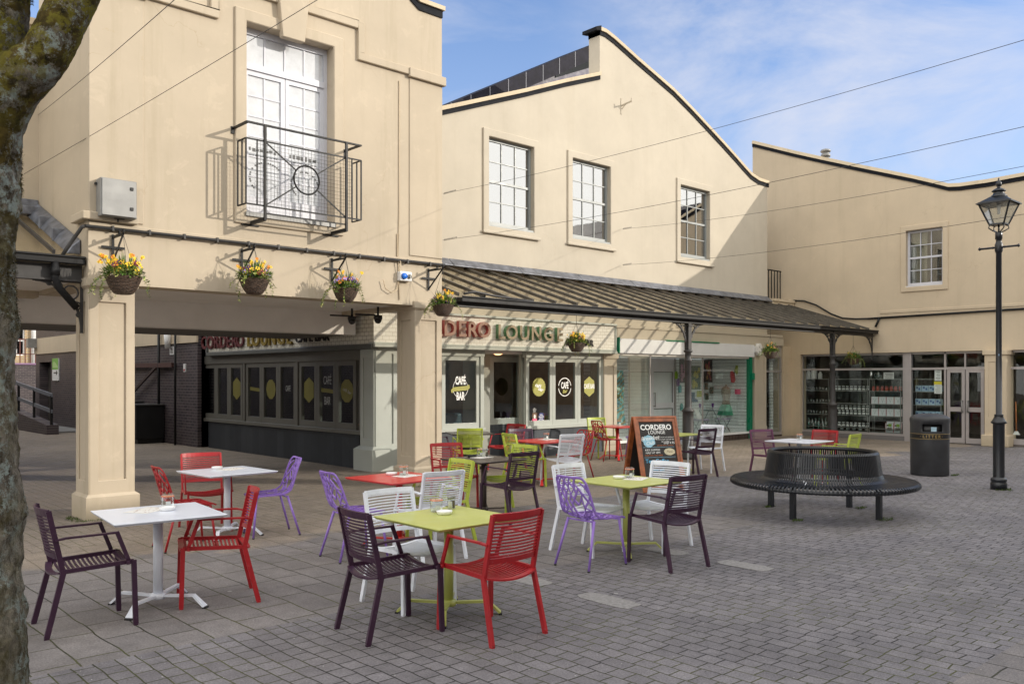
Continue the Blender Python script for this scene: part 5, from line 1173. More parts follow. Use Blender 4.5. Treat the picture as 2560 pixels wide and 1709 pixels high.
MB().lathe([(.045,1.33),(.04,1.36),(.02,1.40),(.001,1.41)],12).build('neck_cap',paint('pine_cap',(.35,.2,.08),.5),e)
# folding bistro set in the window
def bistro(x,y,h,w,label,name,cushion=None):
    e=empty(name,(x,y,.2),label=label,cat='table' if name=='folding_table' else 'chair'); mb=MB()
    for yy2 in (-w*.4,w*.4): mb.tube([(-w*.45,yy2,0),(w*.4,yy2,h)],.009,6); mb.tube([(w*.45,yy2,0),(-w*.4,yy2,h)],.009,6)
    mb.build('legs',paint('teal_metal',(.03,.09,.10),.4),e)
    if name=='folding_table': MB().lathe([(w*.5,h),(w*.5,h+.012),(.001,h+.012)],24).build('tabletop',paint('teal_metal_top',(.10,.16,.18),.4),e)
    else: MB().box(-w*.5,w*.5,-w*.45,w*.45,h,h+.05).build('cushion',paint('lilac_cushion',(.42,.38,.52),.8),e,bevel=.02,seg=2)
    return e
xa_,_=PY(1780,1040,YB+.7); bistro(xa_,YB+.72,.62,.62,'small folding metal table in the gift shop window','folding_table')
xa_,_=PY(1744,1050,YB+.6); bistro(xa_,YB+.5,.36,.38,'folding stool with lilac cushion holding a price card, in the gift shop window','folding_stool')
xa_,_=PY(1800,1050,YB+.5); bistro(xa_,YB+.42,.36,.38,'folding stool with lilac cushion in front of the dress form','folding_stool')
for u in (1750,1782):
    x,_=PY(u,1020,YB+.7); e=empty('wine_goblet',(x,YB+.7,.83),label='purple goblet on the folding table, %s one'%('left' if u<1760 else 'right'),cat='goblet'); MB().lathe([(.03,.001),(.006,.01),(.005,.08),(.03,.10),(.036,.16),(.032,.2)],12).build('bowl',paint('purple_glass',(.12,.02,.22),.2),e)
x,_=PY(1741,1040,YB+.45); e=empty('price_card',(x,YB+.4,.62),label='tall white price card leaning on the folding stool',cat='card'); mb=MB(); mb.hexa([(-.09,-.06,0),(.09,-.06,0),(.09,-.055,0),(-.09,-.055,0),(-.13,.05,.30),(.05,.05,.30),(.05,.055,.30),(-.13,.055,.30)]); mb.build('sheet',M['white_pl'],e)
x,_=PY(1553,950,YB+.5)
e=empty('hanging_throw',(x+.18,YB+.7,1.95),label='patterned turquoise and brown throw hanging in the left gift shop window',cat='throw')
mb=MB(); vs=[];fs=[]
for j in range(15):
    for k in range(11): a=(k/10-.5)*(.22+.16*j/14); vs.append((a+.04*math.sin(j*.5),.045*math.sin(k*2.1+j*.2),-j*.105))
for j in range(14):
    for k in range(10): fs.append((j*11+k,j*11+k+1,(j+1)*11+k+1,(j+1)*11+k))
mb.add(vs,fs,True)
m_,nt,out=newmat('patterned_cloth'); n=N(nt); p=n('BsdfPrincipled'); w=n('TexWave',bands_direction='DIAGONAL'); w.inputs['Scale'].default_value=2.2; w.inputs['Distortion'].default_value=4; n.l(n.vec('Object'),w.inputs[0]); c=n.ramp(w.outputs['Fac'],[(.0,(.05,.30,.32)),(.35,(.10,.07,.03)),(.55,(.28,.27,.06)),(.75,(.30,.22,.15)),(.95,(.16,.45,.45))]); n.l(c,p.inputs['Base Color']); p.inputs['Roughness'].default_value=.9; n.l(p.outputs[0],out.inputs[0])
o=mb.build('cloth',m_,e,fix=False); sm=o.modifiers.new('th','SOLIDIFY'); sm.thickness=.008
for i,(zz,c,l) in enumerate(((1.30,(.12,.16,.03),'olive'),(1.13,(.22,.50,.58),'pale blue'),(1.47,(.35,.50,.42),'mint patterned'))):
    e=empty('cushion',(XS0+.32,YB+.45,zz),label=l+' cushion stacked on the stand in the left gift shop window',cat='cushion'); MB().lathe([(.001,-.075),(.2,-.05),(.26,0),(.2,.05),(.001,.075)],20).build('cover',paint('cushion_'+l,c,.8,var=.3,vs=10),e)
e=empty('cushion_stand',(XS0+.32,YB+.45,.2),label='dark stand under the stacked cushions in the left gift shop window',cat='stand'); MB().tube([(0,0,0),(0,0,.85)],.02,8).lathe([(.2,0),(.2,.02)],20).lathe([(.2,.83),(.2,.85)],20).build('pole',M['iron'],e)
e=empty('wire_garden_seat',(xg[1]-.35,YB+.55,.2),label='pale green wire garden seat low in the left gift shop window',cat='chair'); mb=MB()
for i in range(7): x=-.2+i*.066; mb.tube([(x,.1,.36),(x,.14,.36+.42*math.sqrt(max(0.02,1-(x/.24)**2)))],.006,6)
mb.tube([(.24*math.cos(t),.14,.36+.42*math.sin(t)) for t in [i*PI/12 for i in range(13)]],.009,6)
for x in (-.2,.2): mb.tube([(x,.1,.36),(x,.15,0)],.009,6); mb.tube([(x,-.2,.36),(x,-.22,0)],.009,6)
mb.box(-.22,.22,-.2,.12,.35,.365); mb.build('frame',paint('sage_wire',(.12,.22,.18),.5),e)
# narrow bay between B and C
nb=empty('corner_display_window',(23.3,YB,0),label='narrow dark display window in the corner between gift shop and homeware shop',cat='shopfront')
xn0,xn1=22.73,23.72
MB().box(xn0,xn1,YB+.0,YB+.06,2.35,2.719).build('blind_box',M['alu'],nb,world=True,bevel=.02)
mb=MB(); mb.box(xn0,xn1,YB,YB+.06,.05,.14); mb.box(xn0,xn1,YB,YB+.05,1.93,1.97); mb.box(xn1-.05,xn1,YB,YB+.06,.14,2.35); mb.build('frame',M['alu'],nb,world=True)
MB().box(xn0,xn1-.05,YB+.02,YB+.026,.14,2.35).build('pane',M['glass_shop'],nb,world=True)
MB().box(xn0,xn1,YB-.01,YB+.1,0,.05).build('riser',M['brown_tile'],nb,world=True)
dark_box(nb,xn0,xn1+.4,YB+.07,YB+2,.0,2.7)
MB().box(xn1,XC+.12,YB-.045,YB+.3,0,2.719).build('corner_wall',M['creamC'],B,world=True)
MB().box(xn1-.22,xn1-.06,YB+.25,YB+.30,.15,2.34).build('slat_panel',sw,nb,world=True)
e=empty('card_spinner',(23.25,YB+.5,.1),label='tall spinner of small coloured cards in the narrow corner window',cat='rack')
MB().tube([(0,0,0),(0,0,1.55)],.015,8).lathe([(.2,0),(.2,.02)],16).build('pole',M['iron'],e)
crd=[paint('card_%d'%i,c,.5,var=.3,vs=30) for i,c in enumerate(((.4,.05,.07),(.1,.2,.4),(.5,.45,.4),(.05,.25,.25)))]
for ci in range(4):
    mb=MB()
    for r_ in range(9):
        for c_ in range(3):
            if (r_+c_*3)%4==ci: mb.box(-.15+c_*.105,-.06+c_*.105,-.12,-.115,.45+r_*.12,.54+r_*.12)
    mb.build('cards',crd[ci],e)
for k,(zz,c,l) in enumerate(((1.15,(.35,.02,.03),'red'),(.50,(.18,.16,.25),'grey lilac'),(.29,(.65,.7,.75),'white'),(.93,(.06,.16,.18),'dark teal'))):
    e=empty('teapot',(22.88,YB+.22,zz),label=l+' teapot in the narrow corner window',cat='teapot')
    t=paint('teapot_'+l,c,.3); MB().lathe([(.03,0),(.07,.03),(.08,.07),(.05,.12),(.001,.14)],16).build('body',t,e); MB().tube([(.07,0,.04),(.11,0,.08),(.13,0,.12)],[.016,.012,.008],8).build('spout',t,e); MB().tube([(-.06,0,.10),(-.11,0,.10),(-.12,0,.05),(-.07,0,.03)],.008,6).build('handle',t,e)
    if k!=1: MB().box(-.09,.12,-.06,.06,-.012,0).build('stand',M['glass_shop'],e)

# ================================================================== passage behind the arcade
bw=empty('brick_building',(8.9,29,0),label='dark brick building with cream band along the passage',cat='building')
XB2=8.86
yr0,yr1=YX(128,XB2),YX(98.6,XB2)
mb=MB(); mb.plate([(21.4,0),(36.6,0),(36.6,6),(21.4,6)],[rect(yr0,yr1,.02,2.35)],xpoly(XB2,XB2+.3)); mb.build('wall',M['brick_dark'],bw,world=True)
MB().box(XB2+.301,XB2+6,36.3,36.6,0,6).build('wall',M['brick_darky'],bw,world=True)
MB().box(XB2-.05,XB2-.001,21.35,36.65,2.66,3.25).box(XB2-.05,XB2+6,36.601,36.65,2.66,3.25).build('band',M['creamC'],bw,world=True)
MB().box(XB2+.301,XB2+1.3,yr0-.1,yr1+.1,0,2.5).build('doorway',M['dark_room'],bw,world=True)
e=empty('fascia_lamp',(XB2-.1,36.4,3.05),label='small square flood lamp at the far end of the cream band',cat='lamp'); MB().box(-.25,.05,-.15,.15,-.15,.2).build('housing',M['steel_grey'],e)
x_=XB2-.02; y0_,zt_s=PX(132,896,x_); y1_,zb_s=PX(147,951,x_)
e=empty('wayfinding_sign',(x_,(y0_+y1_)/2,zb_s),label='green and white direction sign with arrow on the dark brick wall',cat='sign')
zmid=zb_s+(zt_s-zb_s)*.5
MB().box(x_-.02,x_+.018,min(y0_,y1_),max(y0_,y1_),zb_s,zt_s).build('panel',M['white_pl'],e,world=True)
MB().box(x_-.024,x_-.0205,min(y0_,y1_),max(y0_,y1_),zmid,zt_s).build('green_field',paint('sign_green',(.18,.42,.08),.5),e,world=True)
mb=MB(); hy=(y0_+y1_)/2; pts=[(-.34,.02),(.30,.02),(.25,.3),(.1,.34),(-.1,.25),(-.3,.1)]; mb.plate([(hy+a,zmid+.05+b*.7) for a,b in pts],[],lambda a,b,k:(x_-.027+.002*k,a,b)); mb.build('pale_swoosh',paint('sign_pale_green',(.42,.60,.25),.5),e,world=True)
mb=MB(); mb.box(x_-.024,x_-.0205,hy-.18,hy+.18,zb_s+.26,zb_s+.30); mb.plate([(hy-.30,zb_s+.28),(hy-.14,zb_s+.38),(hy-.14,zb_s+.18)],[],lambda a,b,k:(x_-.024+.002*k,a,b)); mb.build('arrow',M['black_txt'],e,world=True)
y0_,zt_s=PX(425,866,x_); y1_,zb_s=PX(435,886,x_)
e=empty('text_sign',(x_,(y0_+y1_)/2,zb_s),label='small white text sign on the dark brick beside the cafe fascia',cat='sign'); MB().box(x_-.01,x_+.018,min(y0_,y1_),max(y0_,y1_),zb_s,zt_s).build('panel',M['white_pl'],e,world=True)
mb=MB(); 
for i in range(5): 
    for j in range(4): 
        yy2=min(y0_,y1_)+.05+j*(abs(y1_-y0_)-.1)/4; zz=zb_s+.03+i*(zt_s-zb_s-.03)/5; mb.box(x_-.012,x_-.0102,yy2,yy2+(abs(y1_-y0_)-.1)/4*.7,zz,zz+.02)
mb.build('print',M['black_txt'],e,world=True)
y0_,zt_s=PX(459,909,x_); y1_,zb_s=PX(464,929,x_)
e=empty('warning_sign',(x_,(y0_+y1_)/2,zb_s),label='narrow red and white sign low beside the cafe fascia end',cat='sign'); MB().box(x_-.01,x_+.018,min(y0_,y1_),max(y0_,y1_),zb_s,zt_s).build('panel',M['white_pl'],e,world=True); MB().box(x_-.013,x_-.0102,min(y0_,y1_)+.02,max(y0_,y1_)-.02,zb_s+.02,zb_s+(zt_s-zb_s)*.35).build('red_field',paint('sign_red',(.4,.03,.03),.5),e,world=True)
# pipes, frame and cabinets against the brick
for u,l in ((397,'dark steel pole standing in the passage beside the metal cabinets'),(438,'thin drainpipe on the brick beside the cafe fascia')):
    yq=YX(u,XB2-.12); e=empty('drainpipe',(XB2-.12,yq,0),label=l,cat='pipe'); MB().tube([(0,0,0),(0,0,3.6)],.036 if u==397 else .03,10).build('pipe',M['iron'],e)
yq=[YX(u,XB2-.1) for u in (336,393,433)]; zq=PX(393,913,XB2-.1)[1]
e=empty('steel_frame',(XB2-.1,yq[1],0),label='rusty dark steel frame with diagonal brace on the passage wall',cat='frame'); MB().bar((XB2-.1,yq[2],zq),(XB2-.1,28.2,zq+.02),.10,.12).build('beam',paint('rusty_steel',(.07,.03,.025),.6),e,world=True); MB().bar((XB2-.14,yq[1],zq-.05),(XB2-.14,YX(334,XB2),PX(334,992,XB2)[1]),.05,.07).build('brace',paint('rusty_steel_b',(.05,.03,.025),.6),e,world=True)
for (y0_,y1_,h_,l) in ((23.55,24.75,1.05,'dark metal cabinet nearest the cafe in the passage'),(25.1,26.3,1.10,'dark metal cabinet behind the other one, partly hidden by the pillar')):
    e=empty('utility_cabinet',(8.5,(y0_+y1_)/2,0),label=l,cat='cabinet',group='utility cabinets in the passage'); MB().box(8.1,8.83,y0_,y1_,.12,h_-.04).build('body',M['iron'],e,world=True,bevel=.01); MB().box(8.07,8.84,y0_-.03,y1_+.03,h_-.04,h_).build('lid',M['iron_grey'],e,world=True,bevel=.008); MB().box(8.15,8.83,y0_+.05,y1_-.05,0,.12).build('base',M['black_plastic'],e,world=True)
yq=YX(421,XB2-.1); zq=PX(421,852,XB2)[1]
e=empty('wall_lamp',(XB2-.12,yq,zq),label='pale tapered wall lamp beside the text sign in the passage',cat='lamp'); MB().lathe([(.07,-.22),(.10,.20),(.001,.22)],14).build('shade',M['white_pl'],e); MB().box(.0,.12,-.03,.03,.05,.10).build('arm',M['iron'],e)
e=empty('passage_wall',(3.1,27,0),label='brick wall on the near side of the passage, seen in the cafe side glass',cat='wall'); MB().box(2.9,3.2,16.42,40,0,5).build('brickwork',M['brick_dark'],e,world=True)
# ramp with rail
e=empty('ramp_railing',(7.55,29.3,0),label='grey metal handrail on a brick ramp at the end of the passage',cat='railing')
rb=paint('rail_grey',(.22,.24,.28),.35,metal=.4)
ya_,yb_=29.35,40.5
MB().hexa([(7.40,ya_,0),(7.75,ya_,0),(7.75,yb_,0),(7.40,yb_,0),(7.40,ya_,.30),(7.75,ya_,.30),(7.75,yb_,1.2),(7.40,yb_,1.2)]).build('ramp_wall',M['brick_dark'],e,world=True)
mb=MB(); mb.bar((7.55,ya_,1.22),(7.55,yb_,2.15),.05,.11); mb.bar((7.55,ya_,.72),(7.55,yb_,1.62),.05,.11); mb.build('handrail',rb,e,world=True)
mb=MB(); 
for i in range(6): y=ya_+.05+i*2.0; mb.bar((7.55,y,.28+.08*(y-ya_)),(7.55,y,1.20+.084*(y-ya_)),.07,.07)
mb.build('posts',M['iron'],e,world=True)
MB().box(7.75,XB2+3,30,44,0,.05).build('ramp_slab',paint('ramp_concrete',(.2,.2,.2),.8),e,world=True)
e=empty('boundary_wall',(8,42,0),label='dark brick boundary wall beyond the ramp',cat='wall'); MB().box(2,20,43,43.3,0,2.35).build('wall',M['brick_darky'],e,world=True); MB().box(2,20,42.95,43.35,2.35,2.43).build('coping',paint('mauve_coping',(.25,.15,.25),.7),e,world=True)
e=empty('yellow_brick_house',(9,49,0),label='sunlit yellow brick house glimpsed beyond the passage at far left',cat='house')
xw0,_=PY(53,900,48.9); 
mb=MB(); mb.plate(rect(-8,13.5,0,8),[rect(xw0-.5,PY(63,900,48.9)[0],2.9,4.4)],ypoly(49,49.3)); mb.build('wall',M['brick_yellow'],e,world=True)
sash(e,49.08,'-y',xw0-.5,PY(63,900,48.9)[0],2.9,4.4,2,2,M['white_pl'],M['glass_cafe'])
dark_box(e,xw0-1,PY(63,900,48.9)[0]+.5,49.31,50.5,2.5,5)
MB().tube([(PY(84,900,48.9)[0],48.9,2),(PY(84,900,48.9)[0],48.9,8)],.12,8).build('downpipe',M['white_pl'],e,world=True)
e=empty('iron_balustrade',(11,46,2.5),label='thin rusty balustrade in front of the yellow house',cat='railing'); mb=MB(); x0_=PY(50,1,46)[0]; 
for i in range(8): mb.bar((x0_+i*.22,46,2.2),(x0_+i*.22,46,3.6),.04,.04)
mb.bar((x0_-.2,46,3.6),(x0_+1.8,46,3.6),.05,.05); mb.bar((x0_-.2,46,2.9),(x0_+1.8,46,2.9),.04,.04); mb.build('bars',paint('rust',(.12,.04,.03),.7),e,world=True)

# ================================================================== buildings behind the viewer: they shade the square and show in the glass
def block(name,x0,x1,y0,y1,h,mat,label,ridge=None,cat='building'):
    e=empty(name,((x0+x1)/2,y1,0),label=label,cat=cat)
    MB().box(x0,x1,y0,y1,0,h).build('walls',mat,e,world=True)
    if ridge: 
        xm=(x0+x1)/2; MB().add([(x0,y0,h),(x1,y0,h),(x1,y1,h),(x0,y1,h),(xm,y0,ridge),(xm,y1,ridge)],[(0,1,4),(3,5,2),(0,4,5,3),(1,2,5,4)]).build('roof',M['roof_slate'],e,world=True)
    mb=MB(); x=x0+1
    while x<x1-1.6:
        for z in ((1.2,2.6),(4.4,6.0)): 
            if z[1]<h-.4: mb.box(x,x+1.1,y1-.05,y1+.02,*z)
        x+=2.6
    mb.build('window',M['glass_cafe'],e,world=True)
    return e
# ================================================================== chairs
def strip(mb,pts,wdir,w,t):
    """flat strip following pts; wdir = direction of its width, t thickness"""
    wd=Vector(wdir).normalized(); P=[Vector(p) for p in pts]; vs=[]
    for i,p in enumerate(P):
        d=(P[min(i+1,len(P)-1)]-P[max(i-1,0)]).normalized(); nrm=d.cross(wd).normalized()
        for a,b in ((-1,-1),(1,-1),(1,1),(-1,1)): vs.append(p+wd*(a*w/2)+nrm*(b*t/2))
    fs=[(0,1,2,3),tuple(len(vs)-4+i for i in (3,2,1,0))]
    for i in range(len(P)-1):
        for k in range(4): l=(k+1)%4; fs.append((i*4+k,i*4+l,(i+1)*4+l,(i+1)*4+k))
    mb.add(vs,fs)
def make_armchair():
    r=empty('slatted_armchair',(0,0,0)); m=M['c_white']
    s=MB(); W=.225
    def sz(x,y): return .445+.012*(x/.22)-.028*(1-(y/W)**2)-.01*math.cos(x/.25*PI/2)
    for sgn in (-1,1): s.bar((-.22,sgn*W,.437),(.235,sgn*W,.455),.022,.028)
    ys=[-W+2*W*i/8 for i in range(9)]
    xs=[-.193+.0305*i for i in range(14)]
    for x in xs: strip(s,[(x,y,sz(x,y)) for y in ys],(1,0,.05),0.0155,.007)
    strip(s,[(-.225-.03*(1-(y/W)**2),y,sz(-.22,y)) for y in ys],(1,0,.0),.045,.012)
    strip(s,[(.235,y,sz(.235,y)-.004) for y in ys],(1,0,-.3),.045,.014)
    s.build('seat',m,r)
    b=MB(); top=Vector((-.305,0,.855)); bot=Vector((-.215,0,.43)); ax=(top-bot)
    def bp(f,y,bulge=.04): q=bot+ax*f; return (q.x-bulge*(1-(y/.22)**2),y,q.z)
    for sgn in (-1,1): b.bar(bp(0,sgn*.222,0),bp(1,sgn*.222,0),.020,.034,up=(1,0,.2))
    ys2=[-.222+.444*i/8 for i in range(9)]
    strip(b,[bp(.975,y) for y in ys2],ax,.040,.014); strip(b,[bp(.265,y) for y in ys2],ax,.036,.012)
    for i in range(12): strip(b,[bp(.335+i*.0525,y) for y in ys2],ax,.0105,.008)
    b.build('backrest',m,r)
    for sgn in (-1,1):
        a=MB(); y=sgn*.252
        a.bar(bp(.53,sgn*.230,0),(-.20,y,.668),.012,.028,up=(0,1,0)); a.bar((-.21,y,.668),(.125,y,.672),.028,.013); a.bar((.118,y,.678),(.195,y,.47),.014,.027,up=(1,0,.3)); a.tube([(.195,sgn*.235,.452),(.195,sgn*.268,.452)],.012,8); a.bar((.193,y,.48),(.197,y,.44),.014,.027,up=(1,0,0))
        a.build('armrest',m,r)
        l=MB(); l.bar((.235,sgn*.232,.462),(.247,sgn*.238,.012),.022,.034,up=(1,0,0)); l.box(.233,.261,sgn*.238-.012,sgn*.238+.012,0,.012); l.build('leg',m,r)
        l=MB(); l.bar((-.212,sgn*.226,.445),(-.318,sgn*.242,.012),.022,.036,up=(1,0,.2)); l.box(-.334,-.304,sgn*.242-.012,sgn*.242+.012,0,.012); l.build('leg',m,r)
    return r
def make_shellchair():
    r=empty('branch_pattern_chair',(0,0,0)); m=M['c_lilac']
    # profile control: (s, x, z, half width, edge lift)
    P=[(0,.235,.440,.195,.0),(.10,.20,.452,.205,.004),(.25,.08,.446,.212,.014),(.38,-.05,.440,.214,.022),(.48,-.14,.448,.214,.03),(.56,-.205,.485,.212,.038),(.64,-.24,.55,.208,.042),(.76,-.268,.655,.20,.038),(.88,-.295,.755,.19,.03),(1,-.325,.845,.172,.02)]
    def at(s):
        s=max(0,min(1,s))
        for a,b in zip(P[:-1],P[1:]):
            if s<=b[0]: f=(s-a[0])/(b[0]-a[0]); return [a[i]+(b[i]-a[i])*f for i in range(1,5)]
        return list(P[-1][1:])
    def Q(s,u):
        x,z,hw,li=at(s); x2,z2,_,_=at(s+.02); x1,z1,_,_=at(s-.02)
        # rounded top corners
        ss=s
        if s>.90: hw*=1-.0*(s-.9)
        d=Vector((x2-x1,0,z2-z1)).normalized(); nrm=Vector((-d.z,0,d.x))  # points up / forward
        if nrm.z<0 and s<.5: nrm=-nrm
        if s>=.5 and nrm.x<0: nrm=-nrm
        p=Vector((x,u*hw,z))+nrm*(li*abs(u)**2.2)
        return p,nrm
    def ribbon(mb,a,b,w,seg=3,t=.010):
        pts=[];  
        for i in range(seg+1):
            f=i/seg; pts.append((a[0]+(b[0]-a[0])*f,a[1]+(b[1]-a[1])*f))
        vs=[]
        for i,(s,u) in enumerate(pts):
            p,nr=Q(s,u); s2,u2=pts[min(i+1,seg)]; s1,u1=pts[max(i-1,0)]
            d=(Q(s2,u2)[0]-Q(s1,u1)[0]).normalized(); sd=d.cross(nr).normalized()
            for x_,y_ in ((-1,-1),(1,-1),(1,1),(-1,1)): vs.append(p+sd*(x_*w/2)+nr*(y_*t/2))
        fs=[(0,1,2,3),tuple(len(vs)-4+i for i in (3,2,1,0))]
        for i in range(seg):
            for k in range(4): l=(k+1)%4; fs.append((i*4+k,i*4+l,(i+1)*4+l,(i+1)*4+k))
        mb.add(vs,fs)
    rnd=random.Random(5); mb=MB()
    # branching lattice: rows of nodes, each joined upward to one or two others
    rows=15; node=[]
    for j in range(rows+1):
        s=j/rows; cnt=[7,6][j%2] if s>.5 else [8,7][j%2]
        row=[]
        for i in range(cnt):
            u=-1+2*(i+.5*(0 if cnt in (7,8) else 1))/( (7 if cnt in(7,6) else 8)-1+0 ) 
            u=max(-1,min(1,u)); 
            ju=0 if (i in (0,cnt-1) and cnt in(7,8)) else rnd.uniform(-.075,.075)
            js=0 if j in (0,rows) else rnd.uniform(-.018,.018)
            row.append((s+js,u+ju))
        node.append(row)
    for j in range(rows):
        A_,B_=node[j],node[j+1]
        for i,a in enumerate(A_):
            near=sorted(range(len(B_)),key=lambda k:abs(B_[k][1]-a[1]))[:2]
            for n_,k in enumerate(near):
                if abs(B_[k][1]-a[1])>.36: continue
                if n_==1 and rnd.random()<.28: continue
                if n_==0 and rnd.random()<.05: continue
                ribbon(mb,a,B_[k],rnd.choice((.009,.012,.015,.020)) if .1<a[0]<.93 else .010,2)
    for _ in range(16):
        j=rnd.randrange(2,rows-1); i=rnd.randrange(len(node[j])-1); ribbon(mb,node[j][i],node[j][i+1],.006,2)
    # rim with rounded top corners
    rim=[]
    S=[i/26 for i in range(27)]
    for s in S: rim.append((s if s<.93 else .93+(s-.93)*.9, -1 if s<.9 else -1+.0))
    edge=[(s,-1.0) for s in [i/22*.93 for i in range(23)]]+[(.955,-.985),(.98,-.93),(.995,-.82),(1,-.6),(1,-.3),(1,0),(1,.3),(1,.6),(.995,.82),(.98,.93),(.955,.985)]+[(s,1.0) for s in reversed([i/22*.93 for i in range(23)])]+[(.0,.5),(0,0),(0,-.5)]
    for a,b in zip(edge,edge[1:]+edge[:1]): ribbon(mb,a,b,.017,1,.014)
    mb.build('shell_seat',m,r,fix=False)
    for sx,sy in ((1,1),(1,-1),(-1,1),(-1,-1)):
        l=MB(); a=(.19 if sx>0 else -.15,sy*.165,.442); b=(.235 if sx>0 else -.275,sy*.215,.012)
        l.tube([a,b],[.0135,.0115],10); l.tube([b,(b[0],b[1],0)],.0125,8,m=1); l.build('leg',[m,M['black_plastic']],r)
    mb=MB(); mb.bar((.17,-.16,.432),(.17,.16,.432),.02,.012); mb.bar((-.14,-.16,.432),(-.14,.16,.432),.02,.012); mb.bar((-.14,0,.430),(.17,0,.430),.02,.010); mb.build('under_frame',m,r)
    return r
armP=make_armchair(); shP=make_shellchair()
def fit(feet,kind):
    L={'RL':(-.318,.242),'RR':(-.318,-.242),'FL':(.247,.238),'FR':(.247,-.238)} if kind=='a' else {'RL':(-.275,.215),'RR':(-.275,-.215),'FL':(.235,.215),'FR':(.235,-.215)}
    w=[complex(*G(*feet[k])) for k in feet]; l=[complex(*L[k]) for k in feet]
    wc=sum(w)/len(w); lc=sum(l)/len(l)
    num=sum((a-wc)*(b-lc).conjugate() for a,b in zip(w,l)); an=math.atan2(num.imag,num.real)
    c=wc-lc*complex(math.cos(an),math.sin(an)); return c.real,c.imag,an
E_,N_,W_,S_=0,PI/2,PI,-PI/2
used={}
def chair(kind,col,label,feet=None,xy=None,ang=0,group=None):
    if feet: x,y,an=fit(feet,kind)
    else: (x,y),an=xy,ang
    P=armP if kind=='a' else shP
    o=copy_tree(P,(x,y,0),an,material=M['c_'+col],label=label,cat='chair',group='slatted armchairs at the cafe tables' if kind=='a' else 'branch pattern chairs at the cafe tables')
    return o
D=math.radians
chair('a','purple','dark purple slatted armchair at the left of the front white table',dict(RL=(103,1556),RR=(130.6,1596),FL=(285.5,1529.8),FR=(321,1560.7)))
chair('a','red','red slatted armchair at the right of the front white table',dict(FL=(479.4,1526.3),FR=(451.5,1477),RL=(642.6,1506.3),RR=(605.8,1473)))
chair('s','red','red branch pattern chair at the left of the rear white table',dict(RL=(379.6,1364.5),RR=(416.4,1384.1)))
chair('a','red','red slatted armchair tucked behind the rear white table',xy=(4.13,9.74),ang=S_-.22)
chair('s','lilac','lilac branch pattern chair at the right of the rear white table',dict(FL=(652.3,1348.6),FR=(614.4,1327.3),RL=(748,1338.6),RR=(704,1323.1)))
chair('a','purple','dark purple slatted armchair at the left of the front lime table',dict(RL=(859.6,1570),RR=(929.3,1611),FL=(1016.5,1543.3),FR=(1085,1575.8)))
chair('a','red','red slatted armchair nearest the viewer at the front lime table',dict(RL=(1225.8,1616),RR=(1348.3,1581.5),FL=(1116,1573.9),FR=(1225.8,1541.3)))
chair('a','white','white slatted armchair behind the front lime table facing it',dict(RR=(910,1503),RL=(1028.8,1480),FR=(1005.8,1533.7)))
chair('a','white','white slatted armchair with its back to the front lime table, at the red table',xy=(5.12,6.80),ang=N_-.10)
chair('s','lilac','lilac branch pattern chair at the left of the middle red table',dict(RL=(803.7,1388.3),RR=(858.5,1410.5),FR=(958,1392)))
chair('a','green','lime slatted armchair at the right of the middle red table',xy=(5.66,7.33),ang=W_-.1)
chair('s','lilac','lilac branch pattern chair at the left of the right lime table',dict(RL=(1391,1411.1),RR=(1473.7,1429.5),FR=(1559.8,1410),FL=(1481.7,1395)))
chair('a','purple','dark purple slatted armchair nearest the viewer at the right lime table',dict(RL=(1674.6,1431.8),RR=(1761.8,1414.6),FL=(1585,1404.2),FR=(1659.7,1390.5)))
chair('a','white','white slatted armchair behind the lilac chair at the right lime table',dict(FR=(1472.5,1391.6),FL=(1547.1,1376.7),RR=(1387.6,1375.5),RL=(1465.6,1361.8)))
chair('a','white','white slatted armchair between the right lime table and the menu board',xy=(7.13,5.56),ang=W_+.12)
chair('a','red','red slatted armchair behind the dark brown table beside the pillar',xy=(7.22,9.0),ang=S_-.30)
chair('a','purple','dark purple slatted armchair in front of the dark brown table',xy=(7.12,7.82),ang=N_-.02)
chair('a','green','lime slatted armchair at the right of the dark brown table',xy=(7.58,8.33),ang=W_)
chair('a','green','lime slatted armchair at the left of the red table by the cafe door',xy=(9.62,10.15),ang=E_-.25)
chair('a','grape','dark purple slatted armchair behind the red table by the cafe door',xy=(10.2,10.72),ang=S_-.35)
chair('a','white','white slatted armchair in front of the red table by the cafe door',xy=(10.02,9.72),ang=N_-.2)
chair('s','red','red branch pattern chair at the right of the red table by the cafe door',xy=(10.72,10.1),ang=W_)
chair('a','green','lime slatted armchair in front of the dark table under the cafe window',xy=(9.92,11.98),ang=D(58))
chair('a','purple','dark purple slatted armchair under the cafe window, half hidden by the pillar',xy=(9.72,12.72),ang=E_-.1)
chair('a','red','bright red slatted armchair at the right of the dark table under the cafe window',xy=(11.05,12.2),ang=W_+.1)
chair('a','green','lime slatted armchair behind the far red table',xy=(14.42,12.72),ang=S_-.35)
chair('s','red','red branch pattern chair at the left of the far red table',dict(RL=(1474,1149.5),RR=(1511.7,1154.5)))
chair('s','lilac','lilac branch pattern chair at the right of the far red table',xy=(14.95,12.1),ang=W_)
chair('a','white','white slatted armchair just left of the menu board behind the lilac chair',xy=(13.15,10.25),ang=E_+.1)
chair('a','purple','purple slatted armchair just right of the menu board',xy=(12.82,9.12),ang=N_-.1)
chair('a','white','white slatted armchair standing alone on the right side of the menu board',xy=(13.62,9.45),ang=W_+.15)
chair('a','mauve','mauve slatted armchair at the left of the far white table',xy=(13.15,7.78),ang=S_-.4)
chair('a','red','red slatted armchair behind the far white table',xy=(13.62,7.22),ang=W_)
chair('a','green','lime slatted armchair at the right of the far white table',xy=(13.25,6.68),ang=N_+.1)
for P in (armP,shP):
    for c in kids(P): bpy.data.objects.remove(c)
    bpy.data.objects.remove(P)
KIDS.clear()
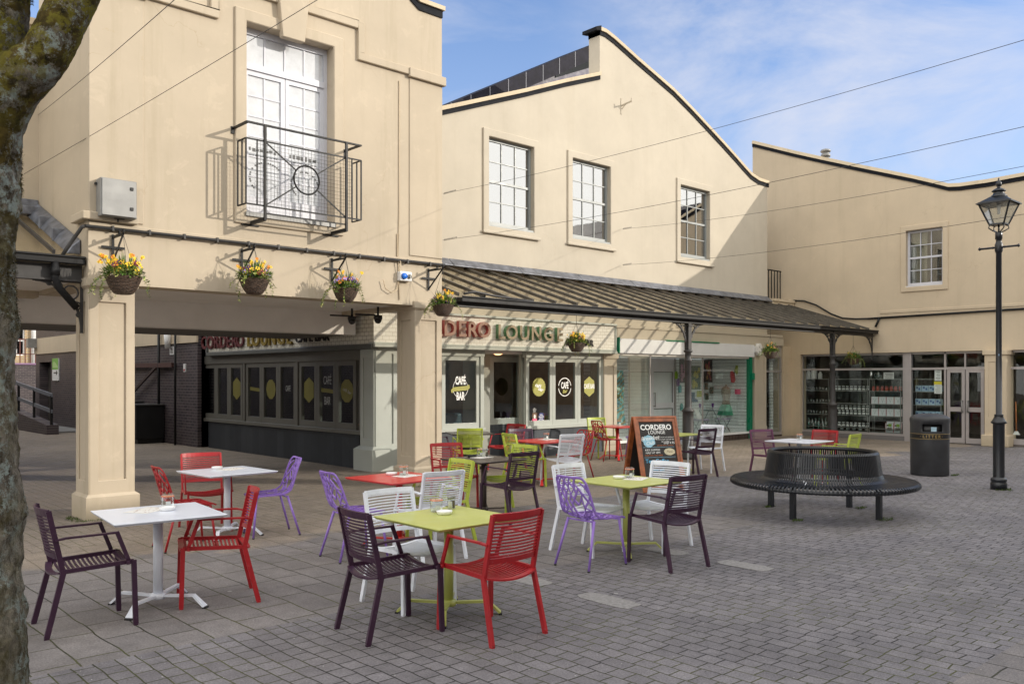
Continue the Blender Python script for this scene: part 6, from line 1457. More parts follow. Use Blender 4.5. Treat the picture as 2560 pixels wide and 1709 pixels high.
# ================================================================== tables
TT=.72
def make_table():
    r=empty('cafe_table',(0,0,0)); m=M['t_white']; h=.40
    MB().hexa([(-h+.012,-h+.012,TT-.022),(h-.012,-h+.012,TT-.022),(h-.012,h-.012,TT-.022),(-h+.012,h-.012,TT-.022),(-h,-h,TT-.008),(h,-h,TT-.008),(h,h,TT-.008),(-h,h,TT-.008)]).box(-h,h,-h,h,TT-.008,TT).build('tabletop',m,r,bevel=.003)
    MB().tube([(0,0,.085),(0,0,TT-.04)],.036,20).lathe([(.055,.060),(.058,.075),(.055,.10),(.036,.105)],20).build('column',m,r)
    MB().box(-.10,.10,-.035,.035,TT-.045,TT-.0225).box(.05,.13,-.02,.02,TT-.06,TT-.04).build('tilt_bracket',M['black_plastic'],r)['keepmat']=1
    for k in range(4):
        a=PI/4+k*PI/2; c,s=math.cos(a),math.sin(a); q=lambda rr,z:(rr*c,rr*s,z)
        mb=MB(); mb.bar(q(.03,.083),q(.30,.095),.034,.018); mb.bar(q(.29,.098),q(.385,.012),.036,.016,w2=.055); mb.build('foot',m,r)
        MB().bar(q(.375,.006),q(.40,.006),.056,.012).build('foot_pad',M['black_plastic'],r)['keepmat']=1
    return r
tb=make_table()
TBL=[('t_white',(2.47,6.71),-.10,'white square cafe table nearest the tree'),('t_white',(4.145,9.2),.05,'white square cafe table in front of the corner pillar, the rear one'),
('t_green',(3.99,5.04),0,'lime green square cafe table nearest the viewer'),('t_red',(5.2,7.4),.05,'red square cafe table behind the front lime table'),
('t_green',(6.72,5.61),-.02,'lime green square cafe table in front of the menu board'),('t_brown',(7.2,8.37),.0,'dark brown square cafe table beside the second pillar'),
('t_red',(10.0,10.15),.0,'red square cafe table in front of the cafe door'),('t_brown',(10.4,12.5),-.5,'dark brown cafe table close under the cafe window'),
('t_red',(14.2,12.1),.0,'far red square cafe table beside the gift shop'),('t_green',(12.98,9.72),.05,'lime green table half hidden behind the menu board'),
('t_white',(13.1,7.25),.0,'far white square cafe table beyond the round bench')]
for m,(x,y),a,l in TBL: copy_tree(tb,(x,y,0),a,material=M[m],label=l,cat='table',group='square cafe tables')
for c in kids(tb): bpy.data.objects.remove(c)
bpy.data.objects.remove(tb); KIDS.clear()
# ---- table things
TZ=TT+.001
def jarobj(x,y,where):
    e=empty('tealight_jar',(x,y,TZ),label='clip-top glass jar with orange seal on the '+where,cat='jar',group='clip-top jars on the cafe tables')
    MB().lathe([(.001,.002),(.042,.002),(.048,.012),(.048,.072),(.044,.082),(.044,.088)],24).build('glass_body',M['glass_jar'],e,fix=False)
    MB().lathe([(.044,.088),(.050,.088),(.050,.094),(.044,.094)],24).build('seal',M['rubber_orange'],e); MB().lathe([(.046,.0945),(.046,.104),(.03,.110),(.001,.111)],24).build('lid',M['glass_jar'],e,fix=False)
    MB().tube([(.047,0,.05),(.056,0,.07),(.054,0,.10),(.03,0,.114)],.0017,5).tube([(-.049,0,.045),(-.058,0,.075),(-.050,0,.10)],.0017,5).build('wire_clip',M['steel_grey'],e)
    MB().lathe([(.001,.006),(.020,.006),(.020,.020),(.001,.020)],12,(.008,0,0)).lathe([(.001,.006),(.015,.006),(.014,.022),(.001,.024)],8,(-.022,.010,.0)).box(-.02,.015,-.025,-.015,.01,.05).build('sachets',M['white_pl'],e)
def ashtray(x,y,where,rim='white_pl'):
    e=empty('ashtray',(x,y,TZ),label='small round ashtray on the '+where,cat='ashtray',group='round ashtrays on the cafe tables')
    MB().lathe([(.001,.004),(.045,.004),(.052,.020),(.060,.028),(.062,.024),(.053,.004),(.048,.0),(.001,.0)],28).build('dish',M[rim],e,fix=False)
def menu(x,y,a,where,w=.26,h=.19):
    e=empty('paper_menu',(x,y,TZ),a,label='printed paper sheet on the '+where,cat='menu',group='paper sheets on the cafe tables')
    MB().box(-w/2,w/2,-h/2,h/2,0,.0012).build('sheet',M['paper'],e)
    mb=MB(); rr=random.Random(int(x*100))
    for i in range(26): px_,py_=rr.uniform(-w/2+.02,w/2-.03),rr.uniform(-h/2+.02,h/2-.02); mb.box(px_,px_+rr.uniform(.008,.03),py_,py_+.004,.0014,.0018)
    mb.build('print',paint('menu_print',(.30,.12,.09),.7),e)
def shaker(x,y,where,lab='salt'):
    e=empty('salt_shaker',(x,y,TZ),label=lab+' shaker with steel cap on the '+where,cat='shaker'); MB().lathe([(.001,.001),(.020,.001),(.022,.01),(.019,.08)],16).build('glass_body',M['glass_jar'],e,fix=False); MB().lathe([(.001,.002),(.017,.003),(.016,.06),(.001,.062)],12).build('contents',paint(lab+'_grain',(.7,.68,.62) if lab=='salt' else (.12,.09,.06),.9),e); MB().lathe([(.021,.08),(.022,.095),(.012,.108),(.001,.11)],16).build('cap',M['steel_grey'],e)
def atop(u,v): return G(u,v,TT)
def put(fn,u,v,*a,**k): x,y=atop(u,v); return fn(x,y,*a,**k)
put(jarobj,419,1268,'front white table'); put(ashtray,418,1275,'front white table'); x,y=atop(368,1275); menu(x,y,.6,'front white table',.30,.21)
x,y=atop(543,1172); ashtray(x,y,'rear white table'); x,y=atop(580,1172); menu(x,y,.5,'rear white table',.30,.21)
put(jarobj,1091,1279,'front lime table'); put(ashtray,1111,1285,'front lime table'); put(shaker,1125,1272,'front lime table'); put(shaker,1132,1270,'front lime table','pepper')
put(ashtray,979,1187,'middle red table'); put(jarobj,1009,1187,'middle red table'); x,y=atop(1017,1189); menu(x,y,.2,'middle red table',.28,.20)
put(jarobj,1574,1194,'right lime table'); put(ashtray,1547,1196,'right lime table'); x,y=atop(1590,1196); menu(x,y,.4,'right lime table',.28,.20)
put(jarobj,1201,1140,'dark brown table'); put(shaker,1209,1142,'dark brown table'); put(shaker,1218,1141,'dark brown table','pepper'); put(ashtray,1180,1142,'dark brown table','black_plastic'); x,y=atop(1205,1143); menu(x,y,.1,'dark brown table',.28,.18)
put(jarobj,1366,1097,'red table by the cafe door'); x,y=atop(1368,1098); menu(x,y,.1,'red table by the cafe door',.30,.22)
put(jarobj,1548,1062,'far red table'); x,y=atop(1550,1063); menu(x,y,.1,'far red table',.28,.2)
put(jarobj,1999,1099,'far white table')

# ================================================================== menu board (A-frame)
e=empty('menu_board',(10.45,8.05,0),D(0),label='wooden A-frame chalkboard menu reading CORDERO LOUNGE',cat='sign')
def bpt(u,v,d): t=d/F; r=ray(u); return Vector((r[0]*t,r[1]*t,CH+t*(HV-v)))
# front panel corners (metres in local frame); board faces along fd
bx0,by0=G(1648,1226); BA=math.atan2(-.42,.91)      # direction of the board's width, left to right
wd=Vector((math.cos(BA),math.sin(BA),0)); fd=Vector((wd.y,-wd.x,0))    # fd points to the viewer side
W2,H2=.37,1.14; spread=.36
e.location=(bx0-fd.x*spread/2,by0-fd.y*spread/2,0)
def bl(a,s,zz): # a along width, s along the leaf from foot to top (0..1), side +1 front
    return a,s,zz
def leaf(side):
    """one leaf of the A; returns mapping (a,b,k)->local point, b up the leaf, k outwards"""
    foot=fd*(side*spread); top=Vector((0,0,H2)); up=(top-foot); Ln=up.length; up.normalize(); nr=(wd.cross(up)); nr.normalize()
    if nr.dot(fd)*side<0: nr=-nr
    return (lambda a,b,k: foot+wd*a+up*b+nr*k),Ln
for side,nm in ((1,'front_leaf'),(-1,'rear_leaf')):
    f_,Ln=leaf(side); mb=MB()
    def fb_(a0,a1,b0,b1,k0=0,k1=.03): mb.hexa([f_(a0,b0,k0),f_(a1,b0,k0),f_(a1,b0,k1),f_(a0,b0,k1),f_(a0,b1,k0),f_(a1,b1,k0),f_(a1,b1,k1),f_(a0,b1,k1)])
    fb_(-W2,-W2+.075,.0,Ln); fb_(W2-.075,W2,.0,Ln); fb_(-W2+.075,W2-.075,Ln-.085,Ln); fb_(-W2+.075,W2-.075,.06,.14)
    fb_(-W2-.006,-W2+.03,.0,Ln,.03,.040); fb_(W2-.03,W2+.006,0,Ln,.03,.040); fb_(-W2+.03,W2-.03,Ln-.03,Ln,.03,.040)
    lf=mb.build(nm,M['red_wood'],e,bevel=.004)
    mb=MB(); fb_(-W2+.07,W2-.07,.13,Ln-.08,.006,.014); mb.build('chalkboard',M['chalk_board'],lf)
f_,Ln=leaf(1)
R4=Matrix.Identity(4); up_=(f_(0,1,0)-f_(0,0,0)).normalized(); nr_=(f_(0,0,1)-f_(0,0,0)).normalized()
for i,vv in enumerate((wd,up_,nr_)): 
    for j in range(3): R4[j][i]=vv[j]
def chalk(s,size,a,b,mat,**k): 
    p=f_(a,b,.0155); return textobj('chalk_text',s,size,tuple(p+e.location),R4,mat,e,**k)
T0=Ln-.09
chalk('CORDERO',.118,0,T0-.085,M['white_txt'],bold=.0035,sx=.95); chalk('LOUNGE',.078,0,T0-.165,M['white_txt'],sx=.95)
def blob(name,a,b,ra,rb,mat,wob=.12,n_=22,k=.0148):
    mb=MB(); rr=random.Random(3); pts=[(a+ra*(1+wob*rr.uniform(-1,1))*math.cos(t),b+rb*(1+wob*rr.uniform(-1,1))*math.sin(t)) for t in [2*PI*i/n_ for i in range(n_)]]
    mb.plate(pts,[],lambda x,y,kk:tuple(f_(x,y,k-.0004*kk))); return mb.build(name,mat,e)
blob('chalk_patch',-.15,T0-.30,.105,.095,M['blue_splash'])
chalk('Breakfast',.085,-.13,T0-.255,M['white_txt'],rot=.10,shear=.35); chalk('Club',.075,-.14,T0-.335,M['white_txt'],rot=.12,shear=.35)
for i,s in enumerate(('CHOOSE FROM OUR BREAKFAST','WITH A HOT CUP OF TEA','OR COFFEE')): chalk(s,.027 if i else .022,.13,T0-.245-i*.035,M['white_txt'])
chalk('only 4.95',.052,.19,T0-.335,M['white_txt'],shear=.3); chalk('SERVED UNTIL 12 DAILY',.026,.12,T0-.375,M['orange_chalk'])
def rule(b): 
    mb=MB(); mb.plate(rect(-.27,.27,b-.002,b+.002),[],lambda x,y,kk:tuple(f_(x,y,.015-.0004*kk))); mb.build('chalk_rule',M['blue_splash'],e)
rule(T0-.40); chalk('KIDS SUPPERS',.042,-.11,T0-.445,M['white_txt']); chalk('HALF AT 4PM',.042,-.11,T0-.49,M['white_txt']); chalk('EVERY DAY THIS WEEK',.030,-.10,T0-.53,M['orange_chalk'])
blob('chalk_patch',.18,T0-.475,.095,.055,M['cream_chalk'],.06); chalk('Pizza',.05,.18,T0-.475,M['dark_room2'],shear=.2)
rule(T0-.56); chalk('Tea, Coffee',.085,-.06,T0-.62,M['blue_chalk'],shear=.1,bold=.001); chalk('AND ALL DAY FOOD',.035,-.03,T0-.69,M['cream_chalk']); chalk('Free wifi',.06,-.06,T0-.76,M['blue_chalk']); chalk('INDOORS AND OUT',.03,-.02,T0-.83,M['white_txt'])
mb=MB(); a_,b_=f_(W2-.01,.45,0),leaf(-1)[0](W2-.01,.45,0); mb.bar(f_(W2-.03,.78,0),f_(W2-.03,.20,-.01),.03,.008); mb.bar(a_,b_,.012,.006); mb.build('stay',paint('pine_stay',(.45,.30,.10),.5),e)

# ================================================================== circular bench
bc=(10.53,5.5)
e=empty('circular_bench',(bc[0],bc[1],0),label='round black slatted metal bench with ring backrest on square legs',cat='bench')
prof=[(1.185,.375),(1.205,.395),(1.20,.425),(1.175,.445),(1.10,.452),(.98,.445),(.88,.442),(.81,.450),(.77,.475),(.745,.53),(.73,.62),(.715,.72),(.705,.79),(.69,.815),(.665,.815),(.655,.79)]
mb=MB(); ns=150
P_=[]
# resample profile smoothly
for i in range(len(prof)-1):
    for f in (0,.5): P_.append((prof[i][0]+(prof[i+1][0]-prof[i][0])*f,prof[i][1]+(prof[i+1][1]-prof[i][1])*f))
P_.append(prof[-1])
for k in range(ns):
    a=2*PI*k/ns
    vs=[]
    for i,(r,z) in enumerate(P_):
        r2,z2=P_[min(i+1,len(P_)-1)]; r1,z1=P_[max(i-1,0)]; L=math.hypot(r2-r1,z2-z1); nr,nz=(z2-z1)/L,-(r2-r1)/L
        hw=.0118 if r>.9 else .0102
        for s,t in ((-1,-1),(1,-1),(1,1),(-1,1)):
            rr=r+nr*t*.004; zz=z+nz*t*.004
            vs.append((rr*math.cos(a)-s*hw*math.sin(a),rr*math.sin(a)+s*hw*math.cos(a),zz))
    n_=len(P_); fs=[(0,1,2,3),((n_-1)*4+3,(n_-1)*4+2,(n_-1)*4+1,(n_-1)*4)]
    for i in range(n_-1):
        for q in range(4): l=(q+1)%4; fs.append((i*4+q,i*4+l,(i+1)*4+l,(i+1)*4+q))
    mb.add(vs,fs)
mb.build('slats',M['iron_gloss'],e); e.scale=(.965,.965,1)
mb=MB()
for r,z,rr in ((1.18,.395,.022),(1.0,.428,.014),(.83,.430,.014),(.735,.50,.012),(.675,.79,.020)):
    mb.tube([(r*math.cos(t),r*math.sin(t),z) for t in [2*PI*i/96 for i in range(96)]],rr,8,closed=True)
mb.build('ring_frame',M['iron_gloss'],e)
for a in (PI/2,PI,0,-PI/2):
    c,s=math.cos(a),math.sin(a); l=MB(); l.box(.77*c-.032,.77*c+.032,.77*s-.032,.77*s+.032,0,.42); l.bar((.70*c,.70*s,.42),(1.16*c,1.16*s,.41),.04,.03); l.bar((.72*c,.72*s,.42),(.68*c,.68*s,.78),.03,.02); l.build('leg',M['iron_gloss'],e)

# ================================================================== litter bin
e=empty('litter_bin',(16.13,6.36,0),label='black domed litter bin with gold LITTER lettering',cat='bin')
R_=.325
mb=MB(); n_=48; hs=.86; ang0=math.atan2(-6.36,-16.13)   # towards the viewer
prof=[(R_-.015,.0),(R_-.005,.02),(R_-.002,.60),(R_,.64),(R_,.80),(R_,.80),(R_,.985),(R_+.008,.99),(R_+.008,1.02),(R_-.01,1.05),(R_*.80,1.085),(R_*.45,1.108),(.001,1.115)]
vs=[];fs=[]
for r,z in prof:
    for k in range(n_): a=2*PI*k/n_; vs.append((r*math.cos(a),r*math.sin(a),z))
def inslot(k):
    a=(2*PI*(k+.5)/n_-ang0+PI)%(2*PI)-PI
    return any(abs((a-c+PI)%(2*PI)-PI)<.52 for c in (.16,.16+PI))
for i in range(len(prof)-1):
    for k in range(n_):
        if i==5 and inslot(k): continue
        l=(k+1)%n_; fs.append((i*n_+k,i*n_+l,(i+1)*n_+l,(i+1)*n_+k))
# make slot band exactly .80-.93
for k in range(n_):
    a=2*PI*k/n_; vs[5*n_+k]=(R_*math.cos(a),R_*math.sin(a),.795); vs[6*n_+k]=(R_*math.cos(a),R_*math.sin(a),.925)
for k in range(n_): a=2*PI*k/n_; vs[4*n_+k]=(R_*math.cos(a),R_*math.sin(a),.79)
mb.add(vs,fs,True); o=mb.build('body',M['bin_plastic'],e); sd=o.modifiers.new('wall','SOLIDIFY'); sd.thickness=.012; sd.offset=-1
MB().lathe([(.27,.70),(.27,.95)],32).build('liner',M['black_plastic'],e)
mb=MB()
for z in (.665,.755): mb.lathe([(R_+.001,z-.003),(R_+.004,z-.0025),(R_+.004,z+.0025),(R_+.001,z+.003)],64)
mb.build('gold_bands',M['gold'],e,fix=False)
MB().lathe([(R_+.0015,.672),(R_+.0015,.748)],64).build('name_band',M['black_plastic'],e,fix=False)
word='\u00b7LITTER\u00b7'; wds=[.05,.056,.034,.056,.056,.056,.058,.05]; acc=-sum(wds)/2
for ch,w_ in zip(word,wds):
    a=ang0-(-.10)+ (-(acc+w_/2)/R_)*-1; acc+=w_
    pos=Vector((R_*math.cos(a),R_*math.sin(a),.709))*1.0; rad=Vector((math.cos(a),math.sin(a),0)); tan=Vector((-math.sin(a),math.cos(a),0))
    R5=Matrix.Identity(4)
    for j in range(3): R5[j][0]=tan[j]; R5[j][1]=(0,0,1)[j]; R5[j][2]=rad[j]
    textobj('litter_letter',ch,.074,tuple(Vector((e.location.x,e.location.y,0))+pos+rad*.003),R5,M['gold'],e,extrude=.001,bold=.001)
a=ang0+.22; MB().bar((.30*math.cos(a),.30*math.sin(a),.80),(.30*math.cos(a+.0),.30*math.sin(a+.0),.88),.09,.01,up=(-math.sin(a)*0+math.cos(a),math.sin(a),0)).build('litter_inside',paint('pale_blue_wrapper',(.35,.5,.6),.4),e)

# ================================================================== street lamp
e=empty('street_lamp',(14.82,4.79,0),label='black heritage street lamp with four sided glass lantern',cat='lamp')
MB().lathe([(.12,0),(.12,.10),(.105,.115),(.112,.13),(.118,.15),(.112,.17),(.088,.185),(.083,.20),(.083,1.02),(.085,1.03),(.112,1.045),(.115,1.055),(.095,1.08),(.070,1.13),(.062,1.16),(.066,1.17),(.066,1.18),(.044,1.185),(.043,2.2),(.041,3.72),(.048,3.73),(.058,3.76),(.058,3.85),(.048,3.88),(.041,3.89),(.040,3.93),(.052,3.94),(.052,4.04),(.045,4.05)],28).build('column',M['iron_gloss'],e)
mb=MB(); mb.tube([(0,-.275,3.81),(0,.275,3.81)],.016,10); 
for s in (-1,1): mb.lathe([(.001,-.03),(.022,-.01),(.022,.01),(.001,.03)],10,(0,s*.28,3.81)); mb.lathe([(.001,-.02),(.028,-.008),(.028,.008),(.001,.02)],10,(0,s*.085,3.81))
mb.build('ladder_bar',M['iron_gloss'],e)
mb=MB(); mb.tube([(0,0,4.04),(0,0,4.17)],.014,10)
for k in range(4):
    a=PI/4+k*PI/2; c,s=math.cos(a),math.sin(a); mb.tube([(.045*c,.045*s,4.05),(.10*c,.10*s,4.075),(.155*c,.155*s,4.11),(.15*c,.15*s,4.15),(.115*c,.115*s,4.155),(.12*c,.12*s,4.185)],.009,7)
mb.build('scroll_brackets',M['iron_gloss'],e)
zb,zt4,wb,wt4=4.17,4.50,.105,.225
mb=MB()
for k in range(4):
    a=PI/4+k*PI/2; q=math.sqrt(2); c,s=math.cos(a)*q,math.sin(a)*q; a2=a+PI/2; c2,s2=math.cos(a2)*q,math.sin(a2)*q
    mb.bar((wb*c,wb*s,zb),(wt4*c,wt4*s,zt4),.02,.02); mb.bar((wb*c,wb*s,zb),(wb*c2,wb*s2,zb),.02,.02); mb.bar((wt4*c,wt4*s,zt4),(wt4*c2,wt4*s2,zt4),.03,.03)
mb.box(-wb,wb,-wb,wb,zb-.012,zb)
L_=mb.build('lantern_frame',M['iron_gloss'],e)
mb=MB(); 
for k in range(4):
    a=PI/4+k*PI/2; q=math.sqrt(2)*.985; a2=a+PI/2
    p=[(wb*q*math.cos(a),wb*q*math.sin(a),zb),(wb*q*math.cos(a2),wb*q*math.sin(a2),zb),(wt4*q*math.cos(a2),wt4*q*math.sin(a2),zt4),(wt4*q*math.cos(a),wt4*q*math.sin(a),zt4)]
    mb.add(p,[(0,1,2,3)])
mb.build('lantern_glass',M['glass_lamp'],L_,fix=False)
w=.245; t=.10
mb=MB(); mb.hexa([(-w,-w,zt4),(w,-w,zt4),(w,w,zt4),(-w,w,zt4),(-t,-t,zt4+.105),(t,-t,zt4+.105),(t,t,zt4+.105),(-t,t,zt4+.105)]); mb.box(-w-.008,w+.008,-w-.008,w+.008,zt4-.015,zt4+.002)
mb.lathe([(.125,.095),(.115,.12),(.085,.145),(.075,.175),(.085,.185),(.100,.19),(.102,.20),(.07,.225),(.03,.245),(.022,.258),(.035,.275),(.043,.30),(.038,.335),(.018,.36),(.012,.375),(.015,.385),(.001,.41)],24,(0,0,zt4)); mb.build('lantern_roof',M['iron_gloss'],e)
MB().lathe([(.03,-.0),(.03,-.05),(.022,-.06),(.022,-.14),(.001,-.15)],14,(0,0,zt4-.02)).build('lamp_bulb',M['white_pl'],e)
MB().box(-.025,.025,-.0,.001,0,.03).build('sticker',paint('sticker_blue',(.35,.5,.7),.4),e).location=(-.045,-.02,2.1)
# ================================================================== hanging baskets
def leafquad(mb,p,d,up,L,w,m=0):
    d=Vector(d).normalized(); s=d.cross(Vector(up)); 
    if s.length<1e-3: s=d.cross(Vector((1,0,0)))
    s.normalize(); p=Vector(p); mid=p+d*L*.5+Vector((0,0,L*.08)); tip=p+d*L
    mb.add([p,mid+s*w/2,tip,mid-s*w/2],[(0,1,2,3)],False,m)
def flower(mb,c,nrm,r,m,mc=None):
    nrm=Vector(nrm).normalized(); a=nrm.cross(Vector((0,0,1))); 
    if a.length<.05: a=nrm.cross(Vector((1,0,0)))
    a.normalize(); b=nrm.cross(a); c=Vector(c)
    for k in range(5):
        t0=2*PI*k/5+random.uniform(-.2,.2); vs=[c]
        for f,rr in ((-.55,.75),(-.3,1.0),(0,1.08),(.3,1.0),(.55,.75)):
            t=t0+f; vs.append(c+(a*math.cos(t)+b*math.sin(t))*r*rr+nrm*r*random.uniform(.1,.3))
        mb.add(vs,[(0,1,2,3,4,5)],False,m)
    if mc is not None: mb.add([c+nrm*r*.2+(a*math.cos(t)+b*math.sin(t))*r*.3 for t in [i*PI/3 for i in range(6)]],[(0,1,2,3,4,5)],False,mc)
BM=[M['leaf'],M['leaf2'],M['pet_y'],M['pet_o'],M['pet_p'],M['pet_l'],M['pet_m'],M['black_txt']]
def basket(x,y,zrim,r,mix,label,hook,seed,dull=False,chaintop=None,yel=12):
    rr=random.Random(seed); st=random.getstate(); random.seed(seed)
    e=empty('hanging_basket',(x,y,zrim),label=label,cat='flower basket',group='hanging flower baskets')
    k=r/.19
    MB().lathe([(.075*k,-.185*k),(.10*k,-.175*k),(.145*k,-.11*k),(.178*k,-.03*k),(.19*k,0),(.182*k,.006*k),(.17*k,-.02*k),(.14*k,-.09*k)],28).build('bowl',M['wicker'],e)
    g=MB()
    for i in range(680):     # dense low foliage
        a=rr.uniform(0,2*PI); q=math.sqrt(rr.random())*.2*k; h=rr.uniform(-.01,.12*k)*(1-.4*q/(.2*k)); d=(math.cos(a)*rr.uniform(.2,1),math.sin(a)*rr.uniform(.2,1),rr.uniform(-.4,1))
        leafquad(g,(q*math.cos(a),q*math.sin(a),h),d,(0,0,1),rr.uniform(.035,.07)*k,rr.uniform(.018,.034)*k,0 if rr.random()<.72 else 1)
    for i in range(70):      # blades
        a=rr.uniform(0,2*PI); q=rr.uniform(.0,.13)*k; lean=rr.uniform(.1,.75); leafquad(g,(q*math.cos(a),q*math.sin(a),.04*k),(math.cos(a)*lean,math.sin(a)*lean,1),(0,0,1),rr.uniform(.12,.25)*k,.014*k,0)
    g.build('foliage',BM,e,fix=False)
    v=MB()
    for i in range(10):      # trailing ivy strands
        a=rr.uniform(0,2*PI); p=Vector((.18*k*math.cos(a),.18*k*math.sin(a),.01)); d=Vector((math.cos(a)*.9,math.sin(a)*.9,-.1)); L=rr.randint(5,13)
        for s in range(L):
            np_=p+d*.026*k; v.tube([p,np_],.0015,4,cap=False)
            for t in range(3): leafquad(v,np_,(rr.uniform(-1,1),rr.uniform(-1,1),rr.uniform(-.6,.5)),(0,0,1),rr.uniform(.022,.036)*k,rr.uniform(.018,.028)*k,1 if rr.random()<.65 else 0)
            p=np_; d=(d*.86+Vector((rr.uniform(-.25,.25),rr.uniform(-.25,.25),-.42))*.55).normalized()
    v.build('trailing_ivy',BM,e,fix=False)
    f=MB()
    n_=70 if not dull else 16
    for i in range(n_):
        a=rr.uniform(0,2*PI); q=(.35+.65*rr.random())*.17*k; c=(q*math.cos(a),q*math.sin(a)-.02*k,rr.uniform(.04,.15)*k); m=rr.choice(mix)
        flower(f,c,(math.cos(a)*.7,math.sin(a)*.7-.35,.55),rr.uniform(.026,.038)*k,m,7 if m in (2,3) else 2)
    for i in range(yel if not dull else 4):    # taller daffodils
        a=rr.uniform(0,2*PI); q=rr.uniform(.03,.15)*k; top=Vector((q*math.cos(a)*1.6,q*math.sin(a)*1.6,rr.uniform(.15,.23)*k)); f.tube([(q*math.cos(a),q*math.sin(a),.05),top],.0022,4,m=0,cap=False)
        for t in range(3): flower(f,top+Vector((rr.uniform(-.018,.018),rr.uniform(-.018,.018),rr.uniform(-.02,.02))),(rr.uniform(-1,1),-1,.3),.020*k,2 if rr.random()<.8 else 3,3)
    f.build('flowers',BM,e,fix=False)
    ch=MB(); top=Vector(hook)-Vector((x,y,zrim))
    apex=chaintop or top
    for a in (.4,.4+2*PI/3,.4+4*PI/3): ch.tube([(.18*k*math.cos(a),.18*k*math.sin(a),0),apex],.0028,5)
    if chaintop is not None: ch.tube([apex,top],.004,5)
    ch.build('chains',M['iron_grey'],e)
    random.setstate(st)
def bracket(x,zt,L,label,skew=0.0):
    """wall bracket: back plate, arm, diagonal stay, scroll; hooks out towards -Y"""
    e=empty('basket_bracket',(x,YA-.02,zt),label=label,cat='bracket',group='iron basket brackets on the arcade')
    dx=skew
    MB().bar((0,0,.02),(0,0,-.34),.03,.014,up=(0,1,0)).box(-.14,.14,-.014,0,-.16,-.13).build('back_plate',M['iron'],e)
    mb=MB(); mb.bar((0,0,-.02),(dx,-L,-.02),.022,.022); mb.bar((0,0,-.32),(dx*.95,-L*.95,-.03),.018,.018); mb.bar((0,0,-.01),(dx*.6,-L*.6,.0),.014,.014)
    for f,r in ((.62,.028),(1.0,.03)): mb.tube([(dx*f,-L*f-r*math.sin(t)*.6,-.02+r-r*math.cos(t)) for t in [i*PI/6 for i in range(11)]],.009,6)
    mb.build('arm',M['iron'],e)
spec=[(308.5,693,.215,(2,2,3,6,4),'orange and yellow flower basket on the corner pillar','iron basket bracket on the corner pillar'),
(636,699,.205,(5,4,6,6,5,2),'mixed yellow and violet flower basket below the balcony','iron basket bracket below the balcony'),
(864,722,.195,(5,5,5,4,5,3),'lavender flower basket left of the blue socket','iron basket bracket left of the blue socket'),
(1107,762,.185,(4,4,4,6,6,2),'purple and yellow flower basket on the second pillar','iron basket bracket on the second pillar')]
for i,(u,v,r,mix,l,lb) in enumerate(spec):
    x,z=PY(u,v,YA-.40); basket(x,YA-.40,z,r,mix,l,(x,YA-.40,3.50),21+i,yel=(16,9,5,8)[i]); bracket(x,3.53,.38,lb)
for i,(u,v,l,dull) in enumerate(((1441,857,'yellow flower basket hanging from the canopy in front of the cafe sign',False),(1926,879,'sparse yellow flower basket hanging from the canopy beside the alarm box',True),(2133,896,'leafy green basket hanging from the canopy end over the homeware window',True))):
    x,z=PY(u,v,YE); basket(x,YE,z,.175,(2,2,6) if i<2 else (6,),l,(x,YE,2.94),41+i,dull,chaintop=Vector((0,0,.36)))
# red low planter beside pillar 2
x,y=G(1106,1178)
x,y=8.52,10.62
e=empty('round_planter',(x,y,0),label='low round red tub with dark rim beside the second pillar',cat='tub'); MB().lathe([(.15,0),(.20,.02),(.24,.19),(.25,.20),(.235,.20),(.20,.06),(.001,.05)],28).build('tub',paint('tub_red',(.42,.05,.03),.5),e); MB().tube([(.25*math.cos(t),.25*math.sin(t),.205) for t in [i*PI/14 for i in range(28)]],.012,6,closed=True).build('rim',M['wicker'],e); MB().lathe([(.001,.12),(.21,.12)],20).build('soil',paint('soil',(.05,.04,.03),.9),e,fix=False)

# ================================================================== tree at the left edge
def lumpy(mb,pts,rad,n=28,amp=.06,seed=0,sub=10):
    """tapered limb with an uneven surface"""
    from mathutils import noise as NZ
    P=[Vector(p) for p in pts]; Q=[];R=[]
    for i in range(len(P)-1):
        for k in range(sub):
            f=k/sub; p0=P[max(i-1,0)];p1=P[i];p2=P[i+1];p3=P[min(i+2,len(P)-1)]
            Q.append(.5*((2*p1)+(p2-p0)*f+(2*p0-5*p1+4*p2-p3)*f*f+(3*p1-p0-3*p2+p3)*f**3)); R.append(rad[i]+(rad[i+1]-rad[i])*f)
    Q.append(P[-1]);R.append(rad[-1]); o=len(mb.v); ref=None; vs=[];fs=[]
    for i,q in enumerate(Q):
        t=(Q[min(i+1,len(Q)-1)]-Q[max(i-1,0)]).normalized()
        if ref is None: ref=t.cross(Vector((0,1,.1)))
        a=(ref-t*ref.dot(t)).normalized(); ref=a; b=t.cross(a)
        for k in range(n):
            an=2*PI*k/n; d=a*math.cos(an)+b*math.sin(an); p=q+d*R[i]
            s=1+amp*NZ.noise(p*5+Vector((seed,0,0)))*1.6+amp*.8*NZ.noise(p*13)+amp*.55*NZ.noise(p*30)+amp*.40*NZ.noise(p*62)+amp*.22*NZ.noise(p*120)
            vs.append(q+d*R[i]*s)
    for i in range(len(Q)-1):
        for k in range(n): l=(k+1)%n; fs.append((i*n+k,i*n+l,(i+1)*n+l,(i+1)*n+k))
    mb.add(vs,fs,True)
def tp(u,v,d): t=d/F; r=ray(u); return (r[0]*t,r[1]*t,CH+t*(HV-v))
tdist=3.0
e0=tp(-95,945,tdist)
tree=empty('tree',(e0[0],e0[1],0),label='mossy lichen covered tree trunk at the left edge with forking limbs',cat='tree')
mb=MB()
rr_=lambda px: px*tdist/F
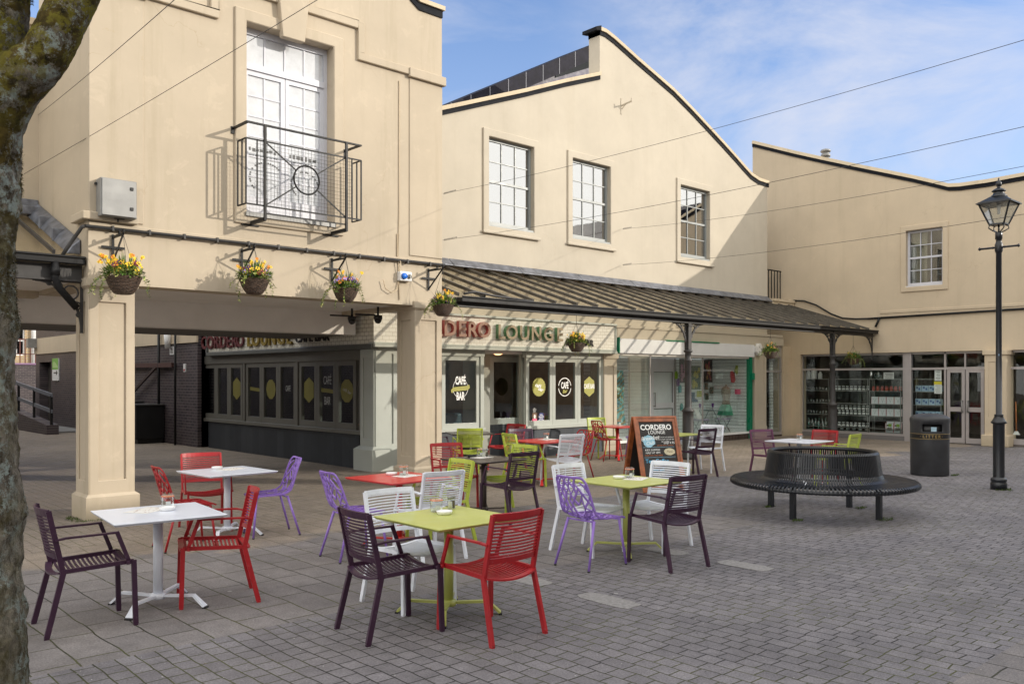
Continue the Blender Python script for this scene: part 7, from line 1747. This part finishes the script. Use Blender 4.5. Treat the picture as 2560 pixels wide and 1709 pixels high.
lumpy(mb,[tp(-88,2200,tdist),tp(-90,1750,tdist),tp(-102,1400,tdist),tp(-110,1100,tdist),tp(-114,800,tdist),tp(-116,600,tdist),tp(-106,450,tdist),tp(-90,330,tdist),tp(-62,235,tdist),tp(-18,110,tdist),tp(20,0,tdist),tp(52,-200,tdist),tp(40,-520,tdist)],[rr_(x/1.17) for x in (190,164,162,159,159,160,162,156,140,84,60,54,48)],n=150,amp=.06,sub=44)
off=Vector((e0[0],e0[1],0))
mb.v=[tuple(Vector(p)-off) for p in mb.v]; trunk=mb.build('trunk',M['bark'],tree,fix=False)
mb=MB(); lumpy(mb,[tp(-50,330,tdist),tp(30,212,tdist-.02),tp(104,147,tdist-.03),tp(159,54,tdist-.02),tp(199,-31,tdist),tp(290,-200,tdist+.05),tp(380,-400,tdist+.1)],[rr_(x/1.14) for x in (100,78,66,62,59,55,44)],n=96,amp=.05,seed=3,sub=40)
mb.v=[tuple(Vector(p)-off) for p in mb.v]; mb.build('branch',M['bark'],tree,fix=False)
# upper branches and bare twigs above the frame, they also dapple the wall
mb=MB(); rnd=random.Random(4)
def twig(p,d,L,r,dep):
    pts=[Vector(p)]; d=Vector(d).normalized()
    for i in range(4): d=(d+Vector((rnd.uniform(-.25,.25),rnd.uniform(-.25,.25),rnd.uniform(-.1,.25)))*.6).normalized(); pts.append(pts[-1]+d*L/4)
    mb.tube(pts,[r*(1-.14*i) for i in range(5)],6,cap=False)
    if dep>0:
        for i in (2,3,4): 
            for _ in range(2): twig(pts[i],d+Vector((rnd.uniform(-1,1),rnd.uniform(-1,1),rnd.uniform(-.2,.6))),L*.62,r*.5,dep-1)
for b,d in ((tp(380,-400,tdist+.1),(.7,.1,.7)),(tp(40,-520,tdist),(-.2,.3,1)),(tp(290,-200,tdist+.05),(.3,.6,.8))): twig(b,d,1.3,.055,3)
mb.v=[tuple(Vector(p)-off) for p in mb.v]; mb.build('crown',M['bark'],tree,fix=False)
# moss cushions clinging to the bark
from mathutils import noise as NZ
mb=MB(); rnd=random.Random(9); tv=[v.co.copy() for v in trunk.data.vertices]; tn=[v.normal.copy() for v in trunk.data.vertices]
cnt=0
for i in range(0,len(tv)):
    p=tv[i]+off; 
    if p.z<1.9 or NZ.noise(p*4.2)<.10+.10*(p.z<2.4): continue
    toward=(Vector((0,0,1.75))-p); toward.z=0
    if tn[i].dot(toward.normalized())<-.25: continue
    for k in range(2):
        q=tv[i]+Vector((rnd.uniform(-.008,.008),rnd.uniform(-.008,.008),rnd.uniform(-.012,.012)))-tn[i]*.004; leafquad(mb,q,tn[i]+Vector((rnd.uniform(-1.2,1.2),rnd.uniform(-1.2,1.2),rnd.uniform(-1.3,.5))),(0,0,1),rnd.uniform(.004,.010),.005,0 if rnd.random()<.7 else 1); cnt+=1
mb.build('moss',[paint('trunk_moss',(.050,.043,.012),.95,var=.5,vs=30),paint('trunk_moss_b',(.13,.10,.02),.95,var=.4,vs=30)],tree,fix=False)
# small tufts at the feet of things
def tufts(label,spots,seed,n=60):
    rnd=random.Random(seed); mb=MB()
    for (x,y,rx,ry) in spots:
        for i in range(n):
            a=rnd.uniform(0,2*PI); q=math.sqrt(rnd.random()); px_,py_=x+rx*q*math.cos(a),y+ry*q*math.sin(a)
            for t in range(3): leafquad(mb,(px_,py_,0),(rnd.uniform(-1,1),rnd.uniform(-1,1),rnd.uniform(.3,1.3)),(0,0,1),rnd.uniform(.012,.04),rnd.uniform(.004,.009))
    tag(mb.build('weed_tufts',M['moss'],fix=False),label,'weeds',kind='stuff')
tufts('green weed tufts around the bench feet',[(10.58,4.70,.16,.07),(11.3,5.35,.14,.05),(9.72,5.4,.1,.05),(10.5,6.25,.12,.05)],1,46)
tufts('thin moss and weeds at the foot of the lamp and the bin',[(14.80,4.70,.17,.12),(16.35,6.0,.16,.05)],2,60)
tufts('moss along the foot of the corner pillar',[(3.5,11.24,.35,.05),(3.2,11.5,.06,.25),(8.5,11.24,.35,.04)],3,60)
# ---- overhead wires
def wire(p,q,label,r=.0032,sag=.12,coil=False):
    p,q=Vector(p),Vector(q); pts=[]
    for i in range(25): f=i/24; z=-4*sag*f*(1-f); c=p.lerp(q,f); c.z+=z; pts.append(c)
    mb=MB(); mb.tube(pts,r,5)
    if coil:
        d=(q-p).normalized()
        for k in range(10): c=p+d*(.05+k*.05); mb.tube([c+Vector((0,0,-.02)),c+Vector((.02,0,.02))],.006,4)
    tag(mb.build('overhead_wire',M['iron_grey'],fix=False),label,'wire',group='wires strung over the square')
def wallp(u,v,Y): x,z=PY(u,v,Y); return (x,Y,z)
def far(u,v,d): return tp(u,v,d)
wire(wallp(1107,484,YB-.02),far(2900,-2,7.0),'thin overhead wire, highest of those fixed to the gabled wall',coil=True)
wire(wallp(1107,600,YB-.02),far(2900,238,7.5),'thin overhead wire crossing under the left two gable windows',coil=True)
wire(wallp(1556,572,YB-.02),far(2900,348,8.5),'thin overhead wire starting between the gable windows, upper one',coil=True)
wire(wallp(1556,662,YB-.02),far(2900,478,8.5),'thin overhead wire starting between the gable windows, lower one',coil=True)
wire(wallp(95,288,13.58),far(470,-30,6.0),'thin overhead wire crossing the top left corner of the arcade wall',sag=.02)
wire(wallp(60,435,13.58),far(900,-65,7.0),'thin overhead wire crossing in front of the french window',sag=.02)

# scattered crumbs, petals and paper bits lying on the blocks
rnd=random.Random(77); mb=MB()
for i in range(420):
    u,v=rnd.uniform(120,2540),rnd.uniform(1190,1700); x,y=G(u,v); s_=rnd.uniform(.003,.009); a=rnd.uniform(0,PI); c,s2=math.cos(a)*s_,math.sin(a)*s_
    mb.add([(x-c,y-s2,.0045),(x+s2*.6,y-c*.6,.006),(x+c,y+s2,.0045),(x-s2*.6,y+c*.6,.0055)],[(0,1,2,3)],False,rnd.choice((0,0,0,1,2)))
tag(mb.build('ground_litter',[paint('pale_crumb',(.42,.41,.39),.8),paint('dry_leaf_bit',(.12,.08,.04),.8),paint('dark_crumb',(.03,.03,.03),.8)],fix=False),'tiny pale crumbs, leaf bits and specks scattered over the paving','litter',kind='stuff')
# ================================================================== neighbours that cast the shade
SUNV=Vector((.86,-1,.42)).normalized()
SH=float(__import__('os').environ.get('SH','9.35')) if False else 9.35
block('terrace_opposite',-14,34,-22,-10,9.1,M['creamC'],'long terrace behind the viewer across the square, coloured cream to bounce light')  # out of view; cream picked to bounce light under arcade and shops
block('gabled_brick_hall',41,64,-26,-9,10.4,M['brick_brown'],'tall gabled brick hall diagonally behind the viewer',ridge=14.5)

# ================================================================== camera, light, sky
cam=bpy.data.cameras.new('camera'); co=bpy.data.objects.new('camera',cam); COL.objects.link(co)
cam.sensor_width=36; cam.lens=F/2560*36; cam.shift_y=(HV-854.5)/2560; cam.clip_end=600; cam.clip_start=.05
co.location=(0,0,CH); co.rotation_euler=(PI/2,0,TH-PI/2); sc.camera=co
sun=bpy.data.lights.new('sun','SUN'); sun.energy=2.0; sun.angle=math.radians(.55); sun.color=(1,.92,.80)
so=bpy.data.objects.new('sun',sun); COL.objects.link(so); so.rotation_euler=SUNV.to_track_quat('Z','Y').to_euler()
w=bpy.data.worlds.new('World'); sc.world=w; w.use_nodes=True; nt=w.node_tree; nt.nodes.clear(); n=N(nt)
out=n('OutputWorld'); bg=n('Background'); sky=n('TexSky'); sky.sky_type='NISHITA'; sky.sun_disc=False
sky.sun_elevation=math.asin(SUNV.z); sky.sun_rotation=math.atan2(SUNV.x,SUNV.y); sky.air_density=1.0; sky.dust_density=.6; sky.ozone_density=1.6; sky.altitude=100
VE=7.5
tc=n('TexCoord'); mp=n('Mapping'); mp.inputs['Scale'].default_value=(1,1,2.6); mp.inputs['Location'].default_value=(2.3,.7,.4); n.l(tc.outputs['Generated'],mp.inputs[0])
c1=n.noise(mp.outputs[0],3.4,8,.62,dist=.5); c2=n.noise(mp.outputs[0],1.3,3,.5)
f=n.math('MULTIPLY',n.ramp(c1,[(.46,0),(.78,1)]),n.ramp(c2,[(.42,0.10),(.62,1)]))
cd=n('VectorMath',operation='DOT_PRODUCT'); n.l(tc.outputs['Generated'],cd.inputs[0]); cd.inputs[1].default_value=(.841,.442,.310)
f=n.math('MULTIPLY',n.math('MAXIMUM',f,n.math('MULTIPLY',n.ramp(cd.outputs['Value'],[(.955,0),(.992,1)]),n.ramp(c1,[(.36,0),(.66,1)]))),.80)
hz=n('SeparateXYZ'); n.l(tc.outputs['Generated'],hz.inputs[0])
haze=n.ramp(hz.outputs[2],[(.0,.55),(.46,.0)])
tint=n.mix(1.0,sky.outputs[0],(.70,.80,1.0),'MULTIPLY'); mixc=n.mix(f,tint,(3.5,3.5,3.75)); mixc=n.mix(haze,mixc,(2.5,2.7,3.4))
dt=n('VectorMath',operation='DOT_PRODUCT'); n.l(tc.outputs['Generated'],dt.inputs[0]); dt.inputs[1].default_value=(.665,.725,.18)
fill_veil=n.ramp(n.math('ADD',n.math('MULTIPLY',dt.outputs['Value'],.5),n.math('ADD',.5,n.math('MULTIPLY',n.math('SUBTRACT',c1,.5),.18))),[(.60,1),(.86,0)])  # bright veil added to the sky outside the view, as fill light
mixc=n.mix(fill_veil,mixc,(VE*1.02,VE,VE*.95))
n.l(mixc,bg.inputs[0]); bg.inputs[1].default_value=.15; n.l(bg.outputs[0],out.inputs[0])
sc.view_settings.view_transform='Standard'; sc.view_settings.look='None'; sc.view_settings.exposure=0.72; sc.view_settings.gamma=1
sc.cycles.use_denoising=True; sc.cycles.max_bounces=8; sc.cycles.transparent_max_bounces=16; sc.cycles.caustics_reflective=False; sc.cycles.caustics_refractive=False
sc.cycles.sample_clamp_indirect=6
